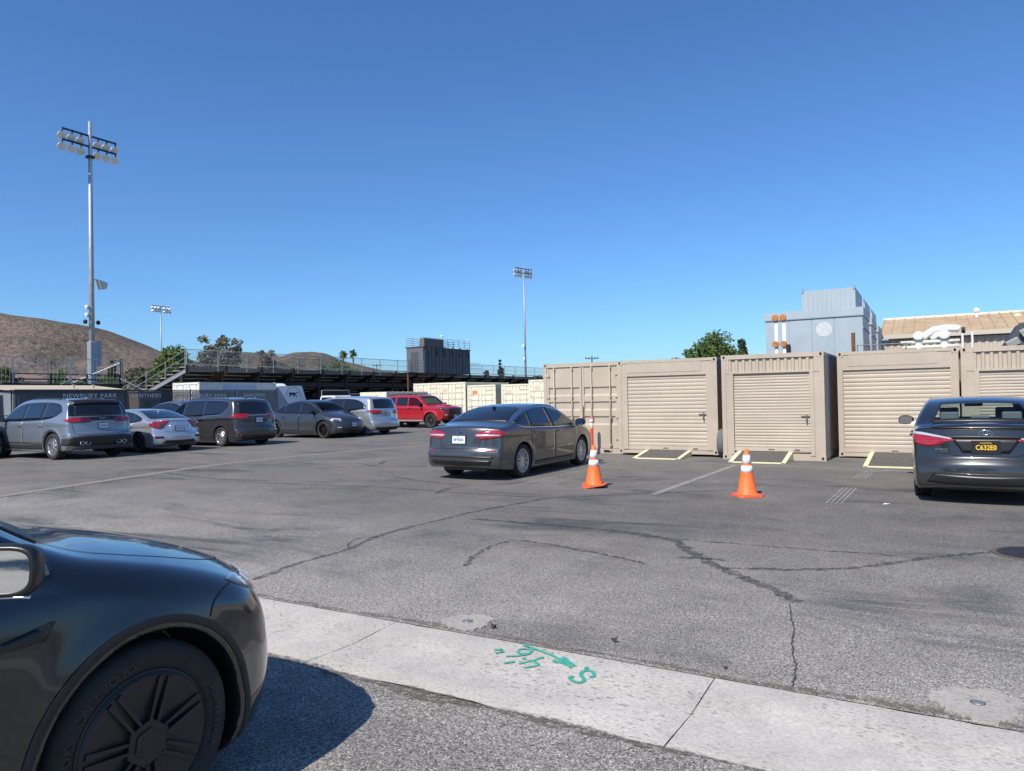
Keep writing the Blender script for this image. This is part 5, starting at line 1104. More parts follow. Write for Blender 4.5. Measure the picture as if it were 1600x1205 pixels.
# ---- electric crossover: used twice (dark grey one backed into the row, near-black one in the foreground)
def crossover(root, P, res, near):
    S = dict(W=1.92, H=1.62, res=res, axles=(-1.445, 1.445), rt=.356, Ra=.40, th=R(24), crown=.06, cf=.36, cr=.24, pf=.095, pr=.07, xpf=1.05, xpr=-1.2, k=.10, b1=.03, b2=.035, zm=.66, flare=.022, fw=.1, pw=2.6,
      top=[(-2.22,.28),(-2.32,.36),(-2.36,.5),(-2.35,.66),(-2.30,.80),(-2.26,.95),(-2.23,1.07),(-2.16,1.115),(-2.0,1.14),(-1.6,1.28),(-1.1,1.46),(-.6,1.57),(-.1,1.62),(.3,1.585),(.7,1.45),(1.0,1.29),(1.22,1.165),(1.4,1.09),(1.6,1.04),(1.82,.985),(2.05,.91),(2.2,.835),(2.285,.735),(2.32,.60),(2.325,.48),(2.30,.36),(2.24,.25)], bottom=[(2.0,.19),(1.0,.18),(-1.0,.18),(-2.0,.22)],
      belt=[(-2.4,1.06),(-1.2,1.03),(0,1.0),(1.0,.98),(1.5,.94),(2.3,.8)], crease=[([(-1.3,.42),(1.3,.38)], -.02, .025)])
    car = Car(S); sp = dict(top=[(1.2,1.06),(.9,1.22),(.55,1.40),(.1,1.50),(-.4,1.51),(-.9,1.44),(-1.3,1.33),(-1.75,1.16)], bot=[(1.2,1.04),(.6,1.045),(0,1.055),(-.6,1.07),(-1.2,1.09),(-1.75,1.145)], range=(-1.72, 1.18), panes=[((.05,.0),(1.16,1.12)), ((-.95,-.95),(.0,-.05)), ((-1.7,-1.62),(-.99,-.99))])
    if near: sp.update(top=[(1.145,1.07),(1.13,1.105),(1.07,1.15),(.92,1.24),(.55,1.40),(.1,1.50),(-.4,1.51),(-.9,1.44),(-1.3,1.33),(-1.75,1.16)], bot=[(1.145,1.05),(1.13,1.025),(1.07,1.012),(.6,1.03),(0,1.055),(-.6,1.07),(-1.2,1.09),(-1.75,1.145)], range=(-1.72, 1.15), panes=[((.05,.0),(1.13,1.13)), ((-.95,-.95),(.0,-.05)), ((-1.7,-1.62),(-.99,-.99))])
    _, T, B = dlo(car, S, root, sp, G_blk)
    if near: car.strip('window_trim', 'S', [(x, B(x)-.014) for x in np.linspace(.8, -1.6, 24)], .012, M_chrome, root, off=.007, straight=True, h=.003)
    pol = screen(car, 'windscreen', 'F', .58, 1.54, .74, 1.13, G_mid, root, cut=True, border=.05)
    car.body('body', P, root, pol); underbody(root, car); seats(root, car, .40, .05, -.85, M_int)
    screen(car, 'rear_window', 'B', .5, 1.5, .66, 1.16, G_blk, root)
    doors(car, root, P, [(.02, .80 if near else 1.12, 0), (-1.05, .0, 0)], B, .29, hz=.9)
    car.patch('headlamp', 135, [rf(1.86,-.86,.845), rf(2.04,-.82,.84), rf(2.21,-.66,.82)], [rf(1.92,-.88,.815), rf(2.1,-.85,.745), rf(2.28,-.68,.695)], mat('lamp_smoked', (.17, .19, .22), .06, .3, coat=1.) if near else M_clear, root, off=.005, n=16, k=4, bulge=.004)
    if near:
        for q_ in (0., .11, .21): car.patch('lamp_element', 135, [rf(1.95+q_*.9,-.835+q_*.75,.825-q_*.1), rf(2.0+q_*.9,-.815+q_*.75,.82-q_*.1)], [rf(1.955+q_*.9,-.845+q_*.75,.793-q_*.12), rf(2.01+q_*.9,-.825+q_*.75,.783-q_*.12)], M_clear, root, off=.013, straight=True, n=4, k=3)
    if not near: car.patch('headlamp_shade', 135, [rf(2.0,-.80,.79), rf(2.14,-.68,.765)], [rf(2.02,-.82,.76), rf(2.17,-.70,.72)], M_lampdk, root, off=.012, n=8, k=3, straight=True)
    car.patch('lower_grille', 'F', [(-.62,.42),(0,.44),(.62,.42)], [(-.55,.30),(0,.28),(.55,.30)], M_trim, root, mirror=False, off=.005, n=22, k=4)
    car.patch('chin', 'F', [(-.75,.29),(0,.27),(.75,.29)], [(-.7,.22),(0,.21),(.7,.22)], M_clad, root, mirror=False, off=.012, n=24, k=3)
    car.patch('fog_lamp', 135, [rf(2.15,-.78,.475), rf(2.24,-.62,.47)], [rf(2.15,-.78,.425), rf(2.24,-.62,.425)], M_clear, root, off=.006, straight=True, n=6, k=3)
    for ax in car.axles:
        car.strip('arch_trim', 'S', [(ax+.424*math.cos(t), .356+.424*math.sin(t)) for t in np.linspace(R(-20), R(200), 40)], .055, M_clad, root, off=.005, straight=True, h=.003)
    car.patch('rocker_cladding', 'S', [(-1.0,.29),(0,.28),(1.0,.29)], [(-1.0,.21),(0,.21),(1.0,.21)], M_clad, root, off=.008, n=20, k=3)
    car.patch('side_camera', 'S', [(.90,.845),(1.0,.862),(1.12,.885)], [(.90,.838),(1.0,.83),(1.085,.832)], M_trim, root, off=.012, thick=.01, n=10, k=3, straight=True)
    car.strip('hood_shut_line', 'T', [(1.12,-.70),(1.45,-.72),(1.8,-.68),(2.02,-.56),(2.13,-.38),(2.17,-.2),(2.18,0),(2.17,.2),(2.13,.38),(2.02,.56),(1.8,.68),(1.45,.72),(1.12,.70)], .007, M_seam, root, mirror=False, off=.0012)
    car.strip('fender_shut_line', 'S', [(1.70,.745),(1.73,.79),(1.79,.82),(1.86,.83)], .007, M_seam, root, off=.0012)
    car.patch('tail_lamp', 45, [rb(-1.95,-.86,1.05), rb(-2.2,-.72,1.06)], [rb(-1.98,-.88,.98), rb(-2.25,-.74,.93)], M_red, root, straight=True)
    licence_plate(car, root, .72, '8XRW315', M_blue, M_plate, size=.075)
    return car, T, B
P_mid = paint('paint_midnight', (.052, .06, .076), .55, .3)
root = thing('parked_crossover', (0, 0, 0), 0, 'dark grey electric crossover facing right beside the dark minivan', 'car'); car, T, B = crossover(root, P_mid, .027, False)
mirrors(root, car, .92, 1.05, P_mid); wheel_set(root, car, ('twin', 7, .15), .356, .25, .25, M_black_alloy)
licence_plate(car, root, .56, '8XRW315', M_blue, M_plate, view='F', size=.075)
rear_axle_place(root, car, (-24.75, 23.15), R(-2))

# ---- silver minivan
S = dict(W=1.98, H=1.75, res=.028, axles=(-1.5, 1.5), rt=.345, Ra=.39, th=R(17), crown=.06, cf=.35, cr=.22, pf=.09, pr=.05, xpf=1.3, xpr=-1.4, k=.085, b1=.04, b2=.02, zm=.7, flare=.012,
  top=[(-2.42,.26),(-2.52,.36),(-2.55,.5),(-2.53,.62),(-2.46,.72),(-2.43,.88),(-2.42,1.05),(-2.38,1.18),(-2.28,1.42),(-2.18,1.6),(-2.08,1.665),(-1.8,1.70),(-1.1,1.74),(-.3,1.75),(.4,1.71),(.9,1.56),(1.35,1.3),(1.65,1.14),(2.1,1.03),(2.4,.9),(2.54,.7),(2.58,.48),(2.53,.28)], bottom=[(2.3,.19),(1.2,.17),(-1.2,.17),(-2.3,.22)],
  belt=[(-2.6,1.12),(-1.2,1.06),(0,1.02),(1.4,.99),(2.5,.97)], crease=[([(-2.5,1.05),(-1.2,.99),(-.4,.86),(1.8,.84)], .022, .014), ([(-1.3,.45),(1.3,.4)], -.014, .02)])
P_sil2 = paint('paint_lunar_silver', (.52, .55, .58), .7, .28)
root = thing('parked_minivan', (0, 0, 0), 0, 'silver minivan with red tail lamps between the grey crossover and the red SUV', 'car'); car = Car(S)
car.body('body', P_sil2, root); underbody(root, car)
sp = dict(top=[(1.7,1.09),(1.4,1.27),(1.05,1.45),(.6,1.58),(0,1.625),(-.8,1.62),(-1.4,1.56),(-1.85,1.38),(-2.0,1.25)], bot=[(1.7,1.07),(1.2,1.08),(.4,1.09),(-.4,1.10),(-1.2,1.12),(-2.0,1.2)], range=(-1.95, 1.66), panes=[((.62,.56),(1.62,1.56),G_mid), ((-.5,-.52),(.52,.46)), ((-1.92,-1.8),(-.6,-.62))])
_, T, B = dlo(car, S, root, sp, G_blk); doors(car, root, P_sil2, [(.6, 1.6, 0), (-.55, .57, 0)], B, .3, hz=.95)
car.patch('rear_window', 'B', [(-.66,1.59),(0,1.61),(.66,1.59)], [(-.74,1.19),(0,1.18),(.74,1.19)], G_blk, root, mirror=False, off=.006, n=20, k=6)
car.patch('tail_lamp', 45, [rb(-2.0,-.94,1.1), rb(-2.3,-.88,1.12), rb(-2.41,-.7,1.12), rb(-2.43,-.42,1.10)], [rb(-2.05,-.95,1.07), rb(-2.33,-.9,.96), rb(-2.43,-.7,.93), rb(-2.43,-.42,.97)], M_red, root, off=.009, n=18, k=4, bulge=.006)
car.patch('garnish', 'B', [(-.42,1.09),(0,1.1),(.42,1.09)], [(-.42,1.04),(0,1.05),(.42,1.04)], M_chrome, root, mirror=False, off=.01, n=14, k=2)
car.patch('bumper_lower', 'B', [(-.8,.36),(0,.35),(.8,.36)], [(-.75,.27),(0,.26),(.75,.27)], M_trim, root, mirror=False, off=.004, n=22, k=3)
car.strip('gate_shut_line', 'B', [(-.84,1.1),(-.76,.8),(-.66,.66),(0,.65),(.66,.66),(.76,.8),(.84,1.1)], .01, M_seam, root, mirror=False)
licence_plate(car, root, .92, '8RTM551', M_blue, M_plate, size=.075); screen(car, 'windscreen', 'F', .62, 1.64, .8, 1.16, G_mid, root); mirrors(root, car, 1.3, 1.07, P_sil2); roof_fin(car, root, -1.7, P_sil2)
wheel_set(root, car, ('single', 8), .345, .235, .23, M_alloy); rear_axle_place(root, car, (-22.0, 25.3), 'W'); ODY = (root, car)

# ---- red off-road SUV
S = dict(W=1.92, H=1.80, res=.027, axles=(-1.395, 1.395), rt=.395, Ra=.455, th=R(13), crown=.05, cf=.2, cr=.14, pf=.07, pr=.04, xpf=1.5, xpr=-1.6, k=.06, b1=.03, b2=.015, zm=.8, flare=.04, fw=.1,
  top=[(-2.22,.5),(-2.33,.56),(-2.36,.68),(-2.33,.82),(-2.28,.95),(-2.26,1.15),(-2.20,1.45),(-2.12,1.66),(-2.02,1.73),(-1.5,1.77),(-.6,1.80),(.1,1.785),(.42,1.72),(.75,1.5),(1.02,1.3),(1.15,1.235),(1.6,1.20),(2.1,1.15),(2.28,1.08),(2.36,.95),(2.38,.75),(2.34,.58),(2.25,.5)], bottom=[(2.1,.42),(1.2,.36),(-1.2,.36),(-2.1,.44)],
  belt=[(-2.4,1.20),(0,1.17),(1.2,1.14),(2.4,1.1)], crease=[([(-2.3,1.0),(0,.98),(2.0,1.0)], .012, .012)])
P_red = paint('paint_red', (.48, .012, .022), .25, .28)
root = thing('parked_suv', (0, 0, 0), 0, 'bright red off-road SUV facing right in front of the cream containers', 'car'); car = Car(S)
sp = dict(top=[(1.0,1.22),(.7,1.42),(.42,1.6),(.0,1.655),(-.8,1.66),(-1.6,1.64),(-2.0,1.58)], bot=[(1.0,1.2),(.4,1.2),(-.4,1.21),(-1.2,1.22),(-2.0,1.24)], range=(-1.95, .95), panes=[((-.12,-.14),(.92,.88),G_mid), ((-1.0,-1.0),(-.2,-.22)), ((-1.9,-1.8),(-1.12,-1.1))])
_, T, B = dlo(car, S, root, sp, G_blk, frame=None); pol = screen(car, 'windscreen', 'F', .62, 1.70, .72, 1.27, G_mid, root, cut=True, border=.04)
car.body('body', P_red, root, pol); underbody(root, car, .4); seats(root, car, .6, .0, -.8, mat('seat_tan', (.3, .26, .18), .8)); doors(car, root, P_red, [(-.16, .95, 0), (-1.1, -.18, 0)], B, .5, hz=1.06, mh=M_trim)
car.patch('side_step', 'S', [(-.9,.43),(.9,.43)], [(-.9,.37),(.9,.37)], M_steel, root, off=.06, thick=.05, straight=True, n=20, k=2)
car.patch('grille', 'F', [(-.52,1.02),(0,1.04),(.52,1.02)], [(-.55,.74),(0,.72),(.55,.74)], M_trim, root, mirror=False, off=.01, n=18, k=5)
car.patch('lower_grille', 'F', [(-.6,.68),(0,.69),(.6,.68)], [(-.5,.52),(0,.52),(.5,.52)], M_trim, root, mirror=False, off=.008, n=18, k=3)
car.patch('headlamp', 135, [rf(1.95,-.9,1.08), rf(2.2,-.78,1.07), rf(2.3,-.58,1.03)], [rf(1.98,-.92,1.0), rf(2.22,-.8,.92), rf(2.33,-.58,.9)], M_lampdk, root, off=.008, n=10, k=3)
car.patch('hood_scoop', 'T', [(1.3,-.3),(1.9,-.26)], [(1.3,.3),(1.9,.26)], P_red, root, mirror=False, off=.05, thick=.04, straight=True, n=10, k=6)
car.patch('fog_lamp', 135, [rf(2.2,-.74,.72), rf(2.3,-.6,.72)], [rf(2.2,-.74,.66), rf(2.3,-.6,.66)], M_clear, root, off=.008, straight=True, n=5, k=2)
for sg in (-1, 1):
    pts = [car.cast('T', float(x), -.62*sg)[0]+Vector((0, 0, .06 if -1.75 < x < .1 else 0.)) for x in np.linspace(-1.9, .2, 9)]; MB().tube(pts, .02, 8).build('roof_rail', M_trim, root, smooth=True)
car.patch('rear_window', 'B', [(-.6,1.6),(.6,1.6)], [(-.68,1.25),(.68,1.25)], G_blk, root, mirror=False, straight=True); car.patch('tail_lamp', 45, [rb(-2.15,-.9,1.2), rb(-2.26,-.75,1.2)], [rb(-2.2,-.93,.95), rb(-2.28,-.75,.95)], M_red, root, straight=True)
licence_plate(car, root, .62, '8KLD229', M_blue, M_plate, view='F', size=.075); mirrors(root, car, .78, 1.19, P_red, .22, .2)
MB().add([(.52, -.55, 1.62), (.52, .55, 1.62), (.97, .62, 1.24), (.97, -.62, 1.24)], [(0, 1, 2, 3)]).build('sun_shade', mat('sunshade_yellow', (.62, .66, .3), .6), root)
wheel_set(root, car, ('vee', 6, .22), .395, .265, .225, M_dkalloy); rear_axle_place(root, car, (-25.75, 32.2), R(-3)); RUNNER = (root, car)

# ---- cars behind: only roofs and glass show
P_bs = paint('paint_slate_blue', (.14, .165, .2), .6, .3)
def copycar(src, paintmat, old, label, p, head):
    """another car of the same kind of body in another colour"""
    r0, car = src; t = thing(r0.name.split('.')[0], (0, 0, 0), 0, label, 'car')
    def rec(o, par):
        c = o.copy(); link(c); c.parent = par
        if o.type == 'MESH' and any(s and s.name == old for s in o.data.materials):
            c.data = o.data.copy()
            for i, s in enumerate(c.data.materials):
                if s and s.name == old: c.data.materials[i] = paintmat
        for k in list(o.children): rec(k, c)
    for k in list(r0.children): rec(k, t)
    rear_axle_place(t, car, p, head); return t
copycar(CIVIC, P_bs, 'paint_silver', 'slate blue car behind the silver sedan, only its cabin showing', (-30.4, 20.9), 'E').scale = (1.05, 1.05, 1.2)
copycar(ACADIA, paint('paint_pale_blue', (.3, .36, .42), .6, .3), 'paint_bluish_silver', 'pale SUV cut off by the left edge beside the silver SUV', (-25.2, 10.3), 'W').scale = (.93, .93, .88)
copycar(CIVIC, paint('paint_navy', (.02, .03, .05), .5, .3), 'paint_silver', 'navy car behind the silver minivan, only its roof showing', (-29.6, 34.0), 'E').scale = (1.05, 1.05, 1.2)
# white pickup behind the grey crossover
M_white = paint('paint_white', (.78, .78, .77), 0., .35)
t = thing('parked_pickup', (-30.6, 32.2, 0), 0, 'white pickup truck behind the grey crossover, cab showing', 'car')
pk = MB().prism([(-2.6,.45),(2.6,.45),(2.65,.75),(2.55,1.05),(1.2,1.15),(.95,1.18),(-.75,1.16),(-.8,1.12),(-2.65,1.12)], 'y', -.95, .95).build('body', M_white, t, bevel=.06)
cb = MB(); lo = [(-.78, -.92, 1.14), (1.0, -.92, 1.14), (1.0, .92, 1.14), (-.78, .92, 1.14)]; hi = [(-.66, -.74, 1.86), (.35, -.74, 1.86), (.35, .74, 1.86), (-.66, .74, 1.86)]
cb.add(lo+hi, [(3, 2, 1, 0), (4, 5, 6, 7), (0, 1, 5, 4), (1, 2, 6, 5), (2, 3, 7, 6), (3, 0, 4, 7)]); cb.build('cab', M_white, t, bevel=.05)
for sg in (-1, 1): MB().add([(-.6, sg*.905, 1.2), (.74, sg*.905, 1.2), (.3, sg*.775, 1.77), (-.56, sg*.775, 1.77)], [(0, 1, 2, 3) if sg < 0 else (3, 2, 1, 0)]).build('side_window', G_blk, t)
MB().add([(.965, -.8, 1.2), (.965, .8, 1.2), (.44, .68, 1.79), (.44, -.68, 1.79)], [(0, 1, 2, 3)]).build('windscreen', G_blk, t)
for x in (-1.75, 1.75):
    for y in (-.85, .85): MB().lathe([(0, -.12), (.24, -.12), (.36, -.12), (.38, -.08), (.38, .08), (.36, .12), (.24, .12), (0, .12)], 28, c=(x, y, .38), axis='y').build('wheel', M_tyre, t, smooth=False)
# ---- foreground: near-black electric crossover, only its front right corner in frame
P_near = paint('paint_deep_blue_black', (.007, .0078, .0105), .2, .22)
root = thing('parked_crossover', (0, 0, 0), 0, 'dark blue-black electric crossover in the left foreground, front wheel and mirror showing', 'car'); car, T, B = crossover(root, P_near, .016, True)
M_msil = mat('mirror_silver', (.85, .87, .88), .02, 1.)
for sg in (-1, 1):      # door mirrors: rounded shell, black bezel, glass turned outwards
    cx, cy, cz = .885, 1.085*sg, 1.108; a = R(35); ex = Vector((math.sin(a), sg*math.cos(a), 0)); nn = Vector((-math.cos(a), sg*math.sin(a), .075)).normalized(); c = Vector((cx, cy, cz)); up = (Vector((0, 0, 1))-nn*nn.z).normalized()
    def rr(hw, hh, d, k=28): return [c+ex*(hw*(abs(math.cos(t))**.55)*(1 if math.cos(t) > 0 else -1))+up*(hh*(abs(math.sin(t))**.55)*(1 if math.sin(t) > 0 else -1))+nn*d for t in [2*math.pi*i/k for i in range(k)]]
    prof = [(.098, .06, .004), (.104, .066, .008), (.112, .074, .002), (.115, .078, -.02), (.108, .072, -.06), (.085, .055, -.095), (.045, .03, -.112)]; V_ = []; F_ = []
    for q in prof: V_ += rr(*q)
    for i in range(len(prof)-1):
        for j in range(28): F_.append((i*28+j, i*28+(j+1) % 28, (i+1)*28+(j+1) % 28, (i+1)*28+j))
    F_.append(tuple((len(prof)-1)*28+j for j in range(28)))
    if sg > 0: F_ = [tuple(reversed(f)) for f in F_]
    sh = mobj('side_mirror', V_, F_, M_trim, root, smooth=True)
    g = rr(.099, .061, .003); mobj('mirror_glass', g, [tuple(range(28))], M_msil, sh)
    MB().tube([c-nn*.05-Vector((0, 0, .05)), Vector((cx-.02, sg*.9, .99))], [.03, .045], 10).build('mirror_arm', M_trim, sh, smooth=True)
    st_ = [c+ex*(.1*(2*i/10-1))+Vector((0, 0, -.074))+nn*.004 for i in range(11)]; MB().tube(st_, .005, 6).build('mirror_bright_line', M_chrome, sh, smooth=True)  # bright line under the mirror, shaped as a thin chrome tube
W0 = wheel_set(root, car, ('cover', 5), .356, .25, .25, M_clad)
# aero wheel covers: dished disc with raised hexagon hub and five grooved spokes, lettering moulded on the tyre
M_cov = mat('wheel_cover_grey', (.02, .019, .019), .45, .1)
wheels = [o for o in root.children if o.name.startswith('wheel') and 'housing' not in o.name]
def cover_mesh():
    mb = MB(); f0 = -.115; mb.lathe([(.247, f0+.02), (.246, f0-.004), (.235, f0-.012), (.2, f0-.008), (.12, f0+.004), (.09, f0+.004), (0, f0+.004)], 60, axis='y')
    def slab(pts, y0, y1):
        n = len(pts); v = [(a, y1, b) for a, b in pts]+[(a*1.02, y0, b*1.02) for a, b in pts]; mb.add(v, [tuple(range(n)), ]+[(i, (i+1) % n, n+(i+1) % n, n+i) for i in range(n)])
        mb.f[-n-1] = tuple(reversed(mb.f[-n-1])) if False else mb.f[-n-1]
    hexa = [(.085*math.cos(R(60*k+20)), .085*math.sin(R(60*k+20))) for k in range(6)]; slab(hexa, f0+.006, f0-.016)
    hexb = [(.055*math.cos(R(60*k+20)), .055*math.sin(R(60*k+20))) for k in range(6)]; slab(hexb, f0-.016, f0-.021)
    for k in range(7):
        a = 2*math.pi*k/7+.35; d = np.array([math.cos(a), math.sin(a)]); q = np.array([-d[1], d[0]])
        for s_, w0, w1 in ((1, .010, .020), (-1, .010, .020)):
            p0 = d*.075+q*s_*.016; p1 = d*.228+q*s_*.019; pts = [p0-q*w0/2, p1-q*w1/2, p1+q*w1/2, p0+q*w0/2]; slab([tuple(p) for p in pts], f0+.006, f0-.019)
    return mb
cov = cover_mesh().build('wheel_cover', M_cov, wheels[0]); autosmooth(cov, 30)
def tyre_text(txt, a0, r, size):
    """moulded lettering set letter by letter round the sidewall, facing outwards (-y)"""
    objs = []; a = a0
    for ch in txt:
        if ch == ' ': a -= size*.5/r; continue
        M = basis((r*math.cos(a), -.128, r*math.sin(a)), (math.sin(a), 0, -math.cos(a)), (math.cos(a), 0, math.sin(a)))
        objs.append((ch, M)); a -= size*(.35 if ch == 'I' else .86)/r
    return objs
M_txt = mat('tyre_lettering', (.024, .024, .024), .6)
for ch, M in tyre_text('HANKOOK', R(205), .292, .042)+tyre_text('ION EVO AS', R(146), .292, .036)+tyre_text('HANKOOK', R(20), .292, .042):
    text_mesh('tyre_letter', ch, .042, M_txt, wheels[0], M, .0015, bold=.001)
tl = [o for o in wheels[0].children if o.name.startswith(('wheel_cover', 'tyre_letter'))]
for w_ in wheels[1:]:
    for p in tl: copy_obj(p, w_)
for w_ in wheels:
    if w_.location.x > 0: w_.rotation_euler = (0, 0, w_.rotation_euler.z)
rear_axle_place(root, car, (-3.41, -1.28), 'N'); NEAR = root
# ------------------------------------------------------------------ cream containers in the middle distance
M_crm = mat('cream_container_paint', (.72, .68, .53), .6, var=.06, vscale=1.2, dirt=(.5, .42, .3), dscale=1.6, damt=.35); M_org = mat('orange_decal', (.75, .22, .08), .6); M_pnk = mat('faded_decal', (.68, .48, .4), .7)
cream = [(-33.0, -30.6, 42.6, 2.69, 'cream container with faded decal, leftmost behind the red SUV', M_pnk), (-30.35, -28.0, 42.0, 2.68, 'cream container with a pale decal, second from the left behind the red SUV', M_pnk), (-27.85, -25.55, 42.0, 2.44, 'cream container with an orange decal in the middle distance', M_org), (-25.1, -22.85, 42.0, 2.43, 'cream container with a faded orange decal beside the orange one', M_pnk), (-22.65, -20.3, 41.4, 2.66, 'tall cream container half hidden by the beige container corner', M_pnk)]
for (x0, x1, y, zt, lab, md) in cream:
    t = container(x0, x1, y, .0, zt, 6.0, lab, 'doors', 'cream cargo containers', m=M_crm)
    w = x1-x0; box('decal', -w*.32, -w*.32+.42, -3.0+.02, -3.0+.03, zt-.62, zt-.38, md, t); box('decal', w*.14, w*.14+.6, -2.98, -2.972, zt-.42, zt-.33, mat('grey_decal', (.45, .43, .38), .7), t)
# ------------------------------------------------------------------ fence with printed windscreen
M_pole = mat('fence_pipe_dark', (.03, .032, .035), .6); M_screen = seethru('windscreen_fabric', (.06, .068, .076), .78); M_link = seethru('chain_link', (.12, .12, .125), .22); M_print = mat('windscreen_print', (.62, .64, .66), .8)
fx = -33.
fence = thing('windscreen_fence', (fx, 20, 0), 0, 'dark chain-link fence with printed windscreen behind the parked row', 'fence'); Y0, Y1 = -4, 29.6
n = 12; st = (Y1-Y0)/n
for i in range(n+1):
    MB().tube([(0, Y0+st*i-20, 0), (0, Y0+st*i-20, 2.28)], .03, 8).build('post', M_pole, fence, smooth=True)
MB().tube([(0, Y0-20, 2.24), (0, Y1-20, 2.24)], .022, 8).build('top_rail', M_pole, fence, smooth=True); MB().tube([(.02, Y0-20, 1.2), (.02, Y1-20, 1.2)], .018, 8).build('middle_rail', M_pole, fence, smooth=True)
for i in range(n):
    a, b = Y0+st*i+.04-20, Y0+st*(i+1)-.04-20
    sc = (a+20) > 15.5
    if not sc and b+20 > 16: MB().add([(.035, 16-20, .1), (.035, b, .1), (.035, b, 2.2), (.035, 16-20, 2.2)], [(0, 1, 2, 3)]).build('windscreen_panel', M_screen, fence)
    if sc: MB().add([(.035, a, .1), (.035, b, .1), (.035, b, 2.2), (.035, a, 2.2)], [(0, 1, 2, 3)]).build('windscreen_panel', M_screen, fence)
    MB().add([(0, a, .03), (0, b, .03), (0, b, 2.22), (0, a, 2.22)], [(0, 1, 2, 3)]).build('chain_link_panel', M_link, fence)
for (txt, yc, z, sz) in (('NEWBURY PARK', 18.85, 1.99, .27), ('PANTHERS', 21.55, 1.97, .27), ('NEWBURY PARK', 24.95, 1.95, .27), ('PANTHERS', 28.05, 1.95, .25)):
    text_mesh('windscreen_lettering', txt, sz, M_print, fence, basis((.045, yc-20, z), (0, 1, 0), (0, 0, 1)), .002, sx=1.08, spacing=1.15, bold=.0)
fence2 = thing('screened_gate', (fx-2, 38, 0), 0, 'dark screened fence panels behind the white pickup', 'fence')
for (a, b, h) in ((35.3, 37.9, 2.25), (38.0, 41.2, 2.0), (41.3, 45.0, 1.95)):
    MB().tube([(0, a-38, 0), (0, a-38, h), (0, b-38, h), (0, b-38, 0)], .035, 8).build('gate_frame', M_steel, fence2); MB().add([(.0, a-38, .1), (.0, b-38, .1), (.0, b-38, h-.03), (.0, a-38, h-.03)], [(0, 1, 2, 3)]).build('windscreen_panel', seethru('gate_fabric', (.02, .022, .024), .88), fence2)
# shed, tan cabinet, cream container and trailer behind the fence
M_tanroof = mat('tan_roof', (.48, .4, .3), .7, var=.08, vscale=.8); M_slate = mat('slate_wall', (.25, .28, .31), .7, var=.1, vscale=1)
t = thing('storage_shed', (-38.5, 20.4, 0), 0, 'low storage shed with a tan roof behind the fence at the left', 'shed')
MB().box(-1.5, 1.4, -2.7, 2.6, 0, 2.28).build('wall', M_slate, t); corr_panel('wall_cladding', 'y', -2.7, 2.6, 1.44, .05, 2.28, .3, .03, M_slate, t)
MB().prism([(-1.7, 2.66), (1.55, 2.36), (1.6, 2.29), (-1.7, 2.56)], 'y', -2.85, 2.75).build('roof', M_tanroof, t); box('fascia', 1.61, 1.64, -2.85, 2.75, 2.2, 2.37, mat('fascia_dark', (.05, .045, .04), .7), t)
for y in (.3, 1.3): MB().lathe([(.05, 2.4), (.05, 2.58), (.09, 2.59), (.09, 2.62), (0, 2.63)], 10, c=(.8, y, 0)).build('roof_vent', M_tanroof, t)
t = thing('storage_container', (-39.5, 14.6, 0), 0, 'cream container end seen through the bare fence at the far left', 'container'); MB().box(-1.2, 1.2, -2.5, 2.8, .1, 2.45).build('shell', M_crm, t); corr_panel('side_panel', 'y', -2.4, 2.7, 1.23, .2, 2.35, .28, .035, M_crm, t); box('top_rail', 1.2, 1.27, -2.5, 2.8, 2.36, 2.47, M_crm, t)
t = thing('utility_cabinet', (-36.8, 23.7, 0), 0, 'tan utility cabinet standing behind the fence', 'cabinet'); box('cabinet_body', -.8, .8, -.62, .62, 0, 2.2, mat('cabinet_tan', (.46, .37, .28), .6, var=.08), t, bevel=.02); box('cabinet_door', .8, .82, -.3, .3, 1.1, 1.75, mat('cabinet_brown', (.3, .22, .17), .6), t); box('cabinet_roof', -.86, .87, -.68, .68, 2.2, 2.26, mat('cabinet_tan', (.46, .37, .28)), t)
t = container(-38.4, -36.0, 26.75, .1, 2.76, 5.6, 'white cargo container behind the fence with printed windscreen', 'doors', 'cream cargo containers', m=mat('white_container_paint', (.72, .71, .66), .6, var=.05, vscale=1., dirt=(.5, .46, .38), dscale=1.5, damt=.3))
box('decal', 1.2, 1.206, -1.2, 1.2, 2.3, 2.6, mat('sky_decal', (.45, .55, .68), .6), t)
t = thing('show_trailer', (-35.9, 33.8, 0), 0, 'white slanted trailer panel with a dark panther emblem', 'trailer'); M_tw = mat('trailer_white', (.74, .76, .78), .4)
MB().prism([(-1.35, 2.55), (.62, 2.58), (1.45, .45), (.15, .45)], 'x', -.06, 0.).build('front_panel', M_tw, t); MB().prism([(-1.35, 2.5), (.3, 2.5), (1.2, .5), (-1.35, .5)], 'x', -2.3, -.061).build('box', mat('trailer_grey', (.3, .33, .37), .5), t)
cat = [(-.42,1.80),(-.40,1.86),(-.33,1.89),(-.26,1.86),(-.1,1.87),(.1,1.86),(.2,1.83),(.3,1.87),(.43,1.86),(.45,1.89),(.32,1.905),(.2,1.86),(.14,1.80),(.2,1.70),(.3,1.63),(.34,1.56),(.29,1.56),(.23,1.62),(.1,1.70),(.04,1.62),(.1,1.57),(.04,1.56),(-.03,1.63),(-.04,1.72),(-.17,1.72),(-.22,1.63),(-.19,1.56),(-.25,1.56),(-.28,1.64),(-.27,1.72),(-.34,1.65),(-.40,1.57),(-.44,1.59),(-.37,1.70),(-.35,1.76)]
MB().add([(.004, y+.02-.12, z+.27) for y, z in cat], [tuple(range(len(cat)))]).build('panther_emblem', mat('emblem_black', (.02, .02, .022), .6), t)
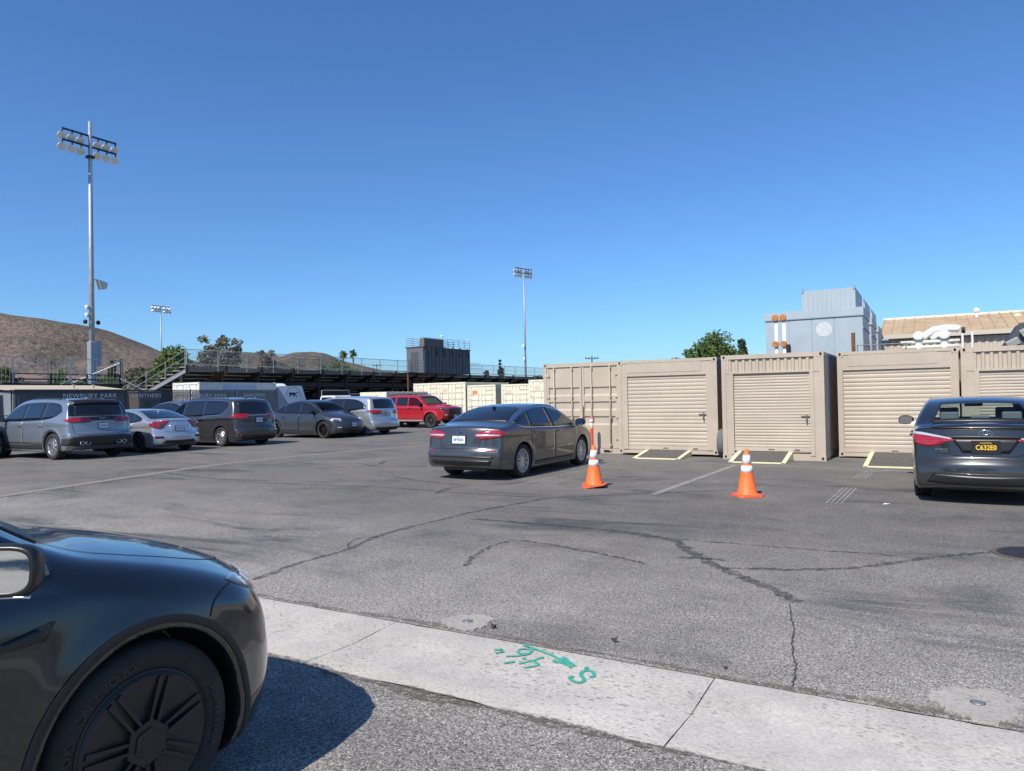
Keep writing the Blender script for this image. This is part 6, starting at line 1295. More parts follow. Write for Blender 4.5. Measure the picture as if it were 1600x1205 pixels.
MB().tube([(.006, -.12+.6*math.cos(a), 1.97+.5*math.sin(a)) for a in np.linspace(R(-15), R(195), 40)], .012, 4).build('emblem_ring', mat('emblem_black', (.02, .02, .022)), t)
for x in (-.6, -1.8): MB().lathe([(0, -.1), (.35, -.1), (.37, 0), (.35, .1), (0, .1)], 20, c=(x, -.3, .37), axis='y').build('wheel', M_tyre, t)
t = thing('box_truck', (-38.4, 33.75, 0), 0, 'white rounded truck cab top between white container and panther trailer', 'truck'); MB().prism([(-1.2, .5), (1.2, .5), (1.25, 1.6), (.9, 2.6), (.6, 2.78), (-1.2, 2.8)], 'y', -.95, .95).build('cab', M_tw, t, bevel=.12)
box('cab_window', .9, 1.3, -.8, .8, 1.5, 2.2, G_blk, t)
t = thing('flatbed_trailer', (-31.0, 38.0, 0), 0, 'pale low box of a trailer behind the red SUV', 'trailer'); box('bed', -1.1, 1.1, -2.2, 2.2, 1.6, 2.05, M_crm, t, bevel=.02); box('chassis', -.8, .8, -2.1, 2.1, .7, 1.6, M_pole, t)
for y in (-1.6, -.5, .6, 1.7): box('stake', 1.1, 1.13, y-.04, y+.04, 1.6, 2.1, mat('stake_brown', (.4, .33, .25), .7), t)
for y in (-1, 1): MB().lathe([(0, -.1), (.33, -.1), (.36, 0), (.33, .1), (0, .1)], 20, c=(.9, y, .36), axis='x').build('wheel', M_tyre, t)
# ------------------------------------------------------------------ grandstand seen from behind
M_dkst = mat('dark_steel', (.02, .018, .017), .7); M_alu = mat('plank_aluminium', (.42, .42, .41), .5, .4); M_rustst = mat('rust_steel', (.13, .05, .03), .8, var=.3)
gs = thing('grandstand', (-40, 28.8, 0), 0, 'long dark grandstand seen from behind with railings along the top', 'grandstand'); GL = 96.; nr = 13; run, rise = .66, .215
for i in range(nr):
    x1 = -run*i; z = 3.86-rise*i
    box('footboard', x1-run+.02, x1, 0, GL, z-.05, z, M_alu, gs); box('riser', x1-run-.0, x1-run+.018, 0, GL, z-rise+.003, z-.004, M_dkst, gs)
    if i: box('seat_plank', x1-.30, x1-.02, 0, GL, z+.40, z+.44, M_alu, gs)
nb = 34; sp_ = GL/(nb-1)
for k in range(nb):
    y = k*sp_; MB().prism([(-nr*run, 3.78-rise*nr-.35), (.1, 3.78-.32), (.1, 3.78-.02), (-nr*run, 3.78-rise*nr-.05)], 'y', y-.1, y+.1).build('raker', M_dkst if k > 1 else M_rustst, gs)
    box('column', -.5, -.3, y-.09, y+.09, 0, 3.4, M_dkst, gs); box('column', -4.3, -4.12, y-.09, y+.09, 0, 2.15, M_dkst, gs)
    MB().tube([(-.4, y, .4), (-4.2, y, 1.9)], .05, 6).build('brace', M_dkst, gs); box('bracket', -.02, .12, y-.05, y+.05, 3.5, 3.98, M_dkst, gs)
box('edge_beam', -.06, .02, 0, GL, 3.62, 3.87, mat('edge_beam_grey', (.13, .125, .12), .7), gs)
box('back_girder', -.46, -.34, 0, GL, 2.6, 2.95, M_dkst, gs); box('front_girder', -7.6, -7.45, 0, GL, .3, .8, M_dkst, gs)
box('under_screen', -8.4, -8.38, 0, GL, .0, 1.1, M_dkst, gs)
nf = 42
for k in range(nf+1):
    y = GL*k/nf; MB().tube([(.06, y, 3.6), (.06, y, 4.93)], .026, 6).build('rail_post', M_steel, gs)
for z in (4.93,): MB().tube([(.06, 0, z), (.06, GL, z)], .024, 6).build('top_rail', M_steel, gs)
for z in (4.45, 3.98): MB().tube([(.06, 0, z), (.06, GL, z)], .012, 6).build('middle_rail', M_steel, gs)
MB().add([(.06, 0, 3.95), (.06, GL, 3.95), (.06, GL, 4.92), (.06, 0, 4.92)], [(0, 1, 2, 3)]).build('railing_mesh', seethru('railing_net', (.33, .34, .34), .2), gs)
for zz in (.95, .5): MB().tube([(-run*nr, -.06, 3.86-rise*nr+zz), (0, -.06, 3.9+zz), (.06, -.06, 3.9+zz)], .025, 6).build('end_rail', M_steel, gs)
for i in range(0, nr+1, 3): MB().tube([(-run*i, -.06, 3.86-rise*i-.1), (-run*i, -.06, 3.86-rise*i+.95)], .025, 6).build('end_post', M_steel, gs)
MB().prism([(-nr*run, 3.78-rise*nr-.35), (.1, 3.78-.32), (.1, 3.78-.1), (-nr*run, 3.78-rise*nr-.1)], 'y', -.12, -.04).build('end_stringer', M_steel, gs)
# press box on the back of the stand
M_pb = mat('press_box_slate', (.1, .11, .125), .7, var=.06, vscale=1.5); M_pb2 = mat('press_box_rib', (.06, .066, .075), .7)
pb = thing('press_box', (-39.6, 51.3, 0), 0, 'slate grey press box with roof railing on the grandstand', 'press box')
box('wall', -.85, 1.0, 0, 7.5, 3.84, 6.12, M_pb, pb); box('roof', -.95, 1.06, -.06, 7.56, 6.12, 6.2, M_pb2, pb)
for k in range(14): box('wall_rib', 1.0, 1.045, .15+k*.55, .21+k*.55, 3.86, 6.1, M_pb2 if k % 2 else M_pb, pb)
box('door', -.35, .45, -.02, 0., 3.9, 5.7, M_pb2, pb)
for k in range(6): box('roof_bracket', 1.0, 1.12, .7+k*1.25, .78+k*1.25, 5.4, 6.3, M_pb2, pb)
for k in range(9):
    y = .02+7.46*k/8; MB().tube([(1.0, y, 6.15), (1.0, y, 7.0)], .022, 6).build('rail_post', M_steel, pb); MB().tube([(-.85, y, 6.15), (-.85, y, 7.0)], .022, 6).build('rail_post', M_steel, pb)
for z in (6.4, 6.6, 6.8, 7.0):
    MB().tube([(1.0, 0, z), (1.0, 7.5, z)], .018, 6).build('roof_rail', M_steel, pb); MB().tube([(-.85, 0, z), (-.85, 7.5, z)], .018, 6).build('roof_rail', M_steel, pb); MB().tube([(-.85, 0, z), (1.0, 0, z)], .018, 6).build('roof_rail', M_steel, pb)
box('roof_cabinet', .5, 1.02, .2, 3.1, 6.2, 6.95, mat('cabinet_brownish', (.12, .1, .085), .7), pb)
box('landing', -1.7, 1.1, -2.3, -.02, 3.78, 3.86, M_dkst, pb)
for z in (4.15, 4.4, 4.65, 4.9): MB().tube([(1.08, -2.3, z), (1.08, -.05, z)], .022, 6).build('landing_rail', M_steel, pb)
for y in (-2.3, -1.55, -.8, -.05): MB().tube([(1.08, y, 3.8), (1.08, y, 4.92)], .022, 6).build('landing_post', M_steel, pb)
for y in (-2.2, -.2): box('landing_leg', .95, 1.08, y-.06, y+.06, 0, 3.78, M_rustst, pb)
MB().tube([(1.0, -2.2, 3.6), (1.0, -1.0, 1.2)], .05, 6).build('landing_brace', M_rustst, pb)
for z in (4.2, 4.45, 4.7, 4.95): MB().tube([(1.0, 7.55, z), (1.0, 9.4, z)], .02, 6).build('side_rail', M_steel, pb)
tag(MB().lathe([(.0, .2), (.05, .2), (.09, .3), (.05, .42), (0, .44)], 12).tube([(0, 0, 0), (0, 0, .22)], .03, 6).tube([(0, 0, .3), (0, .35, .36)], .05, 8).build('security_camera', M_tw, None, loc=(-38.75, 54.3, 6.95)), 'small white camera on the press box roof', 'camera')
tag(MB().lathe([(.0, .12), (.07, .14), (.07, .3), (0, .33)], 10).tube([(0, 0, -.1), (0, 0, .15)], .02, 6).build('press_box_beacon', M_tw, None, loc=(-38.75, 58.75, 7.0)), 'small white beacon at the right end of the press box', 'beacon')
# small bleacher at the far left
sb = thing('small_bleacher', (-42, 17, 0), 0, 'low dark bleacher with a picket railing at the far left', 'bleacher')
box('deck', -3, 0, -9, 8.9, 2.72, 2.8, M_dkst, sb); box('deck_beam', -.12, .02, -9, 8.9, 2.35, 2.72, M_dkst, sb); box('seat_back', -.1, -.05, -9, 8.9, 3.0, 3.08, M_dkst, sb); box('seat_back', -.1, -.05, -9, 8.9, 3.3, 3.36, M_dkst, sb)
for k in range(10): box('leg', -.1, .0, -9+k*1.98-.05, -9+k*1.98+.05, 0, 3.36, M_dkst, sb)
for k in range(7): MB().tube([(-.02, -9+k*2.98, 2.8), (-.02, -9+k*2.98, 4.25)], .04, 6).build('rail_post', M_steel, sb)
pkt = MB().tube([(0, 0, 2.85), (0, 0, 4.22)], .012, 5); me_ = pkt.build('picket', M_steel, sb); me_.location = (-.02, -8.8, 0)
for k in range(1, 90):
    c = copy_obj(me_, sb); c.location = (-.02, -8.8+k*.2, 0)
for z in (2.86, 4.22): MB().tube([(-.02, -9, z), (-.02, 8.9, z)], .022, 6).build('rail', M_steel, sb)
MB().tube([(-.02, 8.9, 4.1), (-2.2, 7.6, 3.1), (-2.6, 7.4, 2.9)], .03, 6).build('stair_rail', M_tw, sb); MB().tube([(.3, 5.2, 2.75), (.3, 6.3, 3.3), (.3, 6.6, 3.3), (.3, 6.7, 2.8)], .03, 6).build('hand_rail', M_steel, sb); box('end_post', -.1, .0, 8.82, 8.94, 2.0, 4.3, M_dkst, sb)
MB().tube([(.2, 8.7, 3.1), (.5, 10.2, 2.3)], .03, 6).build('stair_rail', M_tw, sb)
# ------------------------------------------------------------------ stadium light poles
M_galv = mat('pole_galvanised', (.34, .365, .385), .5, .5, var=.12, vscale=3); M_dome = mat('lamp_dome', (.84, .81, .74), .4, .1)
def light_pole(loc, h, rz, label, big=True, k=1.):
    t = thing('stadium_light_pole', loc, rz, label, 'light pole', 'stadium light poles')
    MB().tube([(0, 0, 0), (0, 0, h*.5), (0, 0, h)], [.2*k, .155*k, .1*k], 16).build('mast', M_galv, t, smooth=True)
    for z in (h-.95, h-1.65):
        a = MB().box(-.05, .05, -1.75, 1.75, z-.05, z+.05).build('cross_arm', M_dkst, t)
    for z in (h-.95, h-1.65):
        for y in (-1.72, -1.12, -.55, .55, 1.12, 1.72):
            l = MB().tube([(0, 0, 0), (-.04, 0, -.2), (-.1, 0, -.32)], .045, 6).build('lamp_bracket', M_dkst, t); l.location = (0, y, z)
            d = MB().lathe([(.0, .26), (.07, .25), (.11, .16), (.2, .04), (.26, -.1), (.27, -.13), (.25, -.12), (.0, .0)], 20).build('lamp', M_dome, t, smooth=True)
            d.location = (-.22, y, z-.38); d.rotation_euler = (0, R(-58), 0)
            d.scale = (1, 1, 1)
            g = MB().lathe([(0, -.11), (.25, -.11)], 20).build('lens', mat('lamp_lens', (.6, .62, .62), .15), d)
    if big:
        b = MB().box(-.15, .2, .18, .5, 4.1, 5.75).build('ballast_box', mat('ballast_grey', (.3, .34, .38), .5, .3), t); box('sleeve', -.22, .22, -.22, .22, 0, 5.7, M_galv, t, bevel=.05)
        fl = MB().tube([(0, .1, 9.75), (0, .55, 9.75)], .035, 6).build('flood_arm', M_steel, t); MB().prism([(.35, 9.75), (.95, 9.6), (.85, 9.2), (.5, 9.15)], 'x', -.2, .25).build('flood_light', mat('flood_grey', (.5, .5, .48), .4, .3), fl)
        sp = MB()
        for z, y in ((7.9, -.3), (7.4, -.3), (6.95, -.42), (6.95, .42)): MB().lathe([(0, -.14), (.1, -.12), (.13, 0), (.1, .12), (0, .15)], 12, c=(0, y, z)).build('camera_unit', M_tw if z > 7 else M_dkst, t)
        box('collar', -.2, .2, -.2, .2, h-2.4, h-2.25, M_dkst, t)
    else:
        for z, y in ((h*.42, -.35), (h*.33, -.3)): MB().lathe([(0, -.3), (.16, -.25), (.2, 0), (.16, .25), (0, .3)], 10, c=(0, y, z)).build('camera_unit', M_tw, t)
    return t
light_pole((-47, 27.0, 0), 20.05, 0, 'tall light pole with twelve lamps and a grey box at the left')
light_pole((-53.1, 96.2, 0), 22.0, R(-15), 'light pole with crowded lamps above the middle of the grandstand', False, .85)
light_pole((-137.7, 93.4, 0), 22.7, R(185), 'distant small light pole by the left tree', False, .75).scale = (1.2, 1.2, 1)

# ------------------------------------------------------------------ blue units, tan building and pipework behind the beige containers
M_blu = mat('blue_grey_sheet', (.36, .42, .455), .5, .2, var=.08, vscale=1.2, dirt=(.42, .47, .5), dscale=1.5, damt=.5); M_blud = mat('blue_grey_trim', (.24, .29, .32), .5, .2)
def unit(y, label):
    t = thing('dust_collector', (-3.6, y, 0), 0, label, 'machine', 'blue-grey filter units')
    box('lower_casing', -1.63, 1.63, .02, 3.0, 0, 4.2, M_blu, t); box('cornice', -1.66, 1.66, -.02, 3.02, 4.2, 4.5, M_blu, t); box('cornice_edge', -1.68, 1.68, -.045, -.021, 4.19, 4.23, M_blud, t)
    box('upper_casing', -.34, 1.42, .0, 2.9, 4.5, 5.2, M_blu, t)
    xs = [-1.63, -.8, -.02, .72, 1.63]
    for a, b in zip(xs[:-1], xs[1:]): box('front_panel', a+.012, b-.012, -.005, .019, .1, 4.18, M_blu, t)
    for z in (3.2, 3.75): box('side_band', 1.631, 1.66, .0, 2.98, z, z+.05, M_blud, t)
    for x in (-.34, 1.36): MB().box(x, x+.06, -.03, .03, 5.14, 5.28).build('lifting_lug', M_blud, t)
    for k in range(11): box('upper_rib', -.3+k*.155, -.285+k*.155, -.012, 0., 4.52, 5.18, M_blu, t)
    return t
u = unit(28, 'blue-grey filter unit with a round white cover, nearest of three')
n = 28; mobj('round_cover', [(.38+.27*math.cos(2*math.pi*k/n), -.012, 3.78+.27*math.sin(2*math.pi*k/n)) for k in range(n)], [tuple(range(n))], mat('cover_white', (.5, .53, .54), .6, var=.15, vscale=12), u)
MB().tube([(-.85, -.1, 2.8), (-.85, -.1, 3.2), (-.85, -.1, 3.3)], [.09, .09, .09], 10).build('spout', M_dkst, u)
unit(32.3, 'blue-grey filter unit in the middle of the three, mostly hidden'); unit(36.6, 'blue-grey filter unit farthest of the three, a sliver showing')
M_rpipe = mat('white_pipe', (.75, .75, .73), .5, var=.05, vscale=8, dirt=(.35, .16, .07), dscale=4, damt=.5); M_orust = mat('orange_rust', (.42, .17, .05), .9, var=.5, vscale=14)
for x, lab in ((-4.42, 'white standpipe with rusty flanges, left of the pair'), (-4.17, 'white standpipe with rusty flanges, right of the pair')):
    t = thing('standpipe', (x, 25.5, 0), 0, lab, 'pipe', 'white standpipes'); MB().tube([(0, 0, 0), (0, 0, 4.0)], .055, 12).build('pipe', M_rpipe, t, smooth=True)
    for z in (4.05, 3.17): MB().lathe([(0, -.06), (.1, -.06), (.11, -.02), (.11, .02), (.06, .06), (0, .06)], 14, c=(-.02, -.06, z), axis='y').build('valve_flange', M_orust, t)
tag(MB().tube([(-2.08, 25.5, 0), (-2.08, 25.5, 3.42)], .06, 10).build('rusty_post', M_rust), 'rusty brown post beside the blue-grey unit', 'post')
t = thing('guard_rail', (-1.2, 25.3, 0), 0, 'thin pipe railing between the blue-grey unit and the white ducts', 'railing')
M_railg = mat('rail_weathered', (.2, .2, .19), .6, .3)
for x in (-.75, .0, .6): MB().tube([(x, 0, 0), (x, 0, 3.02)], .018, 6).build('rail_post', M_railg, t)
for z in (2.8, 3.0): MB().tube([(-.75, 0, z), (.75, 0, z)], .014, 6).build('rail', M_railg, t)
M_wduct = mat('white_duct', (.8, .8, .79), .45, var=.04, dirt=(.55, .52, .48), dscale=5, damt=.3)
t = thing('duct_pipes', (.2, 25.6, 0), 0, 'white elbow ducts and pipes above the container header', 'duct')
for x in (-.46, .22): MB().tube([(x, 0, 0), (x, 0, 2.95), (x, -.03, 3.12), (x, -.12, 3.2)], .115, 14).lathe([(0, 0), (.15, 0), (.15, .04), (0, .05)], 14, c=(x, -.16, 3.2), axis='y').build('riser_duct', M_wduct, t, smooth=True)
MB().tube([(-.38, .1, 3.05), (-.25, .1, 3.25), (-.05, .1, 3.38), (.25, .1, 3.42), (.55, .1, 3.40), (.62, .1, 3.36)], .11, 14).build('cross_duct', M_wduct, t, smooth=True)
MB().tube([(-.1, .1, 3.08), (.05, .1, 3.24), (.3, .1, 3.22)], .1, 12).build('elbow_duct', M_wduct, t, smooth=True); MB().lathe([(.03, -.05), (.09, -.05), (.09, .05), (.03, .05)], 12, c=(.72, .08, 3.33), axis='x').build('valve', M_dkst, t)
for z, x0, x1 in ((3.02, -.95, .62), (2.86, -.9, .6), (2.72, -.9, .6)): MB().tube([(x0, -.05, z), (x1, -.05, z)], .055, 10).build('pipe', mat('cream_pipe', (.7, .66, .55), .5), t, smooth=True)
M_tanw = mat('tan_siding', (.47, .40, .31), .65, var=.05, vscale=.8); M_roofp = mat('weathered_roof', (.46, .33, .2), .7, .1, var=.22, vscale=1.6, dirt=(.58, .49, .35), dscale=2.5, damt=.7)
t = thing('metal_building', (6.0, 29, 0), 0, 'tan metal building with a weathered brown panel roof at the right', 'building'); t.location = (8.28, 40, 0); t.scale = (1.38, 1.25, 1.2); bx0, bx1 = -7.5, 12.
box('wall', bx0, bx1, .12, 9, 0, 3.35, M_tanw, t); corr_panel('wall_cladding', 'x', bx0, bx1, .11, .1, 3.35, .22, -.03, M_tanw, t)
box('gutter', bx0-.1, bx1, -.16, .02, 3.38, 3.55, mat('gutter_tan', (.5, .45, .37), .5), t)
np_ = 56; pw_ = (bx1-bx0)/np_
for k in range(np_):
    a, b = bx0+k*pw_, bx0+(k+1)*pw_
    MB().add([(a+.02, -.1, 3.56), (b-.02, -.1, 3.56), (b-.02, 4.0, 4.52), (a+.02, 4.0, 4.52), (a+.02, -.1, 3.5), (b-.02, -.1, 3.5), (b-.02, 4.0, 4.46), (a+.02, 4.0, 4.46)], [(0, 1, 2, 3), (7, 6, 5, 4), (0, 4, 5, 1), (1, 5, 6, 2), (3, 7, 4, 0)]).build('roof_panel', M_roofp, t)
    MB().add([(a-.02, -.1, 3.6), (a+.02, -.1, 3.6), (a+.02, 4.0, 4.56), (a-.02, 4.0, 4.56), (a-.02, -.1, 3.5), (a+.02, -.1, 3.5), (a+.02, 4.0, 4.46), (a-.02, 4.0, 4.46)], [(0, 1, 2, 3), (0, 3, 7, 4), (1, 5, 6, 2), (0, 4, 5, 1)]).build('roof_seam', M_roofp, t)
MB().prism([(3.95, 4.5), (4.15, 4.62), (4.35, 4.5)], 'x', bx0-.05, bx1).build('ridge_cap', mat('ridge_cream', (.62, .55, .42), .6), t); MB().add([(bx0, 4.1, 4.5), (bx1, 4.1, 4.5), (bx1, 8.9, 3.4), (bx0, 8.9, 3.4)], [(0, 1, 2, 3)]).build('rear_roof', M_roofp, t)
for x, y, z, r_ in ((-4.43, 3.0, 4.3, .055), (-3.2, 3.0, 3.95, .08)): MB().lathe([(r_, 0), (r_, .25), (r_*1.9, .26), (r_*1.9, .36), (r_*.8, .42), (0, .43)], 12, c=(x, y, z)).build('roof_vent', M_tw if r_ < .06 else mat('vent_cream', (.68, .58, .42), .6), t)
for x in (-5.0, -4.72): MB().tube([(x, -.25, 0), (x, -.25, 3.5)], .035, 8).build('downpipe', M_tw, t)
t = thing('rooftop_hood', (2.75, 25.6, 0), 0, 'dark hood with two grey floodlights at the right edge', 'machine'); MB().prism([(-.85, 2.5), (-.75, 2.9), (-.42, 3.45), (.9, 3.5), (.9, 2.5)], 'y', 0, 1.8).build('hood', mat('hood_charcoal', (.05, .055, .06), .6), t); box('stand', -.7, .8, .1, 1.6, 0, 2.5, M_dkst, t)
for x, z in ((-.62, 2.88), (-.28, 3.2)):
    b = box('floodlight', -.16, .16, -.06, .06, -.09, .09, mat('flood_grey', (.5, .5, .48)), t); b.location = (x, -.12, z); b.rotation_euler = (R(20), R(-28), 0)
# ------------------------------------------------------------------ hills
def hill_mat(name, a, b, rock, sc):
    m, n, l, bs, out = newmat(name); g = n.new('ShaderNodeNewGeometry'); W = g.outputs['Position']
    c = mixc(n, l, ramp_node(n, l, noise(n, l, W, .012*sc, 6, .7), [(.4, 0.), (.6, 1.)]), a, b)
    c = mixc(n, l, 1, c, ramp_node(n, l, noise(n, l, W, .16*sc, 6, .8), [(.38, .55), (.62, 1.4)]), 'MULTIPLY')
    rk = ramp_node(n, l, noise(n, l, W, .022*sc, 9, .75, .5), [(.585, 0.), (.64, .85)]); c = mixc(n, l, rk, c, rock)
    dk = ramp_node(n, l, noise(n, l, W, .07*sc, 5, .7), [(.58, 0.), (.66, .75)]); c = mixc(n, l, dk, c, (.03, .033, .02))
    l.new(c, bs.inputs['Base Color']); bs.inputs['Roughness'].default_value = .95; bs.inputs['Specular IOR Level'].default_value = .1
    bp = n.new('ShaderNodeBump'); bp.inputs['Strength'].default_value = 1; bp.inputs['Distance'].default_value = 6; l.new(noise(n, l, W, .1*sc, 6, .7), bp.inputs['Height']); l.new(bp.outputs[0], bs.inputs['Normal']); return m
f_ = np.array([-math.sin(YAW), math.cos(YAW)]); r_h = np.array([math.cos(YAW), math.sin(YAW)])
def vnoise(x, y, seed):
    r = np.random.default_rng(seed); T = r.random((64, 64)); xi = np.floor(x).astype(int); yi = np.floor(y).astype(int); fx_, fy_ = x-xi, y-yi; fx_ = fx_*fx_*(3-2*fx_); fy_ = fy_*fy_*(3-2*fy_)
    g = lambda i, j: T[i % 64, j % 64]
    return (g(xi, yi)*(1-fx_)+g(xi+1, yi)*fx_)*(1-fy_)+(g(xi, yi+1)*(1-fx_)+g(xi+1, yi+1)*fx_)*fy_
def hill(name, ridge, dist, depth, m, seed, label):
    """ridge: (bearing slope, height) along a line across the view at the given distance"""
    R_ = np.array(ridge); xs = np.linspace(R_[0, 0], R_[-1, 0], 150); hz = np.interp(xs, R_[:, 0], R_[:, 1]); ns = 46; V = []; F = []
    for j in range(ns+1):
        s = j/ns; d = dist-depth*(1-s*1.6); PP = f_[None]*d+r_h[None]*(xs*dist)[:, None]; KK = vnoise(PP[:, 0]/90+7, PP[:, 1]/90+3, seed)*.6+vnoise(PP[:, 0]/30+7, PP[:, 1]/30+3, seed+1)*.3
        sh = sstep(np.array([min(1, s/.625)]))[0]**.8 if s <= .625 else 1-.5*((s-.625)/.375)**2
        for i, x in enumerate(xs):
            p = PP[i]; k = KK[i]
            gul = (k-.45)*hz[i]*.42*math.sin(math.pi*min(1, s/.625)) if s < .625 else 0
            V.append((p[0], p[1], hz[i]*sh+gul-1.5))
    nx = len(xs)
    for j in range(ns):
        for i in range(nx-1): F.append((j*nx+i, j*nx+i+1, (j+1)*nx+i+1, (j+1)*nx+i))
    return tag(mobj(name, V, F, m, smooth=True), kind='structure')
def rp(px, py, d): yh = 620-.0192*(px-800); return ((px-800)/1130, (yh-py)/1130*d+1.58)
hill('hill', [rp(x, y, 1000) for x, y in ((-1500, 520), (-900, 470), (-400, 450), (-150, 470), (0, 487), (35, 493), (80, 499), (140, 508), (178, 523), (208, 538), (232, 546), (262, 552), (300, 566), (340, 585), (380, 605))], 1000, 420, hill_mat('hill_chaparral', (.185, .142, .122), (.145, .124, .098), (.27, .165, .11), 1.), 4, '')  # chaparral tones, slightly muted in the colour in place of haze
hill('hill', [rp(x, y, 2400) for x, y in ((200, 600), (300, 575), (385, 556), (410, 549), (425, 552), (445, 559), (465, 552), (490, 549), (508, 551), (530, 561), (560, 569), (600, 578), (680, 588), (800, 600), (900, 610))], 2400, 700, hill_mat('hill_far', (.15, .115, .09), (.10, .10, .07), (.24, .17, .12), .5), 9, '')
hill('hill', [rp(x, y, 3200) for x, y in ((700, 612), (900, 606), (1100, 604), (1400, 600), (1900, 592), (2600, 590))], 3200, 700, hill_mat('hill_low', (.14, .12, .09), (.09, .1, .07), (.2, .16, .12), .4), 12, '')
# ------------------------------------------------------------------ trees
def leaf_mat(name, a, b):
    m, n, l, bs, out = newmat(name); oi = n.new('ShaderNodeNewGeometry'); c = mixc(n, l, oi.outputs['Random Per Island'], a, b)
    l.new(c, bs.inputs['Base Color']); bs.inputs['Roughness'].default_value = .6; bs.inputs['Specular IOR Level'].default_value = .25
    t = n.new('ShaderNodeBsdfTranslucent'); l.new(c, t.inputs[0]); ms = n.new('ShaderNodeMixShader'); ms.inputs[0].default_value = .35; l.new(bs.outputs[0], ms.inputs[1]); l.new(t.outputs[0], ms.inputs[2]); l.new(ms.outputs[0], out.inputs[0]); return m
M_bark = mat('bark', (.11, .085, .06), .9, var=.3, vscale=6)
def tree(loc, h, w, label, m, name='tree', cat='tree', base=.25, nclump=60, per=70, leaf=.18, shape='round', seed=1, group=None, tight=1.):
    r = np.random.default_rng(seed); t = thing(name, loc, 0, label, cat, group); tr = MB(); cz = h*(1+base)/2; rz = h*(1-base)/2; rx = w/2
    tr.tube([(0, 0, 0), (w*.02, 0, h*base*.6), (0, w*.02, h*base+rz*.5), (0, 0, h*.82)], [h*.028+.05, h*.022+.04, h*.014+.02, .02], 8)
    cl = []
    for k in range(nclump):
        while True:
            p = r.uniform(-1, 1, 3)
            if p@p < 1: break
        p = p*(.55+.45*r.random())/max(.35, np.linalg.norm(p)**.35)
        if shape == 'cone': q = (p[2]+1)/2; p[:2] *= (1-q)*1.1+.05
        elif shape == 'column': p[:2] *= .9*(1-abs(p[2])**3*.8)
        c = np.array([p[0]*rx, p[1]*rx, cz+p[2]*rz]); cl.append(c)
        if k % 4 == 0 and shape == 'round': tr.tube([(0, 0, h*base*.8), tuple(np.array([0, 0, h*base*.8])*.45+c*.5+np.array([0, 0, .05*h])), tuple(c)], [h*.012+.02, h*.007+.01, .01], 5)
    tr.build('trunk', M_bark, t, smooth=True)
    C_ = np.array(cl); rc = (w*.17 if shape == 'round' else w*.14)*tight
    N = nclump*per; cen = C_[r.integers(0, nclump, N)]; off = r.normal(0, 1, (N, 3)); off /= np.linalg.norm(off, axis=1)[:, None]; pos = cen+off*(rc*r.random(N)**.45)[:, None]*np.array([1, 1, .75])
    a = r.normal(0, 1, (N, 3)); a /= np.linalg.norm(a, axis=1)[:, None]; b = np.cross(a, r.normal(0, 1, (N, 3))); b /= np.linalg.norm(b, axis=1)[:, None]; s = leaf*(.5+r.random(N))[:, None]
    V = np.stack([pos-a*s, pos+b*s*.5, pos+a*s, pos-b*s*.5], 1).reshape(-1, 3); F = np.arange(N*4).reshape(-1, 4)
    me = bpy.data.meshes.new('crown'); me.from_pydata(V.tolist(), [], F.tolist()); me.materials.append(m); link(bpy.data.objects.new('crown', me), t); return t
L_g = leaf_mat('leaf_green', (.08, .13, .03), (.17, .23, .065)); L_y = leaf_mat('leaf_yellowgreen', (.10, .13, .025), (.2, .2, .05)); L_e = leaf_mat('leaf_eucalyptus', (.12, .12, .075), (.24, .22, .145)); L_b = leaf_mat('leaf_brown', (.15, .115, .08), (.27, .21, .15)); L_d = leaf_mat('leaf_conifer', (.04, .055, .03), (.1, .11, .07))
tree((-14.0, 55.2, 0), 6.3, 4.4, 'bushy green tree rising behind the wide-door container', L_g, nclump=110, per=85, leaf=.13, seed=2, base=.12)
tree((-14.9, 56.6, 0), 5.2, 3.4, 'low green tree joined to the left of the bushy tree', L_g, nclump=60, per=80, leaf=.13, seed=12, base=.12).location = (-16.0, 55.8, 0)
tree((-13.35, 61.5, 0), 6.35, 2.3, 'dark pointed conifer right of the bushy green tree', L_d, shape='cone', nclump=70, per=70, leaf=.14, seed=3, base=.1)
tree((-110.4, 86.2, 0), 14.7, 8.6, 'open grey-green tree with gaps behind the grandstand', L_e, nclump=40, per=56, leaf=.32, seed=8, base=.38, tight=.75)
tree((-81.4, 56.8, 0), 9.1, 5.2, 'leafy green tree behind the stand stairs', L_g, nclump=60, per=70, leaf=.24, seed=6, base=.2)
tree((-84.5, 53.6, 0), 6.4, 4.6, 'smaller green tree left of the stand stairs tree', L_e, nclump=50, per=60, leaf=.24, seed=16, base=.15)
for i, (x, y, h, w, lab) in enumerate(((-121.5, 96.5, 10.3, 6.5, 'brown shrubby tree left of the twin palms behind the stand'), (-118.7, 104.5, 12.6, 4.6, 'tall thin brown tree behind the stand'), (-116.5, 107.5, 9.8, 8., 'wide brown scrub tree behind the stand'), (-125.5, 92.5, 9.4, 7., 'brown scrub tree nearest the open grey-green tree'))):
    tree((x, y, 0), h, w, lab, L_b, nclump=46, per=60, leaf=.34, seed=20+i, base=.25, group='brown scrub trees')
tree((-113.2, 119.3, 0), 10.6, 9.5, 'round dark green tree below the twin palms', L_g, nclump=70, per=60, leaf=.34, seed=30, base=.3)
for i, (x, y, h, w, lab) in enumerate(((-76.9, 128.7, 9.7, 1.7, 'tall dark cypress right of the press box'), (-79.5, 127.2, 7.9, 1.8, 'shorter cypress left of the tall cypress'))): tree((x, y, 0), h, w, lab, L_d, shape='column', nclump=50, per=60, leaf=.26, seed=40+i, base=.05)
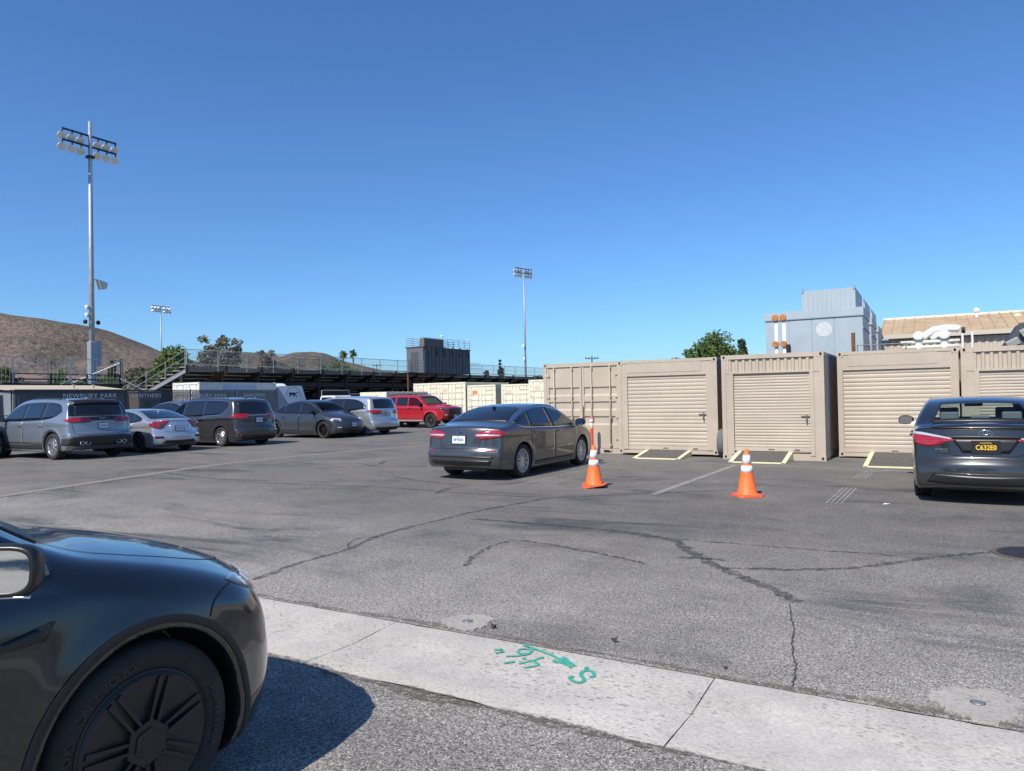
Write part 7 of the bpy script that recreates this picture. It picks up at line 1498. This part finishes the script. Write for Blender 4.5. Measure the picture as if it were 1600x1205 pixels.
tree((-80.8, 126.5, 0), 6.6, 6.2, 'low green bush tree beside the cypresses', L_e, nclump=50, per=50, leaf=.3, seed=44, base=.1); tree((-70.5, 131.5, 0), 6.3, 4.4, 'low green bush right of the tall cypress', L_e, nclump=40, per=50, leaf=.3, seed=45, base=.1)
tree((-132.7, 61.8, 0), 8.2, 5.5, 'yellow-green tree at the left edge', L_y, nclump=50, per=50, leaf=.34, seed=50, base=.15); tree((-156.3, 94.3, 0), 12.9, 4., 'dark conifer before the hill right of the tall pole', L_d, shape='cone', nclump=50, per=50, leaf=.34, seed=51, base=.1)
for i, (x, y, h, w, m_) in enumerate(((-145, 77.8, 8.4, 7, L_g), (-150, 70, 7.2, 8, L_e), (-140, 84, 7.4, 7, L_g), (-152, 88, 8.8, 7, L_g), (-128, 76, 5.6, 7, L_y), (-138, 66, 6.4, 7, L_g), (-118, 66, 5.4, 6, L_y), (-160, 100, 8.0, 8, L_e))):
    tree((x, y, 0), h, w, ['leafy tree behind the small bleacher, left of the pole', 'grey-green tree far behind the small bleacher', 'leafy tree just left of the tall pole', 'leafy tree just right of the tall pole', 'yellowish bush right of the small bleacher end', 'green tree at the far left behind pickets', 'low yellow bush beside the stand stairs', 'grey-green tree below the hill end'][i], m_, nclump=44, per=44, leaf=.36, seed=60+i, base=.12, group='trees below the hill')
def palm(x, y, h, label, seed):
    r = np.random.default_rng(seed); t = thing('palm_tree', (x, y, 0), 0, label, 'palm', 'fan palms'); MB().tube([(0, 0, 0), (.1, 0, h*.5), (0, .1, h-1)], [.3, .22, .2], 8).build('trunk', M_bark, t, smooth=True)
    mb = MB()
    for k in range(60):
        a = r.uniform(0, 6.28); e = r.uniform(-1.1, 1.2); d = np.array([math.cos(a)*math.cos(e), math.sin(a)*math.cos(e), math.sin(e)]); L = r.uniform(1.3, 1.9); p0 = np.array([0, 0, h-1]); p1 = p0+d*L*.6; p2 = p0+d*L+np.array([0, 0, -.35]); q = np.cross(d, [0, 0, 1.]); q /= np.linalg.norm(q)+1e-6
        mb.add([p0, p1+q*.32, p2, p1-q*.32], [(0, 1, 2, 3)])
    mb.build('crown', L_y if seed % 2 else L_e, t)
palm(-154.2, 164.7, 16.6, 'left fan palm of the twin palms', 71); palm(-151.6, 166.2, 16.7, 'right fan palm of the twin palms', 73)
def utility_pole(x, y, h, lab):
    t = thing('utility_pole', (x, y, 0), R(30), lab, 'utility pole'); MB().tube([(0, 0, 0), (0, 0, h)], [.16, .1], 8).build('pole', M_bark, t); box('cross_arm', -1.1, 1.1, -.06, .06, h-.5, h-.36, M_bark, t)
    for k in (-1, -.5, .5, 1): MB().lathe([(.06, 0), (.09, .1), (.05, .22), (0, .24)], 8, c=(k, 0, h-.36)).build('insulator', M_dkst, t)
utility_pole(-48.4, 110.5, 8.1, 'utility pole top peeking above the swing-door container'); utility_pole(-119, 139, 10.4, 'distant utility pole left of the press box')
# low houses below the hill
for i, (x, y, w, rzz) in enumerate(((-190, 90, 14, .5), (-200, 112, 12, .2), (-185, 70, 12, .4))):
    t = thing('house', (x, y, 0), rzz, ['tan house roof behind the small bleacher', 'pinkish house roof left of the tall pole', 'house roof at the far left'][i], 'house'); box('wall', -5, 5, -w/2, w/2, 0, 7.6, mat('house_wall', (.55, .48, .4), .8), t); MB().prism([(-5.6, 7.5), (5.6, 7.5), (0, 9.4)], 'y', -w/2-.5, w/2+.5).build('roof', mat('house_roof', (.3, .18, .13), .8, var=.15), t)
    for y_ in (-3, 0, 3): box('window', 5.0, 5.03, y_-.6, y_+.6, 5.2, 6.5, G_blk, t)
# trees behind the camera that show in the near door mirror
for i, (x, y, h, w) in enumerate(((-6, -24, 7, 8), (-15, -22, 8, 8), (2, -27, 8, 8))):
    tree((x, y, 0), h, w, ['leafy tree behind the viewer, middle of those mirrored in the car', 'leafy tree behind the viewer, leftmost of those mirrored in the car', 'leafy tree behind the viewer, rightmost of those mirrored in the car'][i], L_g, nclump=60, per=80, leaf=.2, seed=80+i, base=.2)
